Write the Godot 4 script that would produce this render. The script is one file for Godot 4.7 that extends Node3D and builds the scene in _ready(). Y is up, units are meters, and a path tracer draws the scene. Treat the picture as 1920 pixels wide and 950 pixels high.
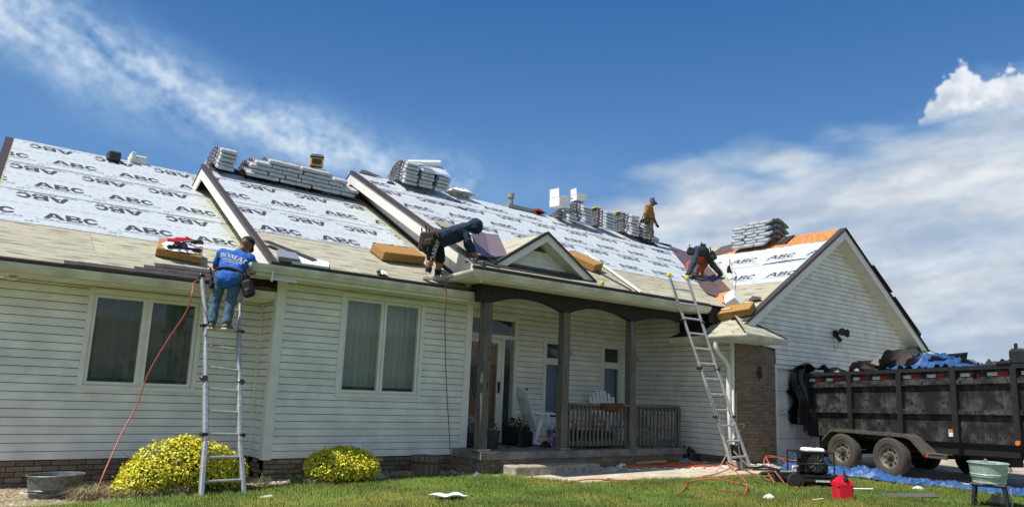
extends Node3D
# A house being re-roofed: camera, sky and sun first, then the ground, the house, and the things on and around it.
# World: x runs along the facade, y is up, z points from the house to the street; units are metres.

var rng := RandomNumberGenerator.new()
var mats := {}
var names := {}
var tex_cache := {}

# ------------------------------------------------------------------ mesh builder
class MB:
	var v := PackedVector3Array()
	var n := PackedVector3Array()
	var u := PackedVector2Array()
	var c := PackedColorArray()
	var i := PackedInt32Array()
	var col := Color.WHITE
	func vert(p: Vector3, nn: Vector3, uv := Vector2.ZERO) -> int:
		v.append(p); n.append(nn); u.append(uv); c.append(col)
		return v.size() - 1
	func tri(a: Vector3, b: Vector3, d: Vector3, want: Vector3, ua := Vector2.ZERO, ub := Vector2.ZERO, ud := Vector2.ZERO) -> void:
		var nn := (b - a).cross(d - a)
		if nn.length_squared() < 1e-16: return
		nn = nn.normalized()
		var flip := nn.dot(want) < 0.0
		if flip: nn = -nn
		var k := v.size()
		vert(a, nn, ua); vert(b, nn, ub); vert(d, nn, ud)
		if flip: i.append_array([k, k + 1, k + 2])
		else: i.append_array([k, k + 2, k + 1])
	func quad(a: Vector3, b: Vector3, d: Vector3, e: Vector3, want: Vector3, uv := []) -> void:
		var nn := (d - a).cross(e - b)
		if nn.length_squared() < 1e-16: return
		nn = nn.normalized()
		var flip := nn.dot(want) < 0.0
		if flip: nn = -nn
		var k := v.size()
		if uv.is_empty(): uv = [Vector2(0, 0), Vector2(1, 0), Vector2(1, 1), Vector2(0, 1)]
		vert(a, nn, uv[0]); vert(b, nn, uv[1]); vert(d, nn, uv[2]); vert(e, nn, uv[3])
		if flip: i.append_array([k, k + 1, k + 2, k, k + 2, k + 3])
		else: i.append_array([k, k + 2, k + 1, k, k + 3, k + 2])
	# eight corners: a b c d one face, plus the same four moved by t
	func hexa(a: Vector3, b: Vector3, d: Vector3, e: Vector3, t: Vector3) -> void:
		var m := (a + b + d + e) * 0.25 + t * 0.5
		var q := [a, b, d, e, a + t, b + t, d + t, e + t]
		for f in [[0, 1, 2, 3], [4, 5, 6, 7], [0, 1, 5, 4], [1, 2, 6, 5], [2, 3, 7, 6], [3, 0, 4, 7]]:
			var w: Vector3 = (q[f[0]] + q[f[1]] + q[f[2]] + q[f[3]]) * 0.25 - m
			quad(q[f[0]], q[f[1]], q[f[2]], q[f[3]], w)
	func box(ce: Vector3, s: Vector3, b := Basis.IDENTITY) -> void:
		var x := b.x * s.x * 0.5
		var y := b.y * s.y * 0.5
		var z := b.z * s.z * 0.5
		hexa(ce - x - y - z, ce + x - y - z, ce + x - y + z, ce - x - y + z, y * 2.0)
	# box with chamfered edges
	func cbox(ce: Vector3, s: Vector3, r: float, b := Basis.IDENTITY) -> void:
		var h := s * 0.5
		r = minf(r, minf(h.x, minf(h.y, h.z)) * 0.95)
		var P := func(x: float, y: float, z: float) -> Vector3: return ce + b * Vector3(x, y, z)
		for ax in 3:
			for sg in [-1.0, 1.0]:
				var a := Vector3.ZERO; a[ax] = sg
				var u1 := (ax + 1) % 3
				var u2 := (ax + 2) % 3
				var q := []
				for k in [[-1, -1], [1, -1], [1, 1], [-1, 1]]:
					var p := Vector3.ZERO
					p[ax] = sg * h[ax]; p[u1] = k[0] * (h[u1] - r); p[u2] = k[1] * (h[u2] - r)
					q.append(ce + b * p)
				quad(q[0], q[1], q[2], q[3], b * a)
		for ax in 3:
			var u1 := (ax + 1) % 3
			var u2 := (ax + 2) % 3
			for k in [[-1, -1], [1, -1], [1, 1], [-1, 1]]:
				var q := []
				for e in [[-1, 0], [1, 0], [1, 1], [-1, 1]]:
					var p := Vector3.ZERO
					p[ax] = e[0] * (h[ax] - r)
					p[u1] = k[0] * (h[u1] - (r if e[1] == 1 else 0.0))
					p[u2] = k[1] * (h[u2] - (0.0 if e[1] == 1 else r))
					q.append(ce + b * p)
				var w := Vector3.ZERO
				w[u1] = k[0]; w[u2] = k[1]
				quad(q[0], q[1], q[2], q[3], b * w)
		for sx in [-1, 1]:
			for sy in [-1, 1]:
				for sz in [-1, 1]:
					tri(P.call(sx * h.x, sy * (h.y - r), sz * (h.z - r)), P.call(sx * (h.x - r), sy * h.y, sz * (h.z - r)), P.call(sx * (h.x - r), sy * (h.y - r), sz * h.z), b * Vector3(sx, sy, sz))
	# round tube through points; radii one number or one each
	func tube(pts: Array, rad, sides := 8, cap := true, squash := 1.0) -> void:
		var k := pts.size()
		var up := Vector3.UP
		var prev := Vector3.ZERO
		var base := v.size()
		var fr := []
		for j in k:
			var t: Vector3 = ((pts[mini(j + 1, k - 1)] as Vector3) - (pts[maxi(j - 1, 0)] as Vector3)).normalized()
			if j == 0:
				up = Vector3.UP if absf(t.y) < 0.95 else Vector3.RIGHT
			else:
				up = prev
			var s := t.cross(up).normalized()
			var w := s.cross(t).normalized()
			prev = w
			fr.append([s, w])
			var r: float = rad[j] if rad is Array else rad
			for a in sides + 1:
				var an := TAU * a / sides
				var d := s * cos(an) + w * sin(an) * squash
				vert(pts[j] + d * r, d.normalized(), Vector2(float(a) / sides, j))
		for j in k - 1:
			for a in sides:
				var p := base + j * (sides + 1) + a
				i.append_array([p, p + 1, p + sides + 2, p, p + sides + 2, p + sides + 1])
		if cap:
			for e in [0, k - 1]:
				var t2: Vector3 = (pts[0] - pts[1]) if e == 0 else (pts[k - 1] - pts[k - 2])
				t2 = t2.normalized()
				var cc := vert(pts[e], t2)
				var b0 := v.size()
				for a in sides + 1:
					vert(v[base + e * (sides + 1) + a], t2)
				for a in sides:
					if e == 0: i.append_array([cc, b0 + a + 1, b0 + a])
					else: i.append_array([cc, b0 + a, b0 + a + 1])
	# lathe: profile of (radius, height) from bottom to top round the axis of xf's y
	func lathe(prof: Array, sides := 20, xf := Transform3D.IDENTITY, oval := 1.0) -> void:
		var k := prof.size()
		for j in k - 1:
			var p: Vector2 = prof[j]
			var q: Vector2 = prof[j + 1]
			var e := (q - p)
			if e.length() < 1e-6: continue
			var nn := Vector2(e.y, -e.x).normalized()
			var b0 := v.size()
			for a in sides + 1:
				var an := TAU * a / sides
				var cs := cos(an)
				var sn := sin(an) * oval
				var d := xf.basis * Vector3(cs * nn.x, nn.y, sn * nn.x)
				vert(xf * Vector3(cs * p.x, p.y, sn * p.x), d.normalized(), Vector2(float(a) / sides * 4.0, p.y))
				vert(xf * Vector3(cs * q.x, q.y, sn * q.x), d.normalized(), Vector2(float(a) / sides * 4.0, q.y))
			for a in sides:
				var s := b0 + a * 2
				if xf.basis.determinant() < 0.0: i.append_array([s, s + 1, s + 3, s, s + 3, s + 2])
				else: i.append_array([s, s + 3, s + 1, s, s + 2, s + 3])
	# polygon (Vector2 list) lifted into space by put(Vector2, offset)
	func prism(poly: PackedVector2Array, put: Callable, o0: float, o1: float, uvf = null) -> void:
		var idx := Geometry2D.triangulate_polygon(poly)
		var up: Vector3 = (put.call(poly[0], 1.0) - put.call(poly[0], 0.0)) * (1.0 if o1 > o0 else -1.0)
		var mid := Vector3.ZERO
		for p in poly: mid += put.call(p, (o0 + o1) * 0.5) / poly.size()
		for t in range(0, idx.size(), 3):
			for side in [0, 1]:
				var o: float = [o0, o1][side]
				var a := poly[idx[t]]
				var b := poly[idx[t + 1]]
				var d := poly[idx[t + 2]]
				var w: Vector3 = up if side == 1 else -up
				if uvf != null: tri(put.call(a, o), put.call(b, o), put.call(d, o), w, uvf.call(a), uvf.call(b), uvf.call(d))
				else: tri(put.call(a, o), put.call(b, o), put.call(d, o), w, a, b, d)
		var ccw := not Geometry2D.is_polygon_clockwise(poly)
		for k in poly.size():
			var a := poly[k]
			var b := poly[(k + 1) % poly.size()]
			var e := b - a
			var o2 := (Vector2(e.y, -e.x) if ccw else Vector2(-e.y, e.x)) * 0.5
			var w2: Vector3 = put.call(a + o2, 0.0) - put.call(a, 0.0)
			var uv := []
			if uvf != null: uv = [uvf.call(a), uvf.call(b), uvf.call(b), uvf.call(a)]
			quad(put.call(a, o0), put.call(b, o0), put.call(b, o1), put.call(a, o1), w2, uv)
	# smooth grid: f(s, t) -> Vector3 for s, t in 0..1
	func grid(nu: int, nv: int, f: Callable, uvf = null, colf = null) -> void:
		var b0 := v.size()
		var P := []
		for y in nv + 1:
			for x in nu + 1:
				P.append(f.call(float(x) / nu, float(y) / nv))
		for y in nv + 1:
			for x in nu + 1:
				var dx: Vector3 = P[y * (nu + 1) + mini(x + 1, nu)] - P[y * (nu + 1) + maxi(x - 1, 0)]
				var dy: Vector3 = P[mini(y + 1, nv) * (nu + 1) + x] - P[maxi(y - 1, 0) * (nu + 1) + x]
				var nn := dx.cross(dy).normalized()
				if colf != null: col = colf.call(float(x) / nu, float(y) / nv)
				vert(P[y * (nu + 1) + x], nn, uvf.call(float(x) / nu, float(y) / nv) if uvf != null else Vector2(float(x) / nu, float(y) / nv))
		for y in nv:
			for x in nu:
				var a := b0 + y * (nu + 1) + x
				i.append_array([a, a + nu + 2, a + 1, a, a + nu + 1, a + nu + 2])
	func add(o: MB, xf := Transform3D.IDENTITY) -> void:
		var b0 := v.size()
		for k in o.v.size():
			v.append(xf * o.v[k]); n.append((xf.basis * o.n[k]).normalized()); u.append(o.u[k]); c.append(o.c[k])
		for k in o.i: i.append(b0 + k)
	func mesh() -> ArrayMesh:
		var m := ArrayMesh.new()
		if v.is_empty(): return m
		var a := []
		a.resize(Mesh.ARRAY_MAX)
		a[Mesh.ARRAY_VERTEX] = v; a[Mesh.ARRAY_NORMAL] = n; a[Mesh.ARRAY_TEX_UV] = u; a[Mesh.ARRAY_COLOR] = c; a[Mesh.ARRAY_INDEX] = i
		m.add_surface_from_arrays(Mesh.PRIMITIVE_TRIANGLES, a)
		return m

# ------------------------------------------------------------------ naming
func numbered(parent: Node, called: String) -> String:
	var key := str(parent.get_instance_id()) + called
	var k: int = names.get(key, -1) + 1
	names[key] = k
	return called if k == 0 else "%s_%03d" % [called, k]

func thing(called: String, label: String, cat: String, at := Vector3.ZERO, yaw := 0.0, group := "") -> Node3D:
	var o := Node3D.new()
	o.name = numbered(self, called)
	add_child(o, true)
	o.position = at
	o.rotation.y = yaw
	tag(o, label, cat, group)
	return o

func tag(o: Node, label: String, cat := "", group := "", kind := "") -> Node:
	if label: o.set_meta("label", label)
	if cat: o.set_meta("category", cat)
	if group: o.set_meta("group", group)
	if kind: o.set_meta("kind", kind)
	return o

func part(parent: Node, called: String, mesh, m: Material, label := "") -> MeshInstance3D:
	var o := MeshInstance3D.new()
	o.name = numbered(parent, called)
	o.mesh = mesh.mesh() if mesh is MB else mesh
	if o.mesh.get_surface_count() > 0: o.mesh.surface_set_material(0, m)
	parent.add_child(o, true)
	if label: o.set_meta("label", label)
	return o

func solo(called: String, mesh, m: Material, label: String, cat: String, at := Vector3.ZERO, group := "") -> MeshInstance3D:
	var o := part(self, called, mesh, m)
	o.position = at
	tag(o, label, cat, group)
	return o

func setting(called: String, mesh, m: Material, label := "", kind := "structure") -> MeshInstance3D:
	var o := part(self, called, mesh, m)
	tag(o, label, "", "", kind)
	return o

func copy_of(o: Node3D, label := "", group := "") -> Node3D:
	var c: Node3D = o.duplicate()
	c.name = numbered(self, String(o.name).rstrip("0123456789").trim_suffix("_"))
	add_child(c, true)
	if label: c.set_meta("label", label)
	if group: c.set_meta("group", group)
	return c

# ------------------------------------------------------------------ materials
func lin(hex: String, k := 1.0) -> Color:
	var q := Color(hex).srgb_to_linear()
	return Color(q.r * k, q.g * k, q.b * k)

func noise(sd: int, freq: float, oct := 4, kind := FastNoiseLite.TYPE_SIMPLEX_SMOOTH) -> FastNoiseLite:
	var f := FastNoiseLite.new()
	f.seed = sd
	f.frequency = freq
	f.noise_type = kind
	f.fractal_octaves = oct
	if oct == 1: f.fractal_type = FastNoiseLite.FRACTAL_NONE
	return f

# grey noise picture between two tones, seamless; contrast sharpens it
func grain(sd: int, freq: float, lo: float, hi: float, oct := 4, contrast := 1.0, size := 256) -> ImageTexture:
	var key := "g%d_%f_%f_%f_%d_%f" % [sd, freq, lo, hi, oct, contrast]
	if tex_cache.has(key): return tex_cache[key]
	var im := noise(sd, freq, oct).get_seamless_image(size, size, false, false, 0.15)
	im.convert(Image.FORMAT_L8)
	var d := im.get_data()
	for k in d.size():
		var x := clampf((d[k] / 255.0 - 0.5) * contrast + 0.5, 0.0, 1.0)
		d[k] = int(255.0 * lerpf(lo, hi, x))
	var out := ImageTexture.create_from_image(Image.create_from_data(size, size, false, Image.FORMAT_L8, d))
	tex_cache[key] = out
	return out

func bumps(sd: int, freq: float, strength := 2.0, oct := 4) -> ImageTexture:
	var key := "b%d_%f_%f" % [sd, freq, strength]
	if tex_cache.has(key): return tex_cache[key]
	var im := noise(sd, freq, oct).get_seamless_image(256, 256)
	im.convert(Image.FORMAT_RGBA8)
	im.bump_map_to_normal_map(strength)
	var out := ImageTexture.create_from_image(im)
	tex_cache[key] = out
	return out

# one material per key. o: tex, nrm, scale (Vector3), world, metal, vc, alpha, coat, back, spec, ns
func M(key: String, hex := "ffffff", rough := 0.8, o := {}) -> StandardMaterial3D:
	if mats.has(key): return mats[key]
	var m := StandardMaterial3D.new()
	m.resource_name = key
	m.albedo_color = Color(hex)
	m.roughness = rough
	m.metallic = o.get("metal", 0.0)
	m.metallic_specular = o.get("spec", 0.5)
	if o.get("vc", false): m.vertex_color_use_as_albedo = true
	if o.has("tex"): m.albedo_texture = o.tex
	if o.has("nrm"):
		m.normal_enabled = true
		m.normal_texture = o.nrm
		m.normal_scale = o.get("ns", 1.0)
	if (o.has("tex") or o.has("nrm")) and o.has("scale"):
		m.uv1_triplanar = true
		m.uv1_world_triplanar = o.get("world", false)
		var s = o.scale
		m.uv1_scale = s if s is Vector3 else Vector3(s, s, s)
		m.uv1_triplanar_sharpness = 4.0
	if o.has("alpha"):
		m.transparency = BaseMaterial3D.TRANSPARENCY_ALPHA
		m.albedo_color.a = o.alpha
	if o.has("coat"):
		m.clearcoat_enabled = true
		m.clearcoat = o.coat
		m.clearcoat_roughness = 0.15
	if o.has("back"):
		m.backlight_enabled = true
		m.backlight = Color(o.back)
	if o.has("rim"):
		m.rim_enabled = true
		m.rim = o.rim
	mats[key] = m
	return m

# flat lettering as a mesh part; stands in the local xy plane of xf, facing its z
func letters(parent: Node, called: String, words: String, height: float, m: Material, xf: Transform3D, bold := true, serif := false, stretch := 1.0) -> MeshInstance3D:
	var f := SystemFont.new()
	f.font_names = PackedStringArray(["Droid Serif" if serif else "Droid Sans"])
	f.font_weight = 700 if bold else 400
	var t := TextMesh.new()
	t.font = f
	t.text = words
	t.font_size = 48
	t.pixel_size = height / 48.0 * 1.4
	t.depth = 0.0
	var o := MeshInstance3D.new()
	o.name = numbered(parent, called)
	t.material = m
	o.mesh = t
	parent.add_child(o, true)
	o.transform = xf * Transform3D(Basis.from_scale(Vector3(stretch, 1, 1)), Vector3.ZERO)
	return o

func gy(x: float, _z := 0.0) -> float:
	return clampf(-0.06 + 0.012 * (x - 1.0), -0.14, 0.17)

func on(x: float, z: float, up := 0.0) -> Vector3:
	return Vector3(x, gy(x, z) + up, z)

# ------------------------------------------------------------------ the scene, in order
func _ready() -> void:
	rng.seed = 7
	# camera
	var yaw := 0.66702
	var pit := 0.180508
	var rol := 0.0407
	var f := Vector3(sin(yaw) * cos(pit), sin(pit), -cos(yaw) * cos(pit))
	var r := Vector3(cos(yaw), 0, sin(yaw))
	var up := r.cross(f)
	var cam := Camera3D.new()
	cam.name = "camera"
	cam.transform = Transform3D(Basis(r * cos(rol) + up * sin(rol), up * cos(rol) - r * sin(rol), -f), Vector3(0, 1.5, 0))
	cam.fov = 37.23
	cam.near = 0.1
	cam.far = 4000.0
	add_child(cam)
	cam.current = true
	# sky
	var env := Environment.new()
	env.background_mode = Environment.BG_SKY
	var sky := Sky.new()
	var pano := PanoramaSkyMaterial.new()
	pano.panorama = sky_picture()
	pano.energy_multiplier = 0.80
	sky.sky_material = pano
	env.sky = sky
	env.ambient_light_source = Environment.AMBIENT_SOURCE_SKY
	env.tonemap_mode = Environment.TONE_MAPPER_LINEAR
	env.tonemap_exposure = 1.28
	env.sdfgi_enabled = true
	env.ssao_enabled = true
	env.ssil_enabled = true
	var we := WorldEnvironment.new()
	we.name = "world_environment"
	we.environment = env
	add_child(we)
	# sun: high, from the left and a touch behind the facade
	var sun := DirectionalLight3D.new()
	sun.name = "sun"
	sun.light_energy = 1.6
	sun.light_color = Color("fff8ee")
	sun.light_angular_distance = 0.5
	sun.shadow_enabled = true
	var to_sun := Vector3(-0.50, 0.86, -0.07).normalized()
	sun.basis = Basis.looking_at(-to_sun, Vector3.FORWARD)
	add_child(sun)
	build_ground()
	build_house()
	build_things()

# ------------------------------------------------------------------ sky: cirrus streak, a bank of cloud to the right
func sky_tone(az: float, el: float, n1: FastNoiseLite, n2: FastNoiseLite, n3: FastNoiseLite) -> Color:
	# az 0 is away from the street, growing to the right; degrees
	if el < -1.0: return Color(0.20, 0.21, 0.17)
	var e := clampf(el, 0.0, 90.0)
	var t := pow(e / 90.0, 0.55)
	var base := Color(0.64, 0.75, 0.86).lerp(Color(0.42, 0.60, 0.81), smoothstep(0.0, 0.33, t)).lerp(Color(0.20, 0.40, 0.65), smoothstep(0.30, 0.62, t)).lerp(Color(0.11, 0.26, 0.50), smoothstep(0.6, 1.0, t))
	var cloud := 0.0
	var tone := Color(0.90, 0.93, 0.97)
	var ra := deg_to_rad(az)
	var re := deg_to_rad(el)
	var d := Vector3(sin(ra) * cos(re), sin(re), -cos(ra) * cos(re))
	# cirrus, falling from the upper left: streak along a line in az, el
	var path := [Vector2(-40, 25), Vector2(-14, 23.5), Vector2(1.6, 22.4), Vector2(6.3, 21.0), Vector2(11.5, 19.7), Vector2(17.1, 18.5), Vector2(23, 17.5), Vector2(29, 16.6), Vector2(34, 15.8)]
	var p := Vector2(az, el)
	var best := 99.0
	var along := 0.0
	var run := 0.0
	for k in path.size() - 1:
		var a: Vector2 = path[k]
		var b: Vector2 = path[k + 1]
		var ab := b - a
		var h := clampf((p - a).dot(ab) / ab.length_squared(), 0.0, 1.0)
		var q := p - a - ab * h
		if q.length() < absf(best):
			best = q.length() * (1.0 if q.y > 0.0 else -1.0)
			along = run + ab.length() * h
		run += ab.length()
	if absf(best) < 6.0:
		var wid := lerpf(2.9, 1.9, clampf((along - 40.0) / 35.0, 0.0, 1.0))
		var ed := best + n3.get_noise_2d(along * 3.0, best * 6.0) * 0.9
		var prof := exp(-pow(absf(ed) / wid, 2.2))
		var fib := 0.60 + 0.42 * n2.get_noise_2d(along * 3.0 + best * 5.0, best * 7.0) + 0.34 * n3.get_noise_2d(along * 9.0 + best * 6.0, best * 16.0 - along * 3.0) + 0.22 * n3.get_noise_2d(along * 34.0, best * 40.0)
		var fade := 1.0 - 0.55 * smoothstep(58.0, 80.0, along)
		cloud = clampf(prof * fib * 1.05 * fade, 0.0, 0.80)
	# thin veil above and about the streak's lower end
	cloud = maxf(cloud, clampf(0.20 * exp(-pow((el - 15.5) / 2.6, 2.0)) * smoothstep(8.0, 30.0, az) * (1.0 - smoothstep(38.0, 52.0, az)) * (0.7 + 0.8 * n2.get_noise_2d(az * 3.0, el * 5.0)), 0.0, 0.3))
	# the bank: everything under a line that climbs to the right
	var da := az
	var edge := 15.4 + (da - 46.5) * 0.20
	if da > 72.0: edge = 20.5 + 3.0 * sin((da - 72.0) * 0.05)
	if da < 46.5: edge = 15.4 - (46.5 - da) * 0.5
	var span := smoothstep(36.0, 50.0, da) * (1.0 - smoothstep(165.0, 200.0, da))  # bank runs on unseen to the right, adding light for the shaded walls
	if da < -50.0 or da > 170.0:
		# unseen far side: broken cloud, made plentiful and white to lighten the facade
		span = 0.0
		var patch := n1.get_noise_3d(d.x * 70.0, d.y * 160.0, d.z * 70.0) + 0.5 * n2.get_noise_3d(d.x * 160.0, d.y * 260.0, d.z * 160.0)
		cloud = maxf(cloud, smoothstep(-0.25, 0.30, patch) * 0.9 * (1.0 - smoothstep(40.0, 65.0, el)))
	if span > 0.0:
		var wob := n1.get_noise_2d(az * 3.0, el * 7.0) * 2.4 + n2.get_noise_2d(az * 5.0, el * 16.0) * 1.2
		var body := smoothstep(-1.2, 2.2, edge - el + wob)
		var gaps := n1.get_noise_2d(az * 2.2 + 90.0, el * 8.5 - az * 1.4) * 0.75 + n2.get_noise_2d(az * 5.0, el * 17.0 - az * 2.0) * 0.4
		var low := smoothstep(9.0, 3.5, el)
		var dens := body * clampf(0.90 + gaps * 0.36 - low * 0.16, 0.0, 1.0) * span
		var lum := 0.5 + 0.85 * n1.get_noise_2d(az * 2.6 - 40.0, el * 10.5 - az * 1.2) + 0.55 * n2.get_noise_2d(az * 6.0, el * 24.0 - az * 2.4) + 0.30 * n3.get_noise_2d(az * 9.0, el * 26.0 - az * 3.0) + 0.16 * n3.get_noise_2d(az * 26.0, el * 48.0)
		var ct := Color(0.72, 0.765, 0.825).lerp(Color(0.90, 0.915, 0.935), clampf(lum - low * 0.22, 0.0, 1.0))
		# a cumulus head standing on the bank
		var env := -9.0
		var tops := [[67.6, 19.2], [68.6, 20.3], [69.3, 21.6], [70.3, 22.3], [71.2, 21.4], [71.9, 20.9], [72.8, 21.5], [73.8, 21.3], [74.8, 21.9], [76.2, 20.9], [78.0, 21.6], [80.0, 20.4], [84.0, 20.9]]
		for k in tops.size() - 1:
			if az >= tops[k][0] and az < tops[k + 1][0]: env = lerpf(tops[k][1], tops[k + 1][1], smoothstep(0.0, 1.0, (az - tops[k][0]) / (tops[k + 1][0] - tops[k][0])))
		var puff := n3.get_noise_2d(az * 22.0, el * 24.0) * 0.75 + n3.get_noise_2d(az * 60.0 + 40.0, el * 64.0) * 0.3
		var hm := smoothstep(-0.10, 0.28, (env - el) + puff) * smoothstep(18.2, 19.4, el)
		ct = ct.lerp(Color(0.94, 0.95, 0.965).lerp(Color(0.78, 0.82, 0.88), clampf(0.42 - puff * 0.9 + n3.get_noise_2d(az * 16.0 + 7.0, el * 18.0) * 1.0 - (el - 20.2) * 0.22, 0.0, 1.0)), hm)
		dens = maxf(dens, hm * 0.97)
		if dens > cloud:
			tone = ct
			cloud = dens
	return base.lerp(tone, cloud)

func sky_picture() -> ImageTexture:
	var n1 := noise(11, 0.018, 4)
	var n2 := noise(23, 0.022, 5)
	var n3 := noise(35, 0.03, 4)
	var W := 4096
	var H := 2048
	var lowres := Image.create(256, 128, false, Image.FORMAT_RGB8)
	for y in 128:
		for x in 256:
			lowres.set_pixel(x, y, sky_tone(wrapf((x + 0.5) / 256.0 * 360.0, -150.0, 210.0), 90.0 - (y + 0.5) / 128.0 * 180.0, n1, n2, n3))
	lowres.resize(W, H, Image.INTERPOLATE_CUBIC)
	# the part that the photograph shows, at full fineness
	var x0 := int(-6.0 / 360.0 * W)
	var x1 := int(84.0 / 360.0 * W)
	var y0 := int((90.0 - 34.0) / 180.0 * H)
	var y1 := int((90.0 + 0.5) / 180.0 * H)
	for y in range(y0, y1):
		for x in range(x0, x1):
			lowres.set_pixel(posmod(x, W), y, sky_tone((x + 0.5) / W * 360.0, 90.0 - (y + 0.5) / H * 180.0, n1, n2, n3))
	return ImageTexture.create_from_image(lowres)

# ------------------------------------------------------------------ ground
func poly_sheet(pts: Array, up: float, step := 0.6) -> MB:
	var m := MB.new()
	var poly := PackedVector2Array(pts)
	var lo := poly[0]
	var hi := poly[0]
	for p in poly:
		lo = lo.min(p); hi = hi.max(p)
	var x := lo.x
	while x < hi.x:
		var cell := PackedVector2Array([Vector2(x, lo.y), Vector2(x + step, lo.y), Vector2(x + step, hi.y), Vector2(x, hi.y)])
		for q in Geometry2D.intersect_polygons(poly, cell):
			var idx := Geometry2D.triangulate_polygon(q)
			for t in range(0, idx.size(), 3):
				var a: Vector2 = q[idx[t]]
				var b: Vector2 = q[idx[t + 1]]
				var c: Vector2 = q[idx[t + 2]]
				m.tri(on(a.x, a.y, up), on(b.x, b.y, up), on(c.x, c.y, up), Vector3.UP, a, b, c)
		x += step
	return m

func in_poly(p: Vector2, poly: PackedVector2Array) -> bool:
	return Geometry2D.is_point_in_polygon(p, poly)

var bed_poly := PackedVector2Array([Vector2(-6, -12.2), Vector2(-6, -10.3), Vector2(0.6, -10.35), Vector2(2.2, -10.42), Vector2(3.3, -10.52), Vector2(4.1, -10.75), Vector2(4.7, -10.98), Vector2(5.4, -10.86), Vector2(6.3, -10.80), Vector2(7.0, -11.0), Vector2(7.7, -10.9), Vector2(8.25, -10.55), Vector2(8.3, -11.55), Vector2(4.5, -11.6), Vector2(4.5, -12.2)])
var walk_poly := PackedVector2Array([Vector2(8.55, -10.35), Vector2(8.9, -9.15), Vector2(10.5, -9.0), Vector2(12.8, -8.72), Vector2(14.6, -8.5), Vector2(14.6, -9.55), Vector2(13.2, -9.72), Vector2(11.6, -10.1), Vector2(10.5, -10.3), Vector2(10.45, -10.55), Vector2(8.4, -10.68)])
var gravel_poly := PackedVector2Array([Vector2(10.45, -10.72), Vector2(10.5, -10.3), Vector2(11.6, -10.1), Vector2(13.2, -9.72), Vector2(14.6, -9.55), Vector2(15.7, -9.6), Vector2(15.7, -9.88), Vector2(14.1, -9.9), Vector2(14.1, -10.72)])
var drive_poly := PackedVector2Array([Vector2(14.6, -9.6), Vector2(14.6, -8.5), Vector2(14.55, -5), Vector2(14.4, 20), Vector2(22.5, 20), Vector2(22.6, -9.9), Vector2(15.7, -9.9), Vector2(15.7, -9.6)])

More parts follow.
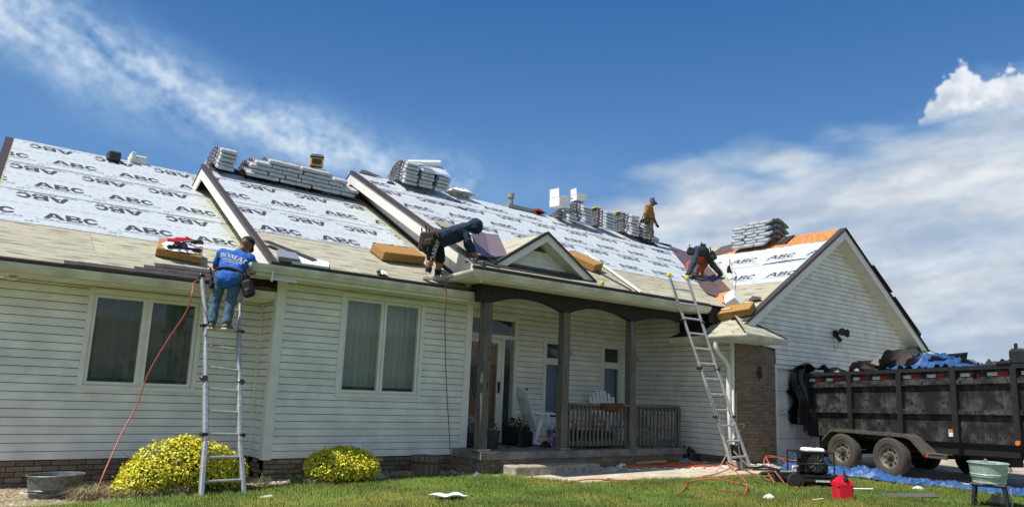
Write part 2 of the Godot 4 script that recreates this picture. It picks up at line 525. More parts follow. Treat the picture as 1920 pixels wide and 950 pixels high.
func build_ground() -> void:
	var m := MB.new()
	var xs := [-900.0, -300.0, -100.0, -40.0, -15.0, -7.67, -3.0, 0.0, 3.0, 6.0, 9.0, 12.0, 15.0, 18.0, 20.17, 24.0, 40.0, 90.0, 300.0, 900.0]
	var zs := [-900.0, -200.0, -60.0, -20.0, -8.0, 4.0, 20.0, 60.0, 200.0, 900.0]
	for a in xs.size() - 1:
		for b in zs.size() - 1:
			m.quad(on(xs[a], zs[b]), on(xs[a + 1], zs[b]), on(xs[a + 1], zs[b + 1]), on(xs[a], zs[b + 1]), Vector3.UP)
	setting("lawn_ground", m, M("soil", "76863f", 0.95, {"tex": grain(3, 0.02, 0.6, 1.0), "scale": 0.6, "world": true}), "mown lawn ground in front of the house")
	setting("garden_bed", poly_sheet(bed_poly, 0.012), M("straw_bed", "a8987c", 0.95, {"tex": grain(5, 0.03, 0.55, 1.0, 5, 1.6), "scale": 1.2, "world": true}), "straw and soil bed along the foundation")
	setting("gravel_bed", poly_sheet(gravel_poly, 0.010), M("gravel_base", "75695a", 0.95, {"tex": grain(6, 0.06, 0.45, 1.0, 4, 1.6), "scale": 1.5, "world": true}), "pale stone bed in front of the porch")
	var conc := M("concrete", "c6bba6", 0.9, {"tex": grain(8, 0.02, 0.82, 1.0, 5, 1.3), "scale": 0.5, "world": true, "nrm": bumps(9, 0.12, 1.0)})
	setting("walkway", poly_sheet(walk_poly, 0.03), conc, "sunlit concrete walk to the porch step")
	setting("driveway", poly_sheet(drive_poly, 0.02), M("drive_concrete", "b5a995", 0.92, {"tex": grain(10, 0.015, 0.75, 1.0, 5, 1.4), "scale": 0.35, "world": true}), "concrete driveway under the trailer")
	# grass
	var blade := MB.new()
	var tr := RandomNumberGenerator.new()
	tr.seed = 5
	for k in 9:
		var an := tr.randf() * TAU
		var bp := Vector3(tr.randf_range(-0.035, 0.035), -0.005, tr.randf_range(-0.035, 0.035))
		var hgt := tr.randf_range(0.045, 0.095)
		var lean := Vector3(cos(an), 0, sin(an)) * tr.randf_range(0.01, 0.05)
		var side := Vector3(-sin(an), 0, cos(an)) * 0.0028
		var g := tr.randf_range(0.75, 1.25)
		blade.col = Color(0.19 * g, 0.275 * g, 0.055 * g) if tr.randf() > 0.16 else Color(0.36 * g, 0.34 * g, 0.16 * g)
		var mid := bp + lean * 0.4 + Vector3.UP * hgt * 0.6
		var tip := bp + lean + Vector3.UP * hgt
		var nn := (Vector3.UP * 0.6 + lean.normalized() * 0.4).normalized()
		var k0 := blade.v.size()
		blade.vert(bp - side, nn); blade.vert(bp + side, nn); blade.vert(mid + side * 0.8, nn); blade.vert(mid - side * 0.8, nn); blade.vert(tip, nn)
		blade.i.append_array([k0, k0 + 2, k0 + 1, k0, k0 + 3, k0 + 2, k0 + 3, k0 + 4, k0 + 2])
	var gm := M("grass_blade", "ffffff", 0.6, {"vc": true, "back": "78903a"})
	var holes := [bed_poly, walk_poly, gravel_poly, drive_poly]
	var patch := noise(61, 0.35, 3)
	var spots := []
	var tries := 70000
	for k in tries:
		var x := rng.randf_range(1.0, 14.75)
		var z := rng.randf_range(-10.95, -3.2)
		# only where the camera or a step aside could see it
		if z < -10.9 + 0.0 * x: continue
		var p := Vector2(x, z)
		var skip := false
		for h in holes:
			if in_poly(p, h):
				skip = true
				break
		if skip and not (rng.randf() < 0.02 and in_poly(p, bed_poly)): continue
		# screen distance test: thin out near the camera's feet
		if x * 0.618 - z * 0.786 < 6.5: continue
		spots.append(p)
	var mm := MultiMesh.new()
	mm.transform_format = MultiMesh.TRANSFORM_3D
	mm.use_colors = true
	mm.mesh = blade.mesh()
	mm.mesh.surface_set_material(0, gm)
	mm.instance_count = spots.size()
	for k in spots.size():
		var p: Vector2 = spots[k]
		var s := rng.randf_range(0.55, 1.1) * (1.0 + 0.3 * patch.get_noise_2d(p.x, p.y))
		var b := Basis(Vector3.UP, rng.randf() * TAU).scaled(Vector3(1.15, s, 1.15))
		mm.set_instance_transform(k, Transform3D(b, on(p.x, p.y)))
		var w := 1.0 + 0.55 * patch.get_noise_2d(p.x * 2.0 + 50.0, p.y * 2.0) + rng.randf_range(-0.2, 0.2)
		var dry := clampf(patch.get_noise_2d(p.x * 1.3, p.y * 1.3 + 200.0) * 1.6, 0.0, 0.6)
		mm.set_instance_color(k, Color(w * (1.0 + dry * 0.9), w * (1.0 + dry * 0.15), w * (1.0 + dry * 0.4)))
	var mi := MultiMeshInstance3D.new()
	mi.name = "grass"
	mi.multimesh = mm
	add_child(mi)
	tag(mi, "short green lawn grass in front of the house", "grass", "", "stuff")
	# straw litter on the bed
	var st := MB.new()
	for k in 6:
		var an2 := tr.randf() * TAU
		var dv := Vector3(cos(an2), tr.randf_range(-0.05, 0.25), sin(an2)) * tr.randf_range(0.03, 0.08)
		var c0 := Vector3(tr.randf_range(-0.05, 0.05), tr.randf_range(0.004, 0.02), tr.randf_range(-0.05, 0.05))
		var w3 := Vector3(-sin(an2), 0, cos(an2)) * 0.0022
		var g2 := tr.randf_range(0.6, 1.2)
		st.col = Color(0.50 * g2, 0.42 * g2, 0.27 * g2)
		st.quad(c0 - dv - w3, c0 - dv + w3, c0 + dv + w3, c0 + dv - w3, Vector3.UP)
	var sp := []
	for k in 9000:
		var x2 := rng.randf_range(0.2, 8.4)
		var z2 := rng.randf_range(-12.2, -10.3)
		if in_poly(Vector2(x2, z2), bed_poly) and rng.randf() < (0.9 if x2 < 4.6 else 0.45): sp.append(Vector2(x2, z2))
	scatter("straw", st.mesh(), M("straw", "ffffff", 0.9, {"vc": true}), sp, 0.8, 1.5, "dry straw and dead grass littering the garden bed", "straw")
	# stones
	var stone := MB.new()
	pebble(stone, 0.030, 3)
	var sm := M("pale_stone", "ffffff", 0.85, {"vc": true})
	var gp := []
	for k in 4200:
		var x3 := rng.randf_range(10.4, 15.7)
		var z3 := rng.randf_range(-10.75, -9.5)
		if in_poly(Vector2(x3, z3), gravel_poly): gp.append(Vector2(x3, z3))
	scatter("gravel", stone.mesh(), sm, gp, 0.5, 1.7, "pale round landscaping stones in front of the porch", "gravel", true)
	var bp2 := []
	for k in 900:
		var x4 := rng.randf_range(4.3, 8.5)
		var z4 := rng.randf_range(-11.6, -10.6)
		if in_poly(Vector2(x4, z4), bed_poly): bp2.append(Vector2(x4, z4))
	for k in 260:
		var x5 := rng.randf_range(0.2, 4.6)
		var z5 := rng.randf_range(-11.6, -10.4)
		if in_poly(Vector2(x5, z5), bed_poly): bp2.append(Vector2(x5, z5))
	scatter("bed_gravel", stone.mesh(), sm, bp2, 0.4, 1.3, "scattered pebbles in the bed below the windows", "gravel", true)
	# what stands across the street, seen only mirrored in the panes
	var hill := MB.new()
	var hn := noise(71, 0.004, 3)
	hill.grid(60, 4, func(s, t):
		var x := lerpf(-700, 700, s)
		return Vector3(x, -2.0 + (20.0 + 12.0 * hn.get_noise_2d(x, 0.0)) * (1.0 - pow(t, 2.0)), 260.0 - 130.0 * t))
	setting("hill", hill, M("hill_earth", "8a7a5c", 0.95, {"tex": grain(12, 0.02, 0.6, 1.0), "scale": 0.02, "world": true}), "low brown hill across the street")
	var road := MB.new()
	road.quad(Vector3(-300, 0.08, 22), Vector3(300, 0.3, 22), Vector3(300, 0.3, 30), Vector3(-300, 0.08, 30), Vector3.UP)
	setting("road", road, M("asphalt", "57575a", 0.9), "street in front of the lot")
	var far := MB.new()
	var tr2 := RandomNumberGenerator.new()
	tr2.seed = 9
	for k in 1500:
		var cx := tr2.randf_range(-220, 240)
		var cy := tr2.randf_range(0.5, 6.5) * (0.7 + 0.3 * sin(cx * 0.21))
		var g3 := tr2.randf_range(0.6, 1.3)
		far.col = Color(0.055 * g3, 0.09 * g3, 0.03 * g3)
		var b3 := Basis.from_euler(Vector3(tr2.randf() * 3, tr2.randf() * 3, tr2.randf() * 3))
		var ce := Vector3(cx, cy, 115 + tr2.randf_range(-3, 3))
		var s3 := tr2.randf_range(0.8, 1.9)
		far.tri(ce + b3 * Vector3(-s3, 0, 0), ce + b3 * Vector3(s3, 0.3, 0), ce + b3 * Vector3(0, s3, 0.5), Vector3.BACK)
		far.tri(ce + b3 * Vector3(0, 0, -s3), ce + b3 * Vector3(0.3, 0, s3), ce + b3 * Vector3(0, -s3, 0.5), Vector3.UP)
	var ft := setting("treeline", far, M("far_leaf", "ffffff", 0.8, {"vc": true}), "row of trees across the street", "stuff")
	ft.set_meta("category", "trees")

func pebble(m: MB, r: float, sd: int) -> void:
	var q := RandomNumberGenerator.new()
	q.seed = sd
	var rings := []
	for a in 4:
		var ring := []
		var ph := PI * (a + 0.5) / 4.0
		for b in 6:
			var th := TAU * (b + 0.5 * (a % 2)) / 6.0
			ring.append(Vector3(sin(ph) * cos(th) * 1.2, cos(ph) * 0.7 + 0.35, sin(ph) * sin(th)) * r * q.randf_range(0.85, 1.15))
		rings.append(ring)
	var ce := Vector3(0, r * 0.35, 0)
	for a in 3:
		for b in 6:
			var p: Vector3 = rings[a][b]
			m.quad(p, rings[a][(b + 1) % 6], rings[a + 1][(b + 1) % 6], rings[a + 1][b], p - ce)
	for b in range(1, 5):
		m.tri(rings[0][0], rings[0][b], rings[0][b + 1], Vector3.UP)

func scatter(called: String, mesh: Mesh, mat: Material, pts: Array, s0: float, s1: float, label: String, cat: String, pale := false) -> void:
	var mm := MultiMesh.new()
	mm.transform_format = MultiMesh.TRANSFORM_3D
	mm.use_colors = true
	mm.mesh = mesh
	mesh.surface_set_material(0, mat)
	mm.instance_count = pts.size()
	for k in pts.size():
		var p: Vector2 = pts[k]
		var s := rng.randf_range(s0, s1)
		mm.set_instance_transform(k, Transform3D(Basis(Vector3.UP, rng.randf() * TAU).scaled(Vector3(s, s * rng.randf_range(0.7, 1.1), s)), on(p.x, p.y, 0.012)))
		var g := rng.randf_range(0.6, 1.15)
		mm.set_instance_color(k, Color(0.58 * g, 0.53 * g, 0.46 * g) if pale else Color(g, g, g))
	var mi := MultiMeshInstance3D.new()
	mi.name = numbered(self, called)
	mi.multimesh = mm
	add_child(mi)
	tag(mi, label, cat, "", "stuff")

# ------------------------------------------------------------------ house
const CR := 0.1135          # siding course
var house: Node3D
var brick_spots := []       # [Transform3D, nearness]

func wall_put(o: Vector3, dir: Vector3, nrm: Vector3, s: float, y: float, out: float) -> Vector3:
	return Vector3(o.x, 0, o.z) + dir * s + Vector3.UP * y + nrm * out

# a wall of horizontal lap boards. lim(y) -> Vector2(s from, s to); openings: Rect2(s, y, w, h)
func siding_wall(o: Vector3, dir: Vector3, nrm: Vector3, ln: float, y0: float, y1: float, openings := [], lim = null, thick := 0.14, clad_from := -99.0) -> Node3D:
	var back := MB.new()
	var cuts := [0.0, ln]
	for r in openings:
		cuts.append(r.position.x); cuts.append(r.end.x)
	cuts.sort()
	if lim == null:
		for k in cuts.size() - 1:
			if cuts[k + 1] - cuts[k] < 0.001: continue
			var mid: float = (cuts[k] + cuts[k + 1]) * 0.5
			var ys := [y0 - 0.3]
			var rs := []
			for r in openings:
				if r.position.x < mid and r.end.x > mid: rs.append(r)
			rs.sort_custom(func(a, b): return a.position.y < b.position.y)
			for r in rs:
				ys.append(r.position.y); ys.append(r.end.y)
			ys.append(y1)
			for j in range(0, ys.size(), 2):
				if ys[j + 1] - ys[j] > 0.001:
					back.hexa(wall_put(o, dir, nrm, cuts[k], ys[j], 0), wall_put(o, dir, nrm, cuts[k + 1], ys[j], 0), wall_put(o, dir, nrm, cuts[k + 1], ys[j + 1], 0), wall_put(o, dir, nrm, cuts[k], ys[j + 1], 0), -nrm * thick)
	else:
		var pl := PackedVector2Array()
		var yy := y0
		var st := 12
		for k in st + 1: pl.append(Vector2(lim.call(lerpf(y0, y1, float(k) / st)).x, lerpf(y0, y1, float(k) / st)))
		for k in range(st, -1, -1): pl.append(Vector2(lim.call(lerpf(y0, y1, float(k) / st)).y + 0.001, lerpf(y0, y1, float(k) / st)))
		back.prism(pl, func(p: Vector2, off: float): return wall_put(o, dir, nrm, p.x, p.y, off), -thick, 0.0)
	var w := part(house, "wall", back, M("lap_shade_core", "2c2b27", 0.9))  # backing coloured dark so the lap gaps read as shadow lines
	var sm := M("siding", "f0efe7", 0.62, {"vc": true, "tex": grain(21, 0.01, 0.90, 1.0, 4, 1.2), "scale": 0.7, "world": true, "nrm": bumps(22, 0.015, 0.35), "ns": 0.35})
	var y := y0
	while y < y1 - 0.012:
		var top := minf(y + CR, y1)
		var l0 := Vector2(0, ln) if lim == null else lim.call(y)
		var l1 := Vector2(0, ln) if lim == null else lim.call(top)
		var runs := [[l0.x, l0.y, y, top]]
		for r in openings:
			var nx := []
			for q in runs:
				if r.end.y <= q[2] + 0.001 or r.position.y >= q[3] - 0.001 or r.end.x <= q[0] or r.position.x >= q[1]:
					nx.append(q)
					continue
				if r.position.x > q[0]: nx.append([q[0], r.position.x, q[2], q[3]])
				if r.end.x < q[1]: nx.append([r.end.x, q[1], q[2], q[3]])
				if r.position.y > q[2] + 0.01: nx.append([maxf(q[0], r.position.x), minf(q[1], r.end.x), q[2], r.position.y])
				if r.end.y < q[3] - 0.01: nx.append([maxf(q[0], r.position.x), minf(q[1], r.end.x), r.end.y, q[3]])
			runs = nx
		for q in runs:
			if q[1] - q[0] < 0.02: continue
			var b := MB.new()
			var bt := rng.randf_range(0.93, 1.0)
			b.col = Color(bt, bt * rng.randf_range(0.985, 1.0), bt * rng.randf_range(0.96, 1.0))
			var tt: float = (q[3] - q[2]) / CR
			var slant: bool = lim != null
			var a0: float = q[0]
			var a1: float = q[1]
			var t0: float = l1.x if slant else a0
			var t1: float = l1.y if slant else a1
			var ym: float = q[2] + (q[3] - q[2]) * (0.70 if tt > 0.8 else 0.9)
			var ph: float = (ym - q[2]) / (q[3] - q[2])
			var m0 := lerpf(a0, t0, ph)
			var m1 := lerpf(a1, t1, ph)
			var P := func(s: float, h: float, out: float) -> Vector3: return wall_put(o, dir, nrm, s, h, out)
			b.quad(P.call(a0, q[2], 0.017), P.call(a1, q[2], 0.017), P.call(m1, ym, 0.0125), P.call(m0, ym, 0.0125), nrm)
			b.quad(P.call(m0, ym, 0.0125), P.call(m1, ym, 0.0125), P.call(t1, q[3] - 0.009, 0.004), P.call(t0, q[3] - 0.009, 0.004), nrm)
			b.quad(P.call(a0, q[2], 0.0), P.call(a1, q[2], 0.0), P.call(a1, q[2], 0.017), P.call(a0, q[2], 0.017), Vector3.DOWN)
			b.quad(P.call(a0, q[2], 0.0), P.call(a0, q[2], 0.015), P.call(m0, ym, 0.0125), P.call(t0, q[3], 0.0), -dir)
			b.quad(P.call(a1, q[2], 0.0), P.call(a1, q[2], 0.015), P.call(m1, ym, 0.0125), P.call(t1, q[3], 0.0), dir)
			part(w, "siding_board", b, sm)
		y += CR
	return w

func trim() -> StandardMaterial3D:
	return M("white_trim", "e6e6dd", 0.5, {"tex": grain(25, 0.012, 0.93, 1.0, 3), "scale": 0.6, "world": true})

# window or glazed unit in a wall opening: panes = Rect2 list in wall coordinates
func window_unit(o: Vector3, dir: Vector3, nrm: Vector3, r: Rect2, panes: Array, inside := "2a3030", curtain := "", frame_w := 0.045) -> Node3D:
	var P := func(s: float, h: float, out: float) -> Vector3: return wall_put(o, dir, nrm, s, h, out)
	var fr := MB.new()
	var fw := 0.055
	var bar := func(m: MB, a: float, b: float, c: float, d: float, o0: float, o1: float) -> void:
		m.hexa(P.call(a, c, o0), P.call(b, c, o0), P.call(b, d, o0), P.call(a, d, o0), nrm * (o1 - o0))
	var x0 := r.position.x
	var x1 := r.end.x
	var y0 := r.position.y
	var y1 := r.end.y
	bar.call(fr, x0 - fw, x0 + 0.012, y0 - fw, y1 + fw, -0.10, 0.034)
	bar.call(fr, x1 - 0.012, x1 + fw, y0 - fw, y1 + fw, -0.10, 0.034)
	bar.call(fr, x0 + 0.012, x1 - 0.012, y0 - fw, y0 + 0.012, -0.10, 0.034)
	bar.call(fr, x0 + 0.012, x1 - 0.012, y1 - 0.012, y1 + fw, -0.10, 0.034)
	var w := part(house, "window", fr, trim())
	# field between panes
	var fl := MB.new()
	var xs := [x0 + 0.012, x1 - 0.012]
	for p in panes:
		xs.append(p.position.x); xs.append(p.end.x)
	xs.sort()
	for k in xs.size() - 1:
		if xs[k + 1] - xs[k] < 0.002: continue
		var mid: float = (xs[k] + xs[k + 1]) * 0.5
		var ys := [y0 + 0.012]
		var rs := []
		for p in panes:
			if p.position.x < mid and p.end.x > mid: rs.append(p)
		rs.sort_custom(func(a, b): return a.position.y < b.position.y)
		for p in rs:
			ys.append(p.position.y); ys.append(p.end.y)
		ys.append(y1 - 0.012)
		for j in range(0, ys.size(), 2):
			if ys[j + 1] - ys[j] > 0.002: bar.call(fl, xs[k], xs[k + 1], ys[j], ys[j + 1], -0.09, -0.012)
	part(w, "frame", fl, trim())
	for p in panes:
		var sa := MB.new()
		var a: float = p.position.x
		var b: float = p.end.x
		var c: float = p.position.y
		var d: float = p.end.y
		bar.call(sa, a, a + frame_w, c, d, -0.06, 0.006)
		bar.call(sa, b - frame_w, b, c, d, -0.06, 0.006)
		bar.call(sa, a + frame_w, b - frame_w, c, c + frame_w, -0.06, 0.006)
		bar.call(sa, a + frame_w, b - frame_w, d - frame_w, d, -0.06, 0.006)
		part(w, "sash", sa, trim())
		var gl := MB.new()
		gl.quad(P.call(a + frame_w, c + frame_w, -0.018), P.call(b - frame_w, c + frame_w, -0.018), P.call(b - frame_w, d - frame_w, -0.018), P.call(a + frame_w, d - frame_w, -0.018), nrm)
		part(w, "pane", gl, M("pane_glass", "9fb4b0", 0.03, {"alpha": 0.10, "spec": 0.8, "coat": 0.9}))
	# the dark room behind
	var rm := MB.new()
	var q := [P.call(x0, y0, -0.13), P.call(x1, y0, -0.13), P.call(x1, y1, -0.13), P.call(x0, y1, -0.13)]
	var bk := -nrm * 0.55
	rm.quad(q[0] + bk, q[1] + bk, q[2] + bk, q[3] + bk, nrm)
	for e in 4:
		var f: Vector3 = q[e]
		var g: Vector3 = q[(e + 1) % 4]
		rm.quad(f, g, g + bk, f + bk, (q[0] + q[2]) * 0.5 - (f + g) * 0.5)
	part(w, "room", rm, M("room_" + inside, inside, 0.95))
	if curtain != "":
		for p in panes:
			if p.size.y < 0.45: continue
			var cu := MB.new()
			var a2: float = p.position.x - 0.02
			var b2: float = p.end.x + 0.02
			var c2: float = p.position.y + 0.10
			var d2: float = p.end.y
			cu.grid(48, 3, func(s, t): return P.call(lerpf(a2, b2, s), lerpf(c2, d2, t), -0.20 + 0.022 * sin(s * 31.0 + sin(s * 9.0) * 2.0) + 0.008 * sin(s * 70.0 + t * 2.0)))
			part(w, "curtain", cu, M("curtain_" + curtain, curtain, 0.9, {"back": "404448"}))
	return w

# ---- roof planes: origin at the eave, e along the eave, d up the slope, n outwards
class Plane3:
	var o: Vector3
	var e: Vector3
	var d: Vector3
	var n: Vector3
	func _init(oo: Vector3, ee: Vector3, dd: Vector3) -> void:
		o = oo; e = ee; d = dd.normalized(); n = e.cross(d).normalized()
	func at(p: Vector2, off := 0.0) -> Vector3:
		return o + e * p.x + d * p.y + n * off

const SL := 0.55
const SLC := 0.54
var RA := Plane3.new(Vector3(0, 2.93, -11.6), Vector3.RIGHT, Vector3(0, SL, -1))
var RB := Plane3.new(Vector3(0, 3.26, -10.98), Vector3.RIGHT, Vector3(0, SL, -1))
var RC := Plane3.new(Vector3(0, 3.56, -10.25), Vector3.RIGHT, Vector3(0, SLC, -1))
var RG := Plane3.new(Vector3(13.5, 2.836, 0), Vector3.BACK, Vector3(1, 0.635, 0))

func deck_mat() -> StandardMaterial3D:
	return M("deck_wood", "b6b6a6", 0.9, {"tex": deck_picture(), "vc": true})

# weathered sheathing: pale boards with grey stains, streaked along the grain
func deck_picture() -> ImageTexture:
	if tex_cache.has("deck"): return tex_cache["deck"]
	var im := Image.create(512, 256, false, Image.FORMAT_RGB8)
	var a := noise(41, 1.0, 4)
	var b := noise(43, 1.0, 3)
	for y in 256:
		for x in 512:
			var st := a.get_noise_2d(x * 0.006, y * 0.09)
			var bl := b.get_noise_2d(x * 0.006, y * 0.03)
			var sp := b.get_noise_2d(x * 0.05 + 70.0, y * 0.14)
			var g := 0.93 + st * 0.14 - clampf(bl - 0.12, 0.0, 1.0) * 0.5 - (0.2 if sp > 0.5 else 0.0)
			var k := clampf(g, 0.4, 1.0)
			im.set_pixel(x, y, Color(k, k * 0.99, k * (0.955 + 0.05 * (1.0 - k))))
	var t := ImageTexture.create_from_image(im)
	tex_cache["deck"] = t
	return t

func deck(parent: Node, P: Plane3, region: PackedVector2Array, mat: Material, called := "deck_panel", ox := 0.3, th := 0.016, pw := 2.44, ph := 1.22) -> void:
	var lo := region[0]
	var hi := region[0]
	for p in region:
		lo = lo.min(p); hi = hi.max(p)
	var row := 0
	var y := floorf(lo.y / ph) * ph + 0.57 - ph
	while y < hi.y:
		var x := lo.x - pw + fposmod(ox + row * pw * 0.5, pw)
		while x < hi.x:
			var g := 0.003
			var rect := PackedVector2Array([Vector2(x + g, y + g), Vector2(x + pw - g, y + g), Vector2(x + pw - g, y + ph - g), Vector2(x + g, y + ph - g)])
			for q in Geometry2D.intersect_polygons(region, rect):
				var m := MB.new()
				var k := rng.randf_range(0.86, 1.04)
				m.col = Color(k, k * rng.randf_range(0.97, 1.0), k * rng.randf_range(0.94, 1.0))
				var off := Vector2(rng.randf(), rng.randf())
				m.prism(q, func(p: Vector2, o: float): return P.at(p, o), -th, 0.0, func(p: Vector2): return Vector2(p.x / 2.44, p.y / 1.22) + off)
				part(parent, called, m, mat)
			x += pw
		y += ph
		row += 1

# ---- printed underlayment. One picture holds two rows of lettering, the upper one upside down
func glyph_a(p: Vector2) -> bool:
	# p in 0..1 each way, y up
	if p.y < 0.0 or p.y > 1.0: return false
	var lft := lerpf(0.0, 0.36, p.y)
	var rgt := lerpf(1.0, 0.62, p.y)
	if p.x < lft or p.x > rgt: return false
	if p.y < 0.26: return p.x < lft + 0.30 - p.y * 0.3 or p.x > rgt - 0.27
	if p.y > 0.44 and p.y < 0.74: return p.x < lerpf(0.40, 0.475, (p.y - 0.44) / 0.3) or p.x > lerpf(0.58, 0.505, (p.y - 0.44) / 0.3)
	return true

func glyph_b(p: Vector2) -> bool:
	if p.x < 0.0 or p.y < 0.0 or p.y > 1.0: return false
	var up := p.y > 0.5
	var cy := 0.75 if up else 0.25
	var w := 0.93 if up else 1.0
	var body := p.x < w - 0.25 or Vector2((p.x - (w - 0.25)) / 0.25, (p.y - cy) / 0.25).length() < 1.0
	if not body: return false
	var hole := p.x > 0.30 and p.x < w - 0.28 and absf(p.y - cy) < 0.085
	return not hole

func glyph_c(p: Vector2) -> bool:
	var q := Vector2((p.x - 0.5) / 0.5, (p.y - 0.5) / 0.52)
	var l := q.length()
	if l > 1.0: return false
	var q2 := Vector2((p.x - 0.52) / 0.24, (p.y - 0.5) / 0.25)
	if q2.length() < 1.0: return false
	return not (p.x > 0.62 and absf(p.y - 0.5) < 0.14)

const TINY := {"P": "1111010111100100", "R": "1110101111001010", "O": "0110100110010110", "G": "0111100010110111", "U": "1001100110010110", "A": "0110100111111001", "D": "1110100110011110", "2": "1110001101001111", "0": "0110101111010110", "B": "1110111010011110", "C": "0111100010000111", "S": "0111110000111110", "L": "1000100010001111", "Y": "1001011000100010", " ": "0000000000000000"}

func stamp(im: Image, words: String, x0: float, y0: float, cw: float, ch: float, flip: bool, shade: int) -> void:
	# 4 x 4 dot letters; x0, y0 top left in pixels
	for k in words.length():
		var pat: String = TINY[words[k]]
		for j in 4:
			for i in 4:
				if pat[j * 4 + i] == "1":
					var rx := x0 + (k * 5.2 + i) * cw
					var ry := y0 + j * ch
					if flip:
						rx = 2.0 * x0 + words.length() * 5.2 * cw - rx - cw
						ry = 2.0 * y0 + 4.0 * ch - ry - ch
					im.fill_rect(Rect2i(int(rx), int(ry), int(ceilf(cw)), int(ceilf(ch))), Color8(shade, shade, shade + 3))

func sheet_picture(bump := false) -> ImageTexture:
	var key := "sheet_b" if bump else "sheet"
	if tex_cache.has(key): return tex_cache[key]
	var W := 1024
	var H := 722           # 2.24 m by 1.58 m: two logos across, two rows
	var im := Image.create(W, H, false, Image.FORMAT_RGB8)
	var na := noise(51, 1.0, 4)
	var nb := noise(53, 1.0, 3)
	if bump:
		for y in H:
			for x in W:
				var wv := na.get_noise_2d(x * 0.006, y * 0.045) * 0.5 + nb.get_noise_2d(x * 0.02, y * 0.09) * 0.25 + 0.5
				wv += 0.25 * smoothstep(0.92, 1.0, 1.0 - absf(nb.get_noise_2d(x * 0.003, y * 0.03)) * 2.0)
				im.set_pixel(x, y, Color(wv, wv, wv))
		im.bump_map_to_normal_map(5.0)
		var tb := ImageTexture.create_from_image(im)
		tex_cache[key] = tb
		return tb
	for y in H:
		for x in W:
			var k := 0.925 + 0.05 * na.get_noise_2d(x * 0.01, y * 0.03) + 0.02 * nb.get_noise_2d(x * 0.15, y * 0.15)
			im.set_pixel(x, y, Color(k * 0.985, k, k * 1.005))
	var px := W / 2.24
	var grey := 84
	for row in 2:
		for col in 2:
			var flip := row == 0
			var cx := (0.56 + col * 1.12 + (0.0 if flip else 0.33)) * px
			var cy := (0.27 if flip else 1.10) * px
			var lw := 0.86 * px
			var lh := 0.27 * px
			for j in range(int(cy - lh * 0.55), int(cy + lh * 0.55)):
				for i in range(int(cx - lw * 0.5), int(cx + lw * 0.5)):
					var hit := 0
					for sub in 4:
						var fx := (i + 0.25 + 0.5 * (sub % 2) - cx) / lw
						var fy := (cy - (j + 0.25 + 0.5 * (sub / 2))) / lh
						if flip:
							fx = -fx; fy = -fy
						fy += 0.5
						var gx := fx + 0.44
						if glyph_a(Vector2(gx / 0.36, fy)) or glyph_b(Vector2((gx - 0.36) / 0.27, fy)) or glyph_c(Vector2((gx - 0.64) / 0.25, fy)): hit += 1
					if hit > 0:
						var c0 := im.get_pixel(posmod(i, W), j)
						im.set_pixel(posmod(i, W), j, c0.lerp(Color8(grey, grey, grey + 4), hit / 4.0))
			# the small line under the logo, and its bars
			var sgn := -1.0 if flip else 1.0
			var ty := cy + sgn * 0.175 * px
			stamp(im, "PRO GUARD 20", fposmod(cx - 0.36 * px, W), ty - 7.0, 6.3, 4.6, flip, 84)
			stamp(im, "PRO GUARD 20", fposmod(cx - 0.36 * px, W) - W, ty - 7.0, 6.3, 4.6, flip, 84)
			for seg in [[-0.48, 0.48, 0.222], [-0.48, -0.43, 0.15]]:
				var sy: float = cy + sgn * seg[2] * px
				var bx0: float = cx + seg[0] * px
				var bw: float = (seg[1] - seg[0]) * px
				for t in int(bw):
					im.fill_rect(Rect2i(posmod(int(bx0 + t), W), int(sy), 1, 6), Color8(78, 80, 84))
			# small repeats between the rows
			stamp(im, "ABC", fposmod(cx + 0.50 * px, W), cy + sgn * 0.33 * px, 6.0, 6.0, flip, 105)
			stamp(im, "SUPPLY", fposmod(cx + 0.10 * px, W - 150), cy + sgn * 0.27 * px, 4.0, 3.0, flip, 140)
	for k in 90:
		im.fill_rect(Rect2i(posmod(k * 137 + 31, W), posmod(k * 211 + 17, H), 4, 4), Color8(120, 122, 126))
	# dashed laying lines
	for ly in [0.035, 0.66, 0.72, 1.54]:
		var yy := int(ly * px)
		var x2 := 0
		while x2 < W:
			var seglen := 30 + (x2 * 7) % 60
			im.fill_rect(Rect2i(x2, yy, seglen, 4), Color8(112, 115, 122))
			x2 += seglen + 14 + (x2 * 3) % 40
	var t2 := ImageTexture.create_from_image(im)
	tex_cache[key] = t2
	return t2

func sheet_mat() -> StandardMaterial3D:
	return M("underlayment", "d2d8dc", 0.42, {"tex": sheet_picture(), "nrm": sheet_picture(true), "ns": 0.9})

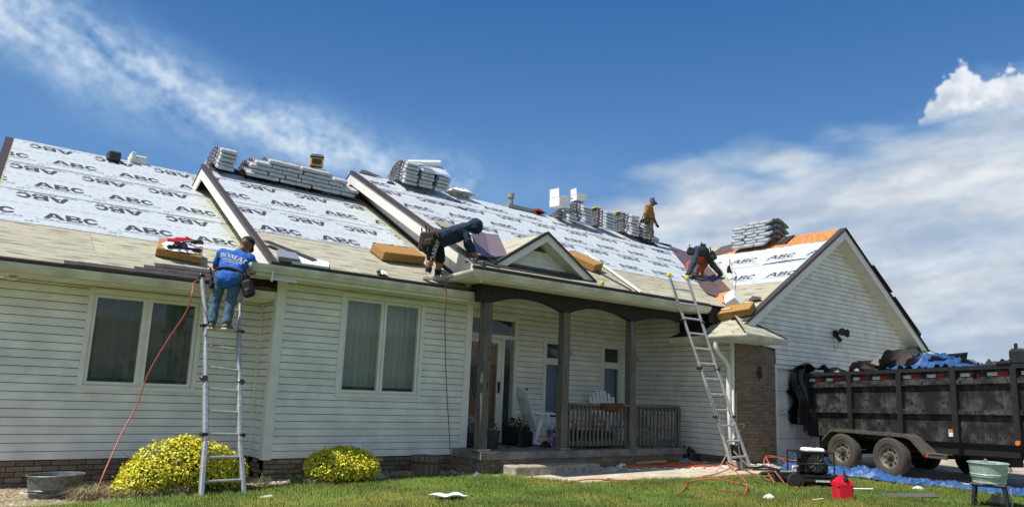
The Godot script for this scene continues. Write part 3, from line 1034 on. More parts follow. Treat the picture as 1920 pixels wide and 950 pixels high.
# one strip of underlayment between e0..e1 and d0..d1; ends ragged; lifted by its lap
func sheet(parent: Node, P: Plane3, e0: float, e1: float, d0: float, d1: float, shift: float, lift: float, clip := PackedVector2Array(), rag0 := 0.03, rag1 := 0.03, turned := false) -> void:
	var poly := PackedVector2Array()
	var k := 14
	for j in k + 1:
		poly.append(Vector2(lerpf(e0, e1, float(j) / k), d0 + rng.randf_range(-0.006, 0.006)))
	for j in range(1, 9):
		poly.append(Vector2(e1 + rng.randf_range(-rag1, rag1), lerpf(d0, d1, j / 9.0)))
	for j in range(k, -1, -1):
		poly.append(Vector2(lerpf(e0, e1, float(j) / k), d1))
	for j in range(8, 0, -1):
		poly.append(Vector2(e0 + rng.randf_range(-rag0, rag0), lerpf(d0, d1, j / 9.0)))
	var lst := [poly] if clip.is_empty() else Geometry2D.intersect_polygons(poly, clip)
	for q in lst:
		var m := MB.new()
		m.prism(q, func(p: Vector2, o: float): return P.at(p, o + (lift if p.y < d0 + 0.05 else lift * 0.6)), 0.0, 0.003, func(p: Vector2):
			var uv := Vector2((p.x + shift) / 2.24, 1.0 - (p.y - d0) / 1.58)
			return Vector2(1.0 - uv.x, 1.0 - uv.y) if turned else uv)
		part(parent, "underlayment_sheet", m, sheet_mat())

const GUT := [[-0.12, 0.0], [-0.12, -0.115], [-0.05, -0.118], [-0.034, -0.088], [-0.010, -0.055], [0.0, -0.03], [0.0, 0.0], [-0.014, 0.0], [-0.014, -0.022], [-0.045, -0.10], [-0.11, -0.10], [-0.11, 0.0]]

# extrusion along points; outs: outward vector at each point (mitred at corners)
func run_profile(m: MB, prof: Array, pts: Array, outs: Array) -> void:
	for k in pts.size() - 1:
		var dir: Vector3 = ((pts[k + 1] as Vector3) - (pts[k] as Vector3)).normalized()
		var mid := Vector2.ZERO
		for p in prof: mid += Vector2(p[0], p[1]) / prof.size()
		for j in prof.size():
			var a: Array = prof[j]
			var b: Array = prof[(j + 1) % prof.size()]
			var q := []
			for s in [[k, a], [k, b], [k + 1, b], [k + 1, a]]:
				q.append(pts[s[0]] + outs[s[0]] * s[1][0] + Vector3.UP * s[1][1])
			# outward of the ring: the profile runs anticlockwise seen against its direction
			var e := Vector2(b[0] - a[0], b[1] - a[1])
			var nn := Vector2(e.y, -e.x)
			var ov: Vector3 = (outs[k] + outs[k + 1]).normalized()
			m.quad(q[0], q[1], q[2], q[3], ov * nn.x + Vector3.UP * nn.y)
	for e2 in [0, pts.size() - 1]:
		var poly := PackedVector2Array()
		for p in prof: poly.append(Vector2(p[0], p[1]))
		var idx := Geometry2D.triangulate_polygon(poly)
		var w: Vector3 = (pts[0] - pts[1]) if e2 == 0 else (pts[-1] - pts[-2])
		for t in range(0, idx.size(), 3):
			var tri := []
			for z in 3:
				var pp := poly[idx[t + z]]
				tri.append(pts[e2] + outs[e2] * pp.x + Vector3.UP * pp.y)
			m.tri(tri[0], tri[1], tri[2], w)

func gutter(pts: Array, outs: Array) -> Node3D:
	var m := MB.new()
	run_profile(m, GUT, pts, outs)
	return part(house, "gutter", m, M("gutter_metal", "d9d8c8", 0.42, {"tex": grain(27, 0.01, 0.84, 1.0, 4, 1.3), "scale": 0.8, "world": true}))

# soffit or similar field of panels: along a -> b, across w
func panels(parent: Node, called: String, a: Vector3, b: Vector3, w: Vector3, step: float, th: Vector3, mat: Material, gap := 0.006, skew := Vector3.ZERO) -> void:
	var ln := a.distance_to(b)
	var k := maxi(1, int(roundf(ln / step)))
	for j in k:
		var m := MB.new()
		var p := a.lerp(b, (j + gap / step * 0.5) / k)
		var q := a.lerp(b, (j + 1 - gap / step * 0.5) / k)
		m.hexa(p, q, q + w + skew, p + w + skew, th)
		part(parent, called, m, mat)

func bricks(o: Vector3, dir: Vector3, nrm: Vector3, ln: float, y0: float, y1: float) -> void:
	var bl := 0.2086
	var bh := 0.0718
	var row := 0
	var y := y1 - bh
	while y > y0 - bh:
		var s := -bl * 0.5 * (row % 2)
		while s < ln - 0.01:
			var a := maxf(s, 0.0)
			var b := minf(s + bl, ln)
			if b - a > 0.03:
				var ce := wall_put(o, dir, nrm, (a + b) * 0.5, y + bh * 0.5, 0.0)
				var bas := Basis(dir, Vector3.UP, nrm).scaled_local(Vector3((b - a - 0.009) / 0.2, 1, 1))
				brick_spots.append([Transform3D(bas, ce), -(ce - Vector3(0, 1.5, 0)).length() * (1.0 if ce.x < 7.0 else 1.0)])
			s += bl
		y -= bh
		row += 1

func lay_bricks() -> void:
	brick_spots.sort_custom(func(a, b): return a[1] > b[1])
	var hold := MB.new()
	var core := Node3D.new()
	core.name = "brickwork"
	house.add_child(core)
	var bmats := []
	for k in 5:
		bmats.append(M("brick%d" % k, ["8f8071", "9c8d7c", "807264", "ab9b88", "928374"][k], 0.92, {"tex": brick_picture(), "scale": Vector3(2.6, 5.2, 2.6), "world": true}))
	var bmesh := []
	for k in 5:
		var m := MB.new()
		m.cbox(Vector3(0, 0, 0.0), Vector3(0.2, 0.0615, 0.03 + 0.002 * (k % 3)), 0.004)
		bmesh.append(m)
	for k in brick_spots.size():
		var v := rng.randi() % 5
		if k < 300:
			var o := part(core, "brick", bmesh[v].mesh() if not bmesh[v].has_meta("am") else bmesh[v].get_meta("am"), null)
			if not bmesh[v].has_meta("am"): bmesh[v].set_meta("am", o.mesh)
			o.material_override = null
			o.mesh.surface_set_material(0, bmats[v])
			o.transform = brick_spots[k][0]
		else:
			var t := [0.8, 0.95, 0.7, 1.1, 0.88][v] as float
			hold.col = Color(t, t, t)
			var tmp := MB.new()
			tmp.col = hold.col
			tmp.box(Vector3.ZERO, Vector3(0.2, 0.0615, 0.03))
			hold.add(tmp, brick_spots[k][0])
	var rest := part(core, "bricks", hold, M("brick_rest", "a3937f", 0.92, {"tex": brick_picture(), "scale": Vector3(2.6, 5.2, 2.6), "world": true, "vc": true}))
	rest.set_meta("kind", "stuff")

func brick_picture() -> ImageTexture:
	if tex_cache.has("brick"): return tex_cache["brick"]
	var im := Image.create(256, 256, false, Image.FORMAT_RGB8)
	var a := noise(81, 0.035, 4)
	var b := noise(83, 0.16, 2)
	for y in 256:
		for x in 256:
			var w := a.get_noise_2d(x, y)
			var k := 0.80 + 0.2 * b.get_noise_2d(x, y)
			var c := Color(k, k * 0.96, k * 0.92)
			c = c.lerp(Color(1.0, 1.0, 1.0), smoothstep(0.14, 0.36, w) * 0.8)
			im.set_pixel(x, y, c)
	var t := ImageTexture.create_from_image(im)
	tex_cache["brick"] = t
	return t

func build_house() -> void:
	house = thing("house", "single-storey house with cream lap siding and its roof stripped for re-roofing", "house")
	var R := Vector3.RIGHT
	var F := Vector3.BACK
	var up := Vector3.UP
	var tm := trim()
	var brown := M("brown_metal", "4a403d", 0.45, {"tex": grain(29, 0.02, 0.85, 1.0), "scale": 1.0, "world": true})
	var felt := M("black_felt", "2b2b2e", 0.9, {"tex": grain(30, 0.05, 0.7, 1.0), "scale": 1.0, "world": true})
	# ---------------- walls
	var oa := Vector3(0.53, 0, -12.24)
	var wina := Rect2(1.97 - 0.53, 1.33, 1.50, 1.33)
	siding_wall(oa, R, F, 4.0, 0.325, 2.74, [wina])
	window_unit(oa, R, F, wina, [Rect2(wina.position.x + 0.02, 1.35, 0.71, 1.29), Rect2(wina.position.x + 0.77, 1.35, 0.71, 1.29)], "1c2423", "434f4c")
	siding_wall(Vector3(4.46, 0, -12.24), F, -R, 0.64, 0.325, 2.74)
	var ob := Vector3(4.46, 0, -11.6)
	var winb := Rect2(5.60 - 4.46, 1.345, 1.52, 1.61)
	siding_wall(ob, R, F, 3.76, 0.33, 3.09, [winb])
	window_unit(ob, R, F, winb, [Rect2(winb.position.x + 0.02, 1.365, 0.73, 1.57), Rect2(winb.position.x + 0.77, 1.365, 0.73, 1.57)], "1b2224", "8b958e")
	siding_wall(Vector3(8.22, 0, -11.6), -F, R, 1.15, 0.44, 3.5)
	var op := Vector3(8.05, 0, -12.75)
	var door := Rect2(8.80 - 8.05, 0.56, 1.42, 2.44)
	var w1 := Rect2(11.08 - 8.05, 0.90, 0.60, 1.74)
	var w2 := Rect2(12.91 - 8.05, 0.90, 0.62, 1.75)
	siding_wall(op, R, F, 6.05, 0.44, 3.62, [door, w1, w2])
	for w in [w1, w2]:
		window_unit(op, R, F, w, [Rect2(w.position.x + 0.02, w.end.y - 0.43, w.size.x - 0.04, 0.41), Rect2(w.position.x + 0.02, w.position.y + 0.02, w.size.x - 0.04, 1.24)], "12181b", "7787a0")
	siding_wall(Vector3(14.1, 0, -12.75), F, -R, 2.77, 0.30, 3.5)
	# gable over the garage
	var og := Vector3(14.1, 0, -9.9)
	siding_wall(og, R, F, 8.64, 2.36, 5.62, [], func(y): 

		var l: float = 0.0 if y > 2.72 else 1.56
		var half: float = (5.80 - y) / 0.635
		return Vector2(maxf(l, 4.32 - half), minf(8.64 if y > 2.72 else 8.64 - 1.56, 4.32 + half)))
	# corner posts and other white trim
	var post := func(x: float, z: float, y0: float, y1: float, sx := 0.14, sz := 0.14) -> void:
		var m := MB.new()
		m.cbox(Vector3(x, (y0 + y1) * 0.5, z), Vector3(sx, y1 - y0, sz), 0.008)
		part(house, "corner_post", m, tm)
	post.call(0.58, -12.22, 0.30, 2.735, 0.15, 0.10)
	post.call(4.50, -11.635, 0.31, 3.085, 0.15, 0.15)
	post.call(8.165, -11.64, 0.445, 3.085, 0.14, 0.15)
	post.call(4.445, -12.215, 0.31, 2.735, 0.03, 0.03)
	post.call(14.09, -9.965, 0.28, 2.86, 0.05, 0.09)
	# ---------------- foundation
	var fm := MB.new()
	fm.hexa(Vector3(0.5, -0.5, -12.25), Vector3(4.47, -0.5, -12.25), Vector3(4.47, 0.315, -12.25), Vector3(0.5, 0.315, -12.25), Vector3(0, 0, -0.2))
	fm.hexa(Vector3(4.48, -0.5, -11.61), Vector3(8.1, -0.5, -11.61), Vector3(8.1, 0.315, -11.61), Vector3(4.48, 0.315, -11.61), Vector3(0, 0, -0.75))
	fm.hexa(Vector3(7.98, -0.5, -10.76), Vector3(13.38, -0.5, -10.76), Vector3(13.38, 0.31, -10.76), Vector3(7.98, 0.31, -10.76), Vector3(0, 0, -0.84))
	fm.hexa(Vector3(14.11, -0.5, -12.7), Vector3(14.11, -0.5, -9.91), Vector3(14.11, 0.29, -9.91), Vector3(14.11, 0.29, -12.7), Vector3(0.3, 0, 0))
	fm.hexa(Vector3(14.14, -0.5, -9.92), Vector3(15.64, -0.5, -9.92), Vector3(15.64, 2.72, -9.92), Vector3(14.14, 2.72, -9.92), Vector3(0, 0, -0.25))
	fm.hexa(Vector3(21.2, -0.5, -9.92), Vector3(22.7, -0.5, -9.92), Vector3(22.7, 2.72, -9.92), Vector3(21.2, 2.72, -9.92), Vector3(0, 0, -0.25))
	part(house, "foundation", fm, M("mortar", "b5ab9d", 0.95, {"tex": grain(31, 0.06, 0.8, 1.0), "scale": 1.5, "world": true}))
	bricks(Vector3(0.5, 0, -12.248), R, F, 3.97, -0.12, 0.315)
	bricks(Vector3(4.475, 0, -12.25), F, -R, 0.65, -0.1, 0.315)
	bricks(Vector3(4.47, 0, -11.608), R, F, 3.5, -0.08, 0.315)
	bricks(Vector3(7.985, 0, -11.6), F, -R, 0.84, 0.0, 0.31)
	bricks(Vector3(7.97, 0, -10.758), R, F, 5.42, 0.02, 0.31)
	bricks(Vector3(14.105, 0, -12.7), F, -R, 2.68, 0.05, 0.29)
	bricks(Vector3(14.13, 0, -9.918), R, F, 1.52, 0.06, 2.72)
	bricks(Vector3(14.135, 0, -10.03), F, -R, 0.12, 0.06, 2.72)
	lay_bricks()
	# ---------------- porch
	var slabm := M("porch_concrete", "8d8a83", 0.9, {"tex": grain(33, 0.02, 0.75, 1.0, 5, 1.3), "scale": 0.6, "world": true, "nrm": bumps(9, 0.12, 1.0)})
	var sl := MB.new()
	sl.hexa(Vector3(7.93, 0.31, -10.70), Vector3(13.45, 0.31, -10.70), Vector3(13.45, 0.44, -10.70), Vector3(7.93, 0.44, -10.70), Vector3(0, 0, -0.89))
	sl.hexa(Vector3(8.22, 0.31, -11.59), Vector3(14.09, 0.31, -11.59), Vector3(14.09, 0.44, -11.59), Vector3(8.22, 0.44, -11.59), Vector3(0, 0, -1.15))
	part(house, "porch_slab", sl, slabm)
	var stp := MB.new()
	stp.cbox(Vector3(9.44, 0.12, -10.55), Vector3(2.05, 0.21, 0.42), 0.02)
	part(house, "porch_step", stp, M("step_concrete", "b3ab9b", 0.9, {"tex": grain(34, 0.03, 0.72, 1.0, 5, 1.3), "scale": 0.9, "world": true, "nrm": bumps(9, 0.12, 1.0)}))
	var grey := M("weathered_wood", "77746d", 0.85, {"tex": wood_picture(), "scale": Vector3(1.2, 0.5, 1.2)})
	for px in [8.02, 9.93, 11.83]:
		var m := MB.new()
		m.cbox(Vector3(px, 1.74, -10.86), Vector3(0.175, 2.60, 0.175), 0.012)
		var o := part(house, "porch_post", m, grey)
		var bm := MB.new()
		bm.cbox(Vector3(px, 0.462, -10.86), Vector3(0.27, 0.044, 0.26), 0.008)
		part(o, "post_base", bm, slabm)
		if px > 8.0:
			# scroll hook
			var hk := MB.new()
			var hp := []
			for k in 9:
				var a := PI * k / 8.0
				hp.append(Vector3(px + 0.09 + 0.02 + 0.06 * (k / 8.0) + 0.0, 2.28 - 0.045 * sin(a) + 0.02 * (k / 8.0), -10.80))
			hk.tube(hp, 0.006, 6)
			hk.box(Vector3(px + 0.092, 2.28, -10.80), Vector3(0.012, 0.16, 0.03))
			part(o, "hook", hk, M("black_iron", "17171a", 0.5))
	# arched beam
	var top := func(x: float) -> float: return 3.36
	var bot := func(x: float) -> float:
		for seg in [[8.12, 9.83], [10.03, 11.73], [11.93, 14.05]]:
			if x > seg[0] and x < seg[1]:
				var t: float = (x - seg[0]) / (seg[1] - seg[0])
				return 3.045 + 0.155 * pow(sin(PI * clampf(t, 0.0, 1.0)), 0.8)
		return 3.045
	var bp := PackedVector2Array()
	var nseg := 90
	for k in nseg + 1:
		var x := lerpf(7.80, 14.08, float(k) / nseg)
		bp.append(Vector2(x, bot.call(x)))
	bp.append(Vector2(14.08, 3.36)); bp.append(Vector2(7.80, 3.36))
	var bm2 := MB.new()
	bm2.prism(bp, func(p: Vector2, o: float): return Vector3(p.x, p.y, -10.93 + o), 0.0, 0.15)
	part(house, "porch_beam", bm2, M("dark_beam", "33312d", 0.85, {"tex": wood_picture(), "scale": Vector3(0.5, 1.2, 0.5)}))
	# railing: two bays, each baluster its own piece
	for bay in [[10.03, 11.73, 15], [11.93, 13.32, 12]]:
		var rl := MB.new()
		rl.cbox(Vector3((bay[0] + bay[1]) * 0.5, 1.30, -10.84), Vector3(bay[1] - bay[0], 0.045, 0.13), 0.008)
		rl.box(Vector3((bay[0] + bay[1]) * 0.5, 1.235, -10.88), Vector3(bay[1] - bay[0], 0.085, 0.035))
		rl.box(Vector3((bay[0] + bay[1]) * 0.5, 0.56, -10.88), Vector3(bay[1] - bay[0], 0.085, 0.035))
		if bay[1] > 13.0: rl.cbox(Vector3(13.36, 0.86, -10.86), Vector3(0.10, 0.84, 0.10), 0.008)
		var ro := part(house, "porch_railing", rl, grey)
		for k in bay[2]:
			var x := lerpf(bay[0] + 0.07, bay[1] - 0.07, float(k) / (bay[2] - 1))
			var b := MB.new()
			b.cbox(Vector3(x + rng.randf_range(-0.004, 0.004), 0.885, -10.842), Vector3(0.042, 0.78, 0.038), 0.005, Basis(Vector3.BACK, rng.randf_range(-0.008, 0.008)))
			part(ro, "baluster", b, grey)
	# soffit of the porch
	var sof := part(house, "soffit", MB.new().mesh(), tm)
	panels(sof, "soffit_panel", Vector3(7.32, 3.365, -10.34), Vector3(13.75, 3.365, -10.34), Vector3(0, 0, -2.4), 0.40, Vector3(0, 0.012, 0), tm)
	# ---------------- entry door
	build_entry(op, door)
	# ---------------- eaves A
	gutter([Vector3(0.35, 2.885, -11.60), Vector3(4.44, 2.885, -11.60)], [F, F])
	var ea := MB.new()
	ea.box(Vector3(2.42, 2.815, -11.735), Vector3(4.05, 0.15, 0.022))
	part(house, "fascia", ea, tm)
	var sa := part(house, "soffit", MB.new().mesh(), tm)
	panels(sa, "soffit_panel", Vector3(0.40, 2.745, -11.748), Vector3(4.44, 2.745, -11.748), Vector3(0, 0, -0.49), 0.20, Vector3(0, 0.012, 0), tm)
	# eaves B
	gutter([Vector3(3.76, 3.19, -11.42), Vector3(3.76, 3.215, -10.96), Vector3(8.14, 3.215, -10.96)], [-R, F - R, F])
	var eb := MB.new()
	eb.box(Vector3(6.03, 3.135, -11.095), Vector3(4.22, 0.17, 0.022))
	eb.box(Vector3(3.90, 3.135, -11.35), Vector3(0.022, 0.17, 0.52))
	part(house, "fascia", eb, tm)
	var sb := part(house, "soffit", MB.new().mesh(), tm)
	panels(sb, "soffit_panel", Vector3(3.92, 3.07, -11.11), Vector3(8.15, 3.07, -11.11), Vector3(0, 0, -0.50), 0.20, Vector3(0, 0.012, 0), tm)
	# black panel coloured as the shade in the gap beside the boxed eave
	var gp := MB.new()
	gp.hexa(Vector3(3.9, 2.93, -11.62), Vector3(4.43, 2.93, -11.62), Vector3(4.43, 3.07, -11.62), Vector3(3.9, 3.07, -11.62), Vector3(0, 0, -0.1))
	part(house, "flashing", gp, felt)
	# eaves C
	gutter([Vector3(7.23, 3.45, -11.25), Vector3(7.23, 3.50, -10.22), Vector3(13.72, 3.50, -10.22)], [-R, F - R, F])
	var ec := MB.new()
	ec.box(Vector3(10.55, 3.43, -10.335), Vector3(6.4, 0.15, 0.016))
	part(house, "fascia", ec, tm)
	# ---------------- roof A
	var ra := part(house, "roof", MB.new().mesh(), tm)
	var rega := PackedVector2Array([Vector2(0.38, 0), Vector2(4.50, 0), Vector2(4.50, 6.2), Vector2(0.89, 6.2)])
	deck(ra, RA, rega, deck_mat())
	var clip_a := PackedVector2Array([Vector2(0.55, 0), Vector2(4.4, 0), Vector2(4.4, 6.2), Vector2(1.02, 6.2)])
	sheet(ra, RA, 0.4, 4.22, 1.42, 3.02, 0.33, 0.004, clip_a)
	sheet(ra, RA, 0.4, 4.26, 2.96, 4.62, 0.40, 0.009, clip_a)
	sheet(ra, RA, 0.4, 4.24, 4.55, 6.19, 0.05, 0.014, clip_a, 0.03, 0.03)
	var de := MB.new()
	de.prism(PackedVector2Array([Vector2(0.36, 0.0), Vector2(0.48, 0.0), Vector2(1.0, 6.2), Vector2(0.88, 6.2)]), func(p: Vector2, o: float): return RA.at(p, o), -0.02, 0.012)
	de.prism(PackedVector2Array([Vector2(0.36, -0.012), Vector2(4.42, -0.012), Vector2(4.42, 0.03), Vector2(0.36, 0.03)]), func(p: Vector2, o: float): return RA.at(p, o), -0.05, 0.006)
	part(ra, "drip_edge", de, brown)
	var fl := MB.new()
	fl.prism(PackedVector2Array([Vector2(4.43, 0.05), Vector2(4.50, 0.05), Vector2(4.50, 6.1), Vector2(4.43, 6.1)]), func(p: Vector2, o: float): return RA.at(p, o), 0.003, 0.012)
	part(ra, "step_flashing", fl, felt)
	# the side walls that rise to the next roof, and their rakes
	rake(RB, RA, 4.09, 4.13, 4.50, 0.0, 5.2)
	rake(RC, RB, 7.50, 7.26, 7.72, 0.1, 5.65)
	# ---------------- roof B
	var rb := part(house, "roof", MB.new().mesh(), tm)
	var regb := PackedVector2Array([Vector2(4.10, 0), Vector2(8.15, 0), Vector2(8.15, 0.9), Vector2(7.75, 0.9), Vector2(7.75, 5.2), Vector2(4.14, 5.2)])
	deck(rb, RB, regb, deck_mat(), "deck_panel", 1.5)
	sheet(rb, RB, 4.20, 7.38, 1.36, 2.95, 0.36, 0.004, PackedVector2Array(), 0.01, 0.07, true)
	sheet(rb, RB, 4.20, 7.42, 2.86, 4.46, 0.02, 0.009, PackedVector2Array(), 0.01, 0.07)
	sheet(rb, RB, 4.20, 7.36, 4.36, 4.95, 0.16, 0.014, PackedVector2Array(), 0.01, 0.07)
	var db := MB.new()
	db.prism(PackedVector2Array([Vector2(4.06, -0.02), Vector2(4.16, -0.02), Vector2(4.20, 5.2), Vector2(4.10, 5.2)]), func(p: Vector2, o: float): return RB.at(p, o), -0.05, 0.014)
	db.prism(PackedVector2Array([Vector2(4.16, -0.015), Vector2(8.15, -0.015), Vector2(8.15, 0.03), Vector2(4.16, 0.03)]), func(p: Vector2, o: float): return RB.at(p, o), -0.05, 0.006)
	part(rb, "drip_edge", db, brown)
	var fb := MB.new()
	fb.prism(PackedVector2Array([Vector2(7.65, 0.4), Vector2(7.72, 0.4), Vector2(7.72, 5.1), Vector2(7.65, 5.1)]), func(p: Vector2, o: float): return RB.at(p, o), 0.003, 0.012)
	fb.prism(PackedVector2Array([Vector2(7.40, 0.24), Vector2(8.12, 0.10), Vector2(8.12, 0.85), Vector2(7.40, 0.85)]), func(p: Vector2, o: float): return RB.at(p, o), 0.003, 0.010)
	part(rb, "step_flashing", fb, felt)
	# rows of laid shingles
	for row in 3:
		var x := 4.22 + 0.1 * row
		while x < 7.3:
			shingle(rb, RB, x, minf(x + 0.98, 7.36), 4.86 + row * 0.14, 0.20 if row == 2 else 0.30, 0.018 + row * 0.004)
			x += 0.985
	for st in [[1.47, 3.6, 0.0, 0.13], [2.36, 3.62, 0.02, 0.2], [2.50, 3.6, 0.14, 0.17], [2.66, 3.58, 0.28, 0.14]]:
		var x: float = st[0]
		var k := 0
		while x < st[1] - 0.05:
			shingle(ra, RA, x, minf(x + 0.98, st[1]), st[2], st[3], 0.010 + st[2] * 0.05)
			x += 0.985
			k += 1
	# ---------------- roof C
	var rc := part(house, "roof", MB.new().mesh(), tm)
	var regc := PackedVector2Array([Vector2(7.30, -0.02), Vector2(14.5, -0.02), Vector2(18.42, 4.98), Vector2(16.6, 5.65), Vector2(7.26, 5.65), Vector2(7.50, 0.4), Vector2(7.30, 0.3)])
	deck(rc, RC, regc, deck_mat(), "deck_panel", 0.9)
	var cc := PackedVector2Array([Vector2(7.60, 0.9), Vector2(14.7, 0.9), Vector2(18.3, 4.98), Vector2(16.6, 5.63), Vector2(7.36, 5.63)])
	sheet(rc, RC, 7.3, 16.0, 1.38, 2.98, 0.33, 0.004, cc, 0.01, 0.1)
	sheet(rc, RC, 7.3, 17.2, 2.90, 4.50, 0.87, 0.009, cc, 0.01, 0.1)
	sheet(rc, RC, 7.3, 18.3, 4.42, 5.63, 0.10, 0.014, cc, 0.01, 0.1)
	var dc := MB.new()
	dc.prism(PackedVector2Array([Vector2(7.47, 0.1), Vector2(7.57, 0.1), Vector2(7.33, 5.65), Vector2(7.23, 5.65)]), func(p: Vector2, o: float): return RC.at(p, o), -0.05, 0.014)
	dc.prism(PackedVector2Array([Vector2(7.25, -0.025), Vector2(13.7, -0.025), Vector2(13.7, 0.02), Vector2(7.25, 0.02)]), func(p: Vector2, o: float): return RC.at(p, o), -0.05, 0.006)
	part(rc, "drip_edge", dc, brown)
	# shingles along the porch eave and torn felt
	for st in [[7.30, 8.3, 0.02, 0.2], [7.30, 9.6, 0.0, 0.14]]:
		var x: float = st[0]
		while x < st[1] - 0.05:
			shingle(rc, RC, x, minf(x + 0.98, st[1]), st[2] + 0.1, st[3], 0.012)
			x += 0.985
	for tr in [[8.5, 9.5, 4.22, 0.03], [9.2, 9.6, 4.18, 0.06], [13.6, 14.3, 4.5, 0.03], [16.1, 16.7, 4.35, 0.05]]:
		var m := MB.new()
		m.prism(PackedVector2Array([Vector2(tr[0], tr[2]), Vector2(lerpf(tr[0], tr[1], 0.5), tr[2] - tr[3] * 0.4), Vector2(tr[1], tr[2] - tr[3] * 0.3), Vector2(tr[1] - 0.03, tr[2] + tr[3] * 0.7), Vector2(lerpf(tr[0], tr[1], 0.6), tr[2] + tr[3])]), func(p: Vector2, o: float): return RC.at(p, o), 0.018, 0.021)
		part(rc, "tear", m, felt)
	# ---------------- back slopes and ends, closing the shell
	var bk := MB.new()
	var slope := func(x0: float, x1: float, ry: float, rz: float, run: float) -> void:
		bk.hexa(Vector3(x0, ry, rz), Vector3(x1, ry, rz), Vector3(x1, ry - SL * run, rz - run), Vector3(x0, ry - SL * run, rz - run), Vector3(0, -0.03, 0.0))
	slope.call(0.87, 4.6, 5.91, -17.03, 4.4)
	slope.call(4.12, 7.7, 5.75, -15.54, 5.5)
	slope.call(7.25, 18.4, 6.24, -15.22, 6.3)
	part(house, "rear_roof", bk, felt)
	var br := MB.new()
	br.box(Vector3(9.5, 1.4, -21.4), Vector3(18.2, 3.6, 0.2))
	br.box(Vector3(0.62, 1.4, -16.6), Vector3(0.1, 2.8, 8.6))
	br.box(Vector3(22.66, 1.4, -15.4), Vector3(0.12, 3.2, 10.9))
	br.prism(PackedVector2Array([Vector2(-11.9, 2.7), Vector2(-17.0, 5.75), Vector2(-21.4, 3.0)]), func(p: Vector2, o: float): return Vector3(0.9 + o, p.y, p.x), 0.0, 0.1)
	part(house, "wall", br, M("siding", "f0efe7"))
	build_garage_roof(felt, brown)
	build_dormer(brown)
	# valley metal between porch roof and garage roof
	var vm := M("valley_metal", "78605a", 0.38, {"metal": 0.25, "tex": grain(36, 0.01, 0.85, 1.0), "scale": 0.7, "world": true})
	var vlo := RC.at(Vector2(14.62, 0.0), 0.03)
	var vhi := RC.at(Vector2(18.40, 5.03), 0.03)
	var dv := (vhi - vlo).normalized()
	for seg in [[0.075, 0.36], [0.345, 0.69], [0.68, 0.985]]:
		var m := MB.new()
		var a: Vector3 = vlo.lerp(vhi, seg[0]) + up * 0.004 * seg[0]
		var b: Vector3 = vlo.lerp(vhi, seg[1]) + up * 0.004 * seg[0]
		var wl := (RC.n.cross(dv)).normalized() * 0.60
		if wl.x > 0: wl = -wl
		var wr := (RG.n.cross(dv)).normalized() * 0.20
		if wr.y < 0 and wr.x < 0: wr = -wr
		if wr.z < 0: wr = -wr
		m.hexa(a, b, b + wl, a + wl, Vector3.UP * 0.003)
		m.hexa(a, b, b + wr, a + wr, Vector3.UP * 0.003)
		m.tube([a + Vector3.UP * 0.012, b + Vector3.UP * 0.012], 0.014, 6)
		part(house, "valley_flashing", m, vm)
	# two bent leaves of flashing standing behind the small gable
	for k in 2:
		var m := MB.new()
		var a := RC.at(Vector2(7.86, 0.42), 0.06)
		var b := RC.at(Vector2(8.16, 1.22), 0.28)
		if k == 0: m.hexa(a, b, b + Vector3(-0.42, 0.03, 0.10), a + Vector3(-0.40, 0.03, 0.08), RC.n * 0.003)
		else: m.hexa(a, b, b + Vector3(0.36, 0.05, -0.08), a + Vector3(0.36, 0.10, 0.02), RC.n * 0.003)
		part(house, "valley_flashing", m, M("lilac_metal", "8d7b82", 0.35, {"metal": 0.3}))
	# pipe boots and vents
	var vt := MB.new()
	vt.lathe([Vector2(0.0, 0.34), Vector2(0.09, 0.34), Vector2(0.09, 0.22), Vector2(0.065, 0.22), Vector2(0.065, -0.1)].map(func(p): return p), 14, Transform3D(Basis.IDENTITY, Vector3(11.9, 6.30, -15.25)))
	vt.box(Vector3(12.2, 6.27, -15.25), Vector3(0.95, 0.09, 0.3))
	part(house, "roof_vent", vt, M("vent_metal", "8f8a84", 0.6))
	var v2 := MB.new()
	v2.cbox(RA.at(Vector2(2.72, 6.0), 0.08), Vector3(0.24, 0.2, 0.28), 0.03)
	part(house, "roof_vent", v2, M("vent_dark", "3a3a3d", 0.7))
	var v3 := MB.new()
	v3.cbox(Vector3(3.22, 5.98, -17.08), Vector3(0.34, 0.18, 0.26), 0.02)
	v3.cbox(Vector3(3.10, 6.02, -17.0), Vector3(0.08, 0.16, 0.30), 0.01)
	part(house, "roof_vent", v3, tm)
	# fixtures on the gable: two-headed flood light and a small camera
	var fx := MB.new()
	fx.cbox(Vector3(18.30, 3.26, -9.84), Vector3(0.16, 0.16, 0.08), 0.02)
	fx.tube([Vector3(18.30, 3.26, -9.80), Vector3(18.24, 3.28, -9.68), Vector3(18.18, 3.28, -9.60)], [0.03, 0.05, 0.10], 12)
	fx.tube([Vector3(18.30, 3.26, -9.80), Vector3(18.40, 3.27, -9.70), Vector3(18.50, 3.27, -9.64)], [0.03, 0.05, 0.11], 12)
	fx.tube([Vector3(18.30, 3.20, -9.82), Vector3(18.30, 3.06, -9.72)], [0.05, 0.05], 10)
	part(house, "flood_light", fx, M("black_plastic", "1d1d20", 0.5))
	var cm := MB.new()
	cm.cbox(Vector3(18.30, 2.92, -9.84), Vector3(0.08, 0.10, 0.07), 0.015)
	cm.tube([Vector3(18.30, 2.93, -9.80), Vector3(18.36, 2.91, -9.70)], 0.035, 10)
	part(house, "camera_fixture", cm, M("white_plastic", "d9dad8", 0.5))
	# downspout at the garage corner
	var ds := MB.new()
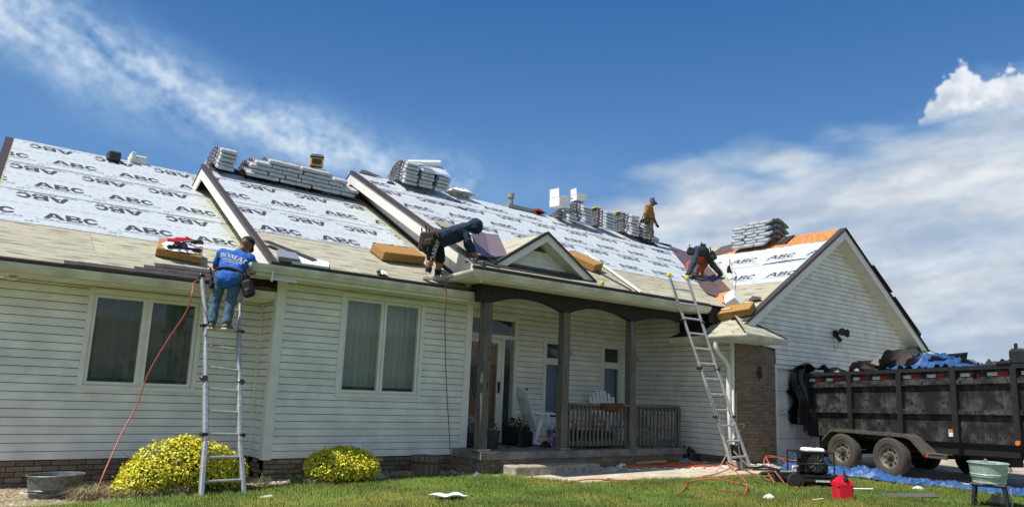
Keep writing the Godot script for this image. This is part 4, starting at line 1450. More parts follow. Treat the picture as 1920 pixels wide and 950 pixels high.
	ds.tube([Vector3(13.60, 2.80, -10.03), Vector3(13.60, 2.62, -10.03), Vector3(13.66, 2.50, -10.02), Vector3(13.95, 2.30, -10.02), Vector3(14.03, 2.18, -10.02), Vector3(14.03, 0.25, -10.02), Vector3(13.98, 0.18, -9.96), Vector3(13.85, 0.15, -9.80)], 0.052, 10)
	part(house, "downspout", ds, tm)
	# garage door
	var gd := MB.new()
	var gz := -10.02
	gd.box(Vector3(18.45, 1.2, gz - 0.05), Vector3(5.3, 2.4, 0.06))
	var gdo := part(house, "garage_door", gd, M("door_white", "d8dad8", 0.5))
	for row in 4:
		for col in 8:
			var p := MB.new()
			p.cbox(Vector3(16.12 + col * 0.655, 0.40 + row * 0.54, gz - 0.012), Vector3(0.50, 0.36, 0.02), 0.009)
			p.cbox(Vector3(16.12 + col * 0.655, 0.40 + row * 0.54, gz + 0.000), Vector3(0.40, 0.26, 0.02), 0.009)
			part(gdo, "door_panel", p, M("door_white", "d8dad8", 0.5))
		var s := MB.new()
		s.box(Vector3(18.45, 0.13 + row * 0.54, gz - 0.017), Vector3(5.2, 0.012, 0.016))
		part(gdo, "door_seam", s, M("seam_grey", "8d908f", 0.7))
	var gt := MB.new()
	gt.hexa(Vector3(15.66, 0.1, -9.93), Vector3(15.78, 0.1, -9.93), Vector3(15.78, 2.36, -9.93), Vector3(15.66, 2.36, -9.93), Vector3(0, 0, -0.14))
	gt.hexa(Vector3(15.78, 2.27, -9.93), Vector3(21.2, 2.27, -9.93), Vector3(21.2, 2.36, -9.93), Vector3(15.78, 2.36, -9.93), Vector3(0, 0, -0.14))
	part(gdo, "door_frame", gt, tm)

# the face, underside and side wall where a higher roof ends over a lower one
func rake(P: Plane3, low: Plane3, x0: float, x1: float, xw: float, d0: float, dl: float) -> void:
	var tm := trim()
	var f := MB.new()
	var a := P.at(Vector2(x0, d0), -0.03)
	var b := P.at(Vector2(x1, dl), -0.03)
	var fh := Vector3(0, -0.27, 0)
	f.hexa(a, b, b + fh, a + fh, Vector3(0.025, 0, 0))
	# short return down the back slope
	var c := b + Vector3(0, -0.7 * SL, -0.7)
	f.hexa(b, c, c + fh, b + fh, Vector3(0.025, 0, 0))
	var node := part(house, "rake_fascia", f, tm)
	var w := MB.new()
	var e := P.at(Vector2(xw, 0.95), -0.03)
	w.prism(PackedVector2Array([Vector2(e.z, e.y), Vector2(b.z, b.y), Vector2(c.z - 0.6, c.y - 0.6 * SL), Vector2(c.z - 0.6, c.y - 1.6), Vector2(e.z, e.y - 0.9)]), func(p: Vector2, o: float): return Vector3(xw + o, p.y, p.x), 0.0, 0.1)
	part(house, "wall", w, M("siding", "f0efe7"))
	# soffit boards across the overhang
	var s0 := a + Vector3(0.025, -0.24, 0)
	var s1 := b + Vector3(0.025, -0.24, 0)
	panels(node, "soffit_panel", s0, s1, Vector3(xw - x0 - 0.025, 0, 0), 0.30, Vector3(0, 0.012, 0), tm, 0.010)
	# dark metal up the foot of the wall
	var g := MB.new()
	var q := low.at(Vector2(xw - 0.006, 0.35), 0.0)
	var q1 := low.at(Vector2(xw - 0.006, dl + 0.6), 0.0)
	g.hexa(q, q1, q1 + Vector3(0, 0.06, 0), q + Vector3(0, 0.06, 0), Vector3(0.004, 0, 0))
	var lift := Vector3(0, 0.075, 0)
	var top_gap: float = P.at(Vector2(xw, 2.0)).y - 0.27 - (low.o.y + SL * (low.o.z - P.at(Vector2(xw, 2.0)).z))
	panels(node, "wall_panel", low.at(Vector2(xw - 0.010, 0.75)) + lift, low.at(Vector2(xw - 0.010, dl + 0.2)) + lift, Vector3(0, maxf(top_gap - 0.08, 0.1), 0), 0.30, Vector3(0.006, 0, 0), M("siding", "f0efe7"), 0.012, Vector3(0, 0, -0.06))
	part(house, "wall_flashing", g, M("flashing_dark", "3b3d40", 0.6))

func shingle(parent: Node, P: Plane3, x0: float, x1: float, d: float, depth: float, off: float) -> void:
	var m := MB.new()
	var put := func(p: Vector2, o: float): return P.at(p, o)
	var g0 := rng.randf_range(0.85, 1.1)
	m.col = Color(g0, g0, g0)
	m.prism(PackedVector2Array([Vector2(x0, d), Vector2(x1, d), Vector2(x1, d + depth), Vector2(x0, d + depth)]), put, off, off + 0.004)
	var x := x0
	while x < x1 - 0.04:
		var w := minf(rng.randf_range(0.09, 0.2), x1 - x)
		if rng.randf() < 0.62:
			var g := rng.randf_range(0.7, 1.5)
			m.col = Color(g, g * 0.98, g * 0.97)
			m.prism(PackedVector2Array([Vector2(x, d + 0.001), Vector2(x + w, d + 0.001), Vector2(x + w - 0.012, d + minf(0.14, depth)), Vector2(x + 0.012, d + minf(0.14, depth))]), put, off + 0.004, off + 0.0075)
		x += w + 0.004
	part(parent, "shingle", m, M("shingle_grit", "4a4849", 0.95, {"tex": grain(37, 0.2, 0.6, 1.0, 3, 1.6), "scale": 2.0, "world": true, "vc": true}))

# streaked grey wood
func wood_picture() -> ImageTexture:
	if tex_cache.has("wood"): return tex_cache["wood"]
	var im := Image.create(256, 256, false, Image.FORMAT_RGB8)
	var a := noise(91, 1.0, 4)
	for y in 256:
		for x in 256:
			var g := 0.82 + 0.3 * a.get_noise_2d(x * 0.11, y * 0.008) + 0.12 * a.get_noise_2d(x * 0.4, y * 0.02) - (0.35 if a.get_noise_2d(x * 0.035 + 90.0, y * 0.03) > 0.52 else 0.0)
			var k := clampf(g, 0.3, 1.0)
			im.set_pixel(x, y, Color(k, k * 0.99, k * 0.97))
	var t := ImageTexture.create_from_image(im)
	tex_cache["wood"] = t
	return t

func build_entry(op: Vector3, r: Rect2) -> void:
	var R := Vector3.RIGHT
	var F := Vector3.BACK
	var P := func(s: float, h: float, out: float) -> Vector3: return wall_put(op, R, F, s, h, out)
	var x0 := r.position.x
	var x1 := r.end.x
	var y0 := r.position.y
	var y1 := r.end.y
	var tm := trim()
	# frame, transom bar, mullion between door and side light
	var fr := MB.new()
	var bar := func(m: MB, a: float, b: float, c: float, d: float, o0: float, o1: float) -> void:
		m.hexa(P.call(a, c, o0), P.call(b, c, o0), P.call(b, d, o0), P.call(a, d, o0), F * (o1 - o0))
	bar.call(fr, x0 - 0.07, x0 + 0.03, y0 - 0.02, y1 + 0.08, -0.1, 0.036)
	bar.call(fr, x1 - 0.03, x1 + 0.07, y0 - 0.02, y1 + 0.08, -0.1, 0.036)
	bar.call(fr, x0 + 0.03, x1 - 0.03, y1 - 0.03, y1 + 0.08, -0.1, 0.036)
	bar.call(fr, x0 + 0.03, x1 - 0.03, y1 - 0.42, y1 - 0.34, -0.1, 0.03)
	bar.call(fr, x1 - 0.36, x1 - 0.29, y0 - 0.02, y1 - 0.42, -0.1, 0.03)
	bar.call(fr, x0 - 0.09, x1 + 0.13, y1 + 0.08, y1 + 0.10, -0.02, 0.06)
	bar.call(fr, x0 - 0.07, x1 + 0.07, y0 - 0.12, y0 - 0.02, -0.12, 0.10)
	var en := part(house, "entry", fr, tm)
	var glass := M("pane_glass", "9fb4b0", 0.03, {"alpha": 0.10, "spec": 0.8, "coat": 0.9})
	for q in [[x0 + 0.03, x1 - 0.03, y1 - 0.34, y1 - 0.03], [x1 - 0.29, x1 - 0.03, y0, y1 - 0.42]]:
		var gl := MB.new()
		gl.quad(P.call(q[0], q[2], -0.02), P.call(q[1], q[2], -0.02), P.call(q[1], q[3], -0.02), P.call(q[0], q[3], -0.02), F)
		part(en, "pane", gl, glass)
	# dark hall behind
	var rm := MB.new()
	rm.quad(P.call(x0, y0, -0.5), P.call(x1, y0, -0.5), P.call(x1, y1, -0.5), P.call(x0, y1, -0.5), F)
	for s in [x0, x1]: rm.quad(P.call(s, y0, -0.13), P.call(s, y0, -0.5), P.call(s, y1, -0.5), P.call(s, y1, -0.13), R * (1 if s == x0 else -1))
	for h in [y0, y1]: rm.quad(P.call(x0, h, -0.13), P.call(x1, h, -0.13), P.call(x1, h, -0.5), P.call(x0, h, -0.5), Vector3.UP * (1 if h == y0 else -1))
	part(en, "room", rm, M("room_12181b", "12181b", 0.95))
	# brown door with an oval light
	var dx0 := x0 + 0.04
	var dx1 := x1 - 0.36
	var dy1 := y1 - 0.43
	var dm := M("brown_door", "a5622f", 0.5, {"tex": wood_picture(), "scale": Vector3(1.0, 0.4, 1.0)})
	var dr := MB.new()
	bar.call(dr, dx0, dx1, y0, dy1, -0.12, -0.075)
	var dn := part(en, "door", dr, dm)
	var pn := MB.new()
	for k in 2:
		var a: float = dx0 + 0.12 + k * 0.42
		pn.cbox(P.call(a + 0.16, y0 + 0.36, -0.07), Vector3(0.30, 0.44, 0.02), 0.009)
	part(dn, "door_panel", pn, dm)
	var cx := (dx0 + dx1) * 0.5
	var ov := MB.new()
	var oval := PackedVector2Array()
	for k in 32: oval.append(Vector2(cos(TAU * k / 32), sin(TAU * k / 32)))
	ov.prism(oval, func(p: Vector2, o: float): return P.call(cx + p.x * 0.25, y0 + 1.28 + p.y * 0.58, o), -0.075, -0.066)
	part(dn, "oval_light", ov, M("oval_glass", "3b4a40", 0.15, {"tex": grain(38, 0.06, 0.35, 1.0, 3, 2.0), "scale": 4.0}))
	var cm := MB.new()
	var ring := []
	for k in 33: ring.append(P.call(cx + cos(TAU * k / 32) * 0.25, y0 + 1.28 + sin(TAU * k / 32) * 0.58, -0.062))
	cm.tube(ring, 0.009, 5, false)
	for k in 7:
		var pp := []
		for j in 12:
			var a := TAU * j / 11.0
			pp.append(P.call(cx + 0.12 * cos(a) * sin(k * 1.7 + 1.0), y0 + 1.28 + 0.42 * sin(a * 0.5 + k), -0.064))
		cm.tube(pp, 0.004, 4, false)
	part(dn, "leading", cm, M("pale_lead", "9aa39a", 0.5))
	# storm door: white frame and clear glass
	var sd := MB.new()
	bar.call(sd, dx0, dx0 + 0.09, y0, dy1, -0.03, 0.012)
	bar.call(sd, dx1 - 0.10, dx1, y0, dy1, -0.03, 0.012)
	bar.call(sd, dx0 + 0.09, dx1 - 0.10, dy1 - 0.09, dy1, -0.03, 0.012)
	bar.call(sd, dx0 + 0.09, dx1 - 0.10, y0, y0 + 0.14, -0.03, 0.012)
	var so := part(en, "storm_door", sd, tm)
	var sg := MB.new()
	sg.quad(P.call(dx0 + 0.09, y0 + 0.14, -0.01), P.call(dx1 - 0.10, y0 + 0.14, -0.01), P.call(dx1 - 0.10, dy1 - 0.09, -0.01), P.call(dx0 + 0.09, dy1 - 0.09, -0.01), F)
	part(so, "pane", sg, glass)
	var hd := MB.new()
	hd.tube([P.call(dx1 - 0.05, y0 + 0.92, 0.012), P.call(dx1 - 0.05, y0 + 0.93, 0.05), P.call(dx1 - 0.05, y0 + 1.10, 0.05), P.call(dx1 - 0.05, y0 + 1.11, 0.012)], 0.012, 8)
	hd.cbox(P.call(dx1 - 0.05, y0 + 1.0, 0.015), Vector3(0.05, 0.24, 0.012), 0.004)
	part(so, "handle", hd, M("black_iron", "17171a", 0.5))
	# bell button on the siding
	var bl := MB.new()
	bl.cbox(P.call(x1 + 0.36, y0 + 0.99, 0.02), Vector3(0.06, 0.06, 0.02), 0.008)
	part(en, "bell_button", bl, M("bell", "4a4038", 0.5))

func build_garage_roof(felt: Material, brown: Material) -> void:
	var tm := trim()
	var rg := part(house, "roof", MB.new().mesh(), tm)
	var ridge := 5.83
	var up_reg := PackedVector2Array([Vector2(-9.20, 0.0), Vector2(-9.55, 0.50), Vector2(-9.52, ridge), Vector2(-14.66, ridge), Vector2(-10.25, 1.36), Vector2(-10.42, 0.95), Vector2(-10.42, 0.0)])
	deck(rg, RG, up_reg, deck_mat(), "deck_panel", 0.2)
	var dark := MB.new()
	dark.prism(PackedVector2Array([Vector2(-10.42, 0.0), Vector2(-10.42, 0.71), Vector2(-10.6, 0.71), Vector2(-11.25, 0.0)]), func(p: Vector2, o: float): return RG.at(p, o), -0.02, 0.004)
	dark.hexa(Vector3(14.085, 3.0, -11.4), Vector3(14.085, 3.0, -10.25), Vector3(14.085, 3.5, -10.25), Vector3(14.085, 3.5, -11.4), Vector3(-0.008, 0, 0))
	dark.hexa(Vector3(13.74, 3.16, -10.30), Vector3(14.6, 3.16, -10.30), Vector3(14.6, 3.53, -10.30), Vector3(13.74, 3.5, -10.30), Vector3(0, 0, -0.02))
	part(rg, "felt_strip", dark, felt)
	# sheets and the bare new board at the top
	var cut := PackedVector2Array([Vector2(-9.56, 0.0), Vector2(-9.56, ridge), Vector2(-13.9, ridge), Vector2(-10.1, 1.6), Vector2(-10.1, 0.0)])
	sheet(rg, RG, -13.6, -9.56, 2.68, 3.98, 0.82, 0.004, cut, 0.05, 0.02)
	sheet(rg, RG, -13.6, -9.56, 3.86, 5.06, 0.30, 0.010, cut, 0.05, 0.02)
	var om := MB.new()
	om.prism(PackedVector2Array([Vector2(-9.56, 5.0), Vector2(-9.56, ridge), Vector2(-12.9, ridge), Vector2(-12.9, 5.0)]), func(p: Vector2, o: float): return RG.at(p, o), 0.0, 0.006)
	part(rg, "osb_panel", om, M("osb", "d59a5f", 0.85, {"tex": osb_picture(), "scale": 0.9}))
	var sh := MB.new()
	sh.prism(PackedVector2Array([Vector2(-11.25, 5.25), Vector2(-10.92, 5.25), Vector2(-10.92, 5.80), Vector2(-11.25, 5.80)]), func(p: Vector2, o: float): return RG.at(p, o + 0.02 * sin(p.x * 9.0)), 0.02, 0.028)
	part(rg, "shingle", sh, felt)
	var tr := MB.new()
	tr.prism(PackedVector2Array([Vector2(-10.9, 3.87), Vector2(-9.75, 3.93), Vector2(-9.7, 3.97), Vector2(-10.3, 3.98), Vector2(-10.9, 3.90)]), func(p: Vector2, o: float): return RG.at(p, o), 0.018, 0.022)
	part(rg, "tear", tr, felt)
	# front rakes
	var apex := Vector3(18.42, 5.96, -9.55)
	var legs := [[Vector3(14.03, 3.17, -9.55), Vector3(14.03, 3.17, -9.55)], [Vector3(22.81, 3.17, -9.55), Vector3(22.81, 3.17, -9.55)]]
	for k in 2:
		var lo: Vector3 = legs[k][0]
		var f := MB.new()
		var dn := Vector3(0, -0.27, 0)
		var q := [lo, apex, apex + dn, lo + dn]
		f.hexa(lo, apex, apex + dn, lo + dn, Vector3(0, 0, -0.025))
		var node := part(house, "rake_fascia", f, tm)
		var d := MB.new()
		var nn := Vector3(-0.635 if k == 0 else 0.635, 1, 0).normalized()
		d.hexa(lo + nn * 0.016 + Vector3(0, 0, 0.03), apex + nn * 0.016 + Vector3(0, 0, 0.03), apex + nn * 0.016 + Vector3(0, 0, -0.12), lo + nn * 0.016 + Vector3(0, 0, -0.12), nn * 0.006)
		d.hexa(lo + nn * 0.018 + Vector3(0, 0, 0.03), apex + nn * 0.018 + Vector3(0, 0, 0.03), apex + nn * 0.018 + Vector3(0, -0.075, 0.03), lo + nn * 0.018 + Vector3(0, -0.075, 0.03), Vector3(0, 0, -0.004))
		part(node, "drip_edge", d, brown if k == 0 else felt)
		# soffit between fascia and wall
		var s0 := lo + Vector3(0, -0.25, -0.03)
		var s1 := apex + Vector3(0, -0.25, -0.03)
		panels(node, "soffit_panel", s0, s1, Vector3(0, 0, -0.32), 0.26, Vector3(0, 0.012, 0), tm, 0.010)
		var j := MB.new()
		j.hexa(s0 + Vector3(0, -0.03, -0.28), s1 + Vector3(0, -0.03, -0.28), s1 + Vector3(0, 0.0, -0.28), s0 + Vector3(0, 0.0, -0.28), Vector3(0, 0, -0.03))
		part(node, "wall_channel", j, tm)
	# right slope
	var rs := MB.new()
	rs.hexa(Vector3(18.42, 5.96, -9.52), Vector3(23.35, 2.83, -9.52), Vector3(23.35, 2.83, -20.5), Vector3(18.42, 5.96, -20.5), Vector3(0, -0.03, 0))
	rs.hexa(Vector3(18.42, 5.96, -14.66), Vector3(16.0, 4.42, -14.6), Vector3(16.0, 4.42, -20.5), Vector3(18.42, 5.96, -20.5), Vector3(0, -0.03, 0))
	part(house, "rear_roof", rs, felt)
	# stray shingles overhanging the right rake
	for t in [[0.30, 0.52], [0.56, 0.86]]:
		var m := MB.new()
		var lo2 := Vector3(22.81, 3.17, -9.55)
		var a: Vector3 = apex.lerp(lo2, t[0]) + Vector3(0.02, 0.035, 0.05)
		var b: Vector3 = apex.lerp(lo2, t[1]) + Vector3(0.03, 0.04, 0.06)
		m.hexa(a, b, b + Vector3(0, 0, -0.5), a + Vector3(0, 0, -0.5), Vector3(0.02, 0.03, 0))
		part(house, "shingle", m, felt)
	# eave gutter of the garage with its return along the front, and the small skirt roof over it
	gutter([Vector3(13.49, 2.83, -11.25), Vector3(13.49, 2.87, -9.17), Vector3(15.05, 2.84, -9.17)], [-Vector3.RIGHT, Vector3.BACK - Vector3.RIGHT, Vector3.BACK])
	var fa := MB.new()
	fa.box(Vector3(13.615, 2.80, -10.25), Vector3(0.02, 0.15, 1.92))
	fa.box(Vector3(14.27, 2.80, -9.295), Vector3(1.29, 0.15, 0.02))
	fa.box(Vector3(14.905, 2.80, -9.60), Vector3(0.02, 0.15, 0.60))
	part(house, "fascia", fa, tm)
	var so := part(house, "soffit", MB.new().mesh(), tm)
	panels(so, "soffit_panel", Vector3(13.63, 2.725, -11.2), Vector3(13.63, 2.725, -9.93), Vector3(0.47, 0, 0), 0.3, Vector3(0, 0.01, 0), tm)
	panels(so, "soffit_panel", Vector3(13.63, 2.725, -9.31), Vector3(14.89, 2.725, -9.31), Vector3(0, 0, -0.62), 0.3, Vector3(0, 0.01, 0), tm)
	for side in 2:
		var mx := func(x: float) -> float: return x if side == 0 else 36.84 - x
		var sk := MB.new()
		var g := [Vector3(mx.call(13.5), 2.86, -9.2), Vector3(mx.call(15.02), 2.84, -9.2), Vector3(mx.call(14.86), 3.00, -9.9), Vector3(mx.call(14.05), 3.36, -9.9)]
		sk.col = Color(0.95, 0.95, 0.95)
		sk.tri(g[0], g[1], g[3], Vector3(0, 1, 1), Vector2(0, 0), Vector2(0.6, 0), Vector2(0.2, 0.5))
		sk.tri(g[1], g[2], g[3], Vector3(0, 1, 1), Vector2(0.6, 0), Vector2(0.6, 0.4), Vector2(0.2, 0.5))
		if side == 1: sk.quad(Vector3(23.34, 2.86, -9.2), g[3], g[3] + Vector3(0, -0.4, 0), Vector3(23.34, 2.7, -9.2), Vector3.RIGHT)
		var so2 := part(house, "roof", sk, deck_mat())
		var de := MB.new()
		de.tube([g[1] + Vector3(0, 0.01, 0), g[3] + Vector3(0, 0.01, 0)], 0.022, 5)
		de.tube([g[0] + Vector3(0, 0.01, 0), g[3] + Vector3(0, 0.01, 0)], 0.012, 5)
		part(so2, "drip_edge", de, felt)
		if side == 1:
			var bx := MB.new()
			bx.box(Vector3(22.6, 2.76, -9.5), Vector3(1.5, 0.16, 0.66))
			part(so2, "boxed_eave", bx, tm)
		else:
			var rg2 := MB.new()
			rg2.prism(PackedVector2Array([Vector2(14.2, 3.22), Vector2(14.55, 2.98), Vector2(14.48, 2.86 + 0.18), Vector2(14.75, 2.95), Vector2(14.5, 3.14)]), func(p: Vector2, o: float): return Vector3(p.x, p.y + 0.03, -9.55 - (p.y - 2.95) * 1.2 + o), 0.0, 0.01)
			part(so2, "felt_scrap", rg2, felt)

func osb_picture() -> ImageTexture:
	if tex_cache.has("osb"): return tex_cache["osb"]
	var im := Image.create(256, 256, false, Image.FORMAT_RGB8)
	im.fill(Color(0.8, 0.78, 0.74))
	var q := RandomNumberGenerator.new()
	q.seed = 4
	for k in 1500:
		var g := q.randf_range(0.62, 1.0)
		var w := q.randi_range(8, 30)
		var h := q.randi_range(2, 6)
		if q.randf() < 0.3:
			var t := w
			w = h * 2
			h = t / 2
		im.fill_rect(Rect2i(q.randi_range(-8, 255), q.randi_range(-4, 255), w, h), Color(g, g * q.randf_range(0.92, 1.0), g * q.randf_range(0.82, 0.96)))
	var tx := ImageTexture.create_from_image(im)
	tex_cache["osb"] = tx
	return tx

# the small decorative gable that sits on the porch roof
func build_dormer(brown: Material) -> void:
	var tm := trim()
	var z := -10.44
	var pk := Vector3(8.96, 4.44, z)
	var lf := Vector3(7.80, 3.66, z)
	var rf := Vector3(10.34, 3.66, z)
	var half := 1.27
	pk.x = (lf.x + rf.x) * 0.5 - 0.02
	var wall := MB.new()
	var wz := z - 0.30
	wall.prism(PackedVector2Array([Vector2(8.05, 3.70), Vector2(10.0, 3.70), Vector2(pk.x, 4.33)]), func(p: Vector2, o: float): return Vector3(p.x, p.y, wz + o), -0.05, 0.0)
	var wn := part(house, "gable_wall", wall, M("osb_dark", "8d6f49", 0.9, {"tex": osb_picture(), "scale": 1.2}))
	var y := 3.78
	var lim := func(yy: float) -> Vector2:
		var t := (yy - 3.66) / (pk.y - 3.66)
		return Vector2(lerpf(lf.x + 0.1, pk.x, t), lerpf(rf.x - 0.1, pk.x, t))
	for k in 4:
		var l0: Vector2 = lim.call(y)
		var l1: Vector2 = lim.call(minf(y + CR, 4.40))
		var b := MB.new()
		b.quad(Vector3(l0.x, y, wz + 0.017), Vector3(l0.y, y, wz + 0.017), Vector3(l1.y, y + CR, wz + 0.004), Vector3(l1.x, y + CR, wz + 0.004), Vector3.BACK)
		b.quad(Vector3(l0.x, y, wz), Vector3(l0.y, y, wz), Vector3(l0.y, y, wz + 0.017), Vector3(l0.x, y, wz + 0.017), Vector3.DOWN)
		if k < 3: part(wn, "siding_board", b, M("siding", "f0efe7"))
		y += CR
	for k in 2:
		var lo := lf if k == 0 else rf
		var f := MB.new()
		f.hexa(lo, pk, pk + Vector3(0, -0.17, 0), lo + Vector3((0.20 if k == 0 else -0.20), -0.05, 0), Vector3(0, 0, -0.025))
		var node := part(house, "rake_fascia", f, tm)
		var s0 := lo + Vector3(0.10 if k == 0 else -0.10, -0.10, -0.03)
		var s1 := pk + Vector3(0, -0.16, -0.03)
		panels(node, "soffit_panel", s0, s1, Vector3(0, 0, -0.27), 0.22, Vector3(0, 0.008, 0), tm, 0.008)
		# slope of the little roof running back into the main one
		var back := Vector3(0, 0, -1.30)
		var nn := Vector3(-0.55 if k == 0 else 0.55, 1, 0).normalized()
		var r := MB.new()
		var zr := RC.o.z - (pk.y - RC.o.y) / SLC
		r.col = Color(0.95, 0.95, 0.95)
		var e := pk
		e.z = zr
		var p0 := lo + Vector3(0, 0.01, 0.03)
		var p1 := pk + Vector3(0, 0.01, 0.03)
		var zl := RC.o.z - (lo.y - RC.o.y) / SLC
		var p3 := Vector3(lo.x, lo.y + 0.01, minf(zl, z - 0.02))
		r.quad(p0, p1, e + Vector3(0, 0.01, -0.02), p3, nn, [Vector2(0, 0), Vector2(0, 0.8), Vector2(0.5, 0.8), Vector2(0.1, 0)])
		r.quad(p0 + Vector3(0, -0.025, 0), p1 + Vector3(0, -0.025, 0), e + Vector3(0, -0.015, -0.02), p3 + Vector3(0, -0.025, 0), -nn)
		var ro := part(house, "roof", r, deck_mat())
		var d := MB.new()
		d.hexa(p0 + nn * 0.004, p1 + nn * 0.004, p1 + nn * 0.004 + Vector3(0, 0, -0.10), p0 + nn * 0.004 + Vector3(0, 0, -0.10), nn * 0.008)
		d.hexa(p0 + Vector3(0, 0.012, 0.004), p1 + Vector3(0, 0.012, 0.004), p1 + Vector3(0, -0.035, 0.004), p0 + Vector3(0, -0.035, 0.004), Vector3(0, 0, -0.004))
		part(ro, "drip_edge", d, M("drip_black", "2c2624", 0.5))
	# felt apron at its foot
	var ap := MB.new()
	ap.prism(PackedVector2Array([Vector2(7.9, 0.16), Vector2(10.3, 0.16), Vector2(10.1, 0.42), Vector2(8.2, 0.42)]), func(p: Vector2, o: float): return RC.at(p, o), 0.010, 0.016)
	part(house, "flashing", ap, M("flashing_dark", "3b3d40", 0.6))

# ------------------------------------------------------------------ things
func metal() -> StandardMaterial3D:
	return M("aluminium", "c6c9cc", 0.38, {"metal": 0.4, "tex": grain(44, 0.03, 0.75, 1.0), "scale": 1.5})
func black() -> StandardMaterial3D:
	return M("black_plastic", "1d1d20", 0.5)

func up_from(y: Vector3, z_hint: Vector3) -> Basis:
	var yy := y.normalized()
	var x := yy.cross(z_hint).normalized()
	return Basis(x, yy, x.cross(yy))

func build_things() -> void:
	ladders()
	bundles()
	roof_items()
	trailer()
	yard_items()
	porch_items()
	plants()
	people()

func ladder(label: String, bl: Vector3, br: Vector3, tl: Vector3, tr: Vector3, rungs: Array, yellow: bool, flare_top: bool) -> void:
	var o := thing("ladder", label, "ladder", (bl + br) * 0.5)
	var org := o.position
	var P := func(side: float, t: float) -> Vector3:
		# side -1 left, 1 right; the feet flare out below and, when asked, the top too
		var a := bl.lerp(tl, t)
		var b := br.lerp(tr, t)
		return a.lerp(b, 0.5 + 0.5 * side) - org
	var fl := 0.24
	var wfac := func(t: float) -> float:
		if t < fl: return lerpf(1.0, 0.80, t / fl)
		if flare_top and t > 0.80: return lerpf(0.80, 1.0, (t - 0.80) / 0.2)
		return 0.80
	for s in [-1.0, 1.0]:
		var m := MB.new()
		var ts := [0.0, fl, 0.5, 0.80, 1.0]
		for k in 4:
			var a: Vector3 = P.call(s * wfac.call(ts[k]), ts[k])
			var b: Vector3 = P.call(s * wfac.call(ts[k + 1]), ts[k + 1])
			var bas := up_from(b - a, (tr - tl).cross(tl - bl))
			m.cbox((a + b) * 0.5, Vector3(0.064 if k < 2 else 0.052, a.distance_to(b) + 0.01, 0.078), 0.014, bas)
		part(o, "rail", m, metal())
		var ft := MB.new()
		ft.cbox(P.call(s, 0.0) + Vector3(0, 0.03, 0), Vector3(0.075, 0.08, 0.10), 0.015)
		part(o, "foot", ft, M("yellow_plastic", "e2c219", 0.5) if yellow else M("grey_rubber", "3b3b3d", 0.8))
		var cp := MB.new()
		cp.cbox(P.call(s * (1.0 if flare_top else 0.80), 1.0), Vector3(0.085, 0.09, 0.09), 0.02)
		part(o, "cap", cp, M("yellow_plastic", "e2c219", 0.5) if yellow else black())
		for t in [0.27, 0.515, 0.76]:
			var lk := MB.new()
			var c: Vector3 = P.call(s * wfac.call(t) * 1.1, t)
			lk.cbox(c, Vector3(0.10, 0.05, 0.09), 0.012)
			if absf(t - 0.515) < 0.01: lk.tube([c + Vector3(0, 0, -0.05), c + Vector3(0, 0, 0.05)], 0.042, 12)
			part(o, "lock", lk, black() if absf(t - 0.515) > 0.01 else M("hinge_steel", "5a5b5e", 0.4, {"metal": 0.8}))
	for t in rungs:
		var m := MB.new()
		var a: Vector3 = P.call(-wfac.call(t), t)
		var b: Vector3 = P.call(wfac.call(t), t)
		m.cbox((a + b) * 0.5, Vector3(a.distance_to(b), 0.040, 0.055), 0.012, Basis((b - a).normalized(), Vector3.UP, (b - a).normalized().cross(Vector3.UP)).orthonormalized())
		part(o, "rung", m, metal())
	if yellow:
		# black maker's stickers and pull cords on the left rail
		for seg in [[0.10, 0.13], [0.18, 0.42], [0.80, 0.97]]:
			var a: Vector3 = P.call(-wfac.call(seg[0]), seg[0])
			var b: Vector3 = P.call(-wfac.call(seg[1]), seg[1])
			var m := MB.new()
			m.cbox((a + b) * 0.5 + Vector3(-0.012, 0, 0.014), Vector3(0.014, a.distance_to(b), 0.05), 0.002, up_from(b - a, (tr - tl).cross(tl - bl)))
			part(o, "sticker", m, black() if seg[0] > 0.15 else M("yellow_plastic", "e2c219", 0.5))
			if seg[0] > 0.15:
				for k in 8:
					var w := MB.new()
					w.cbox(a.lerp(b, (k + 1.0) / 9.0) + Vector3(-0.016, 0, 0.016), Vector3(0.012, 0.035, 0.03), 0.001, up_from(b - a, (tr - tl).cross(tl - bl)))
					part(o, "sticker_mark", w, M("sticker_white", "c9c9c4", 0.6))
		var br2 := MB.new()
		br2.tube([P.call(0.85, 0.02), P.call(-0.2, 0.10)], 0.013, 6)
		br2.tube([P.call(0.9, 0.24), P.call(1.0, 0.0) + Vector3(-0.14, 0.02, -0.12)], 0.016, 6)
		part(o, "brace", br2, metal())

func ladders() -> void:
	var r1 := []
	for k in 9: r1.append(0.075 + k * 0.0985)
	ladder("scuffed aluminium ladder under the worker in the blue shirt", Vector3(3.21, -0.05, -10.34), Vector3(3.80, -0.05, -10.42), Vector3(3.21, 2.97, -11.43), Vector3(3.82, 2.90, -11.43), r1, false, true)
	var r2 := []
	for k in 12: r2.append(0.07 + k * 0.078)
	ladder("shiny aluminium ladder with yellow feet leaning on the porch gutter", Vector3(13.09, 0.09, -9.26), Vector3(13.56, 0.13, -9.17), Vector3(12.20, 4.03, -10.22), Vector3(12.55, 3.97, -9.90), r2, true, false)

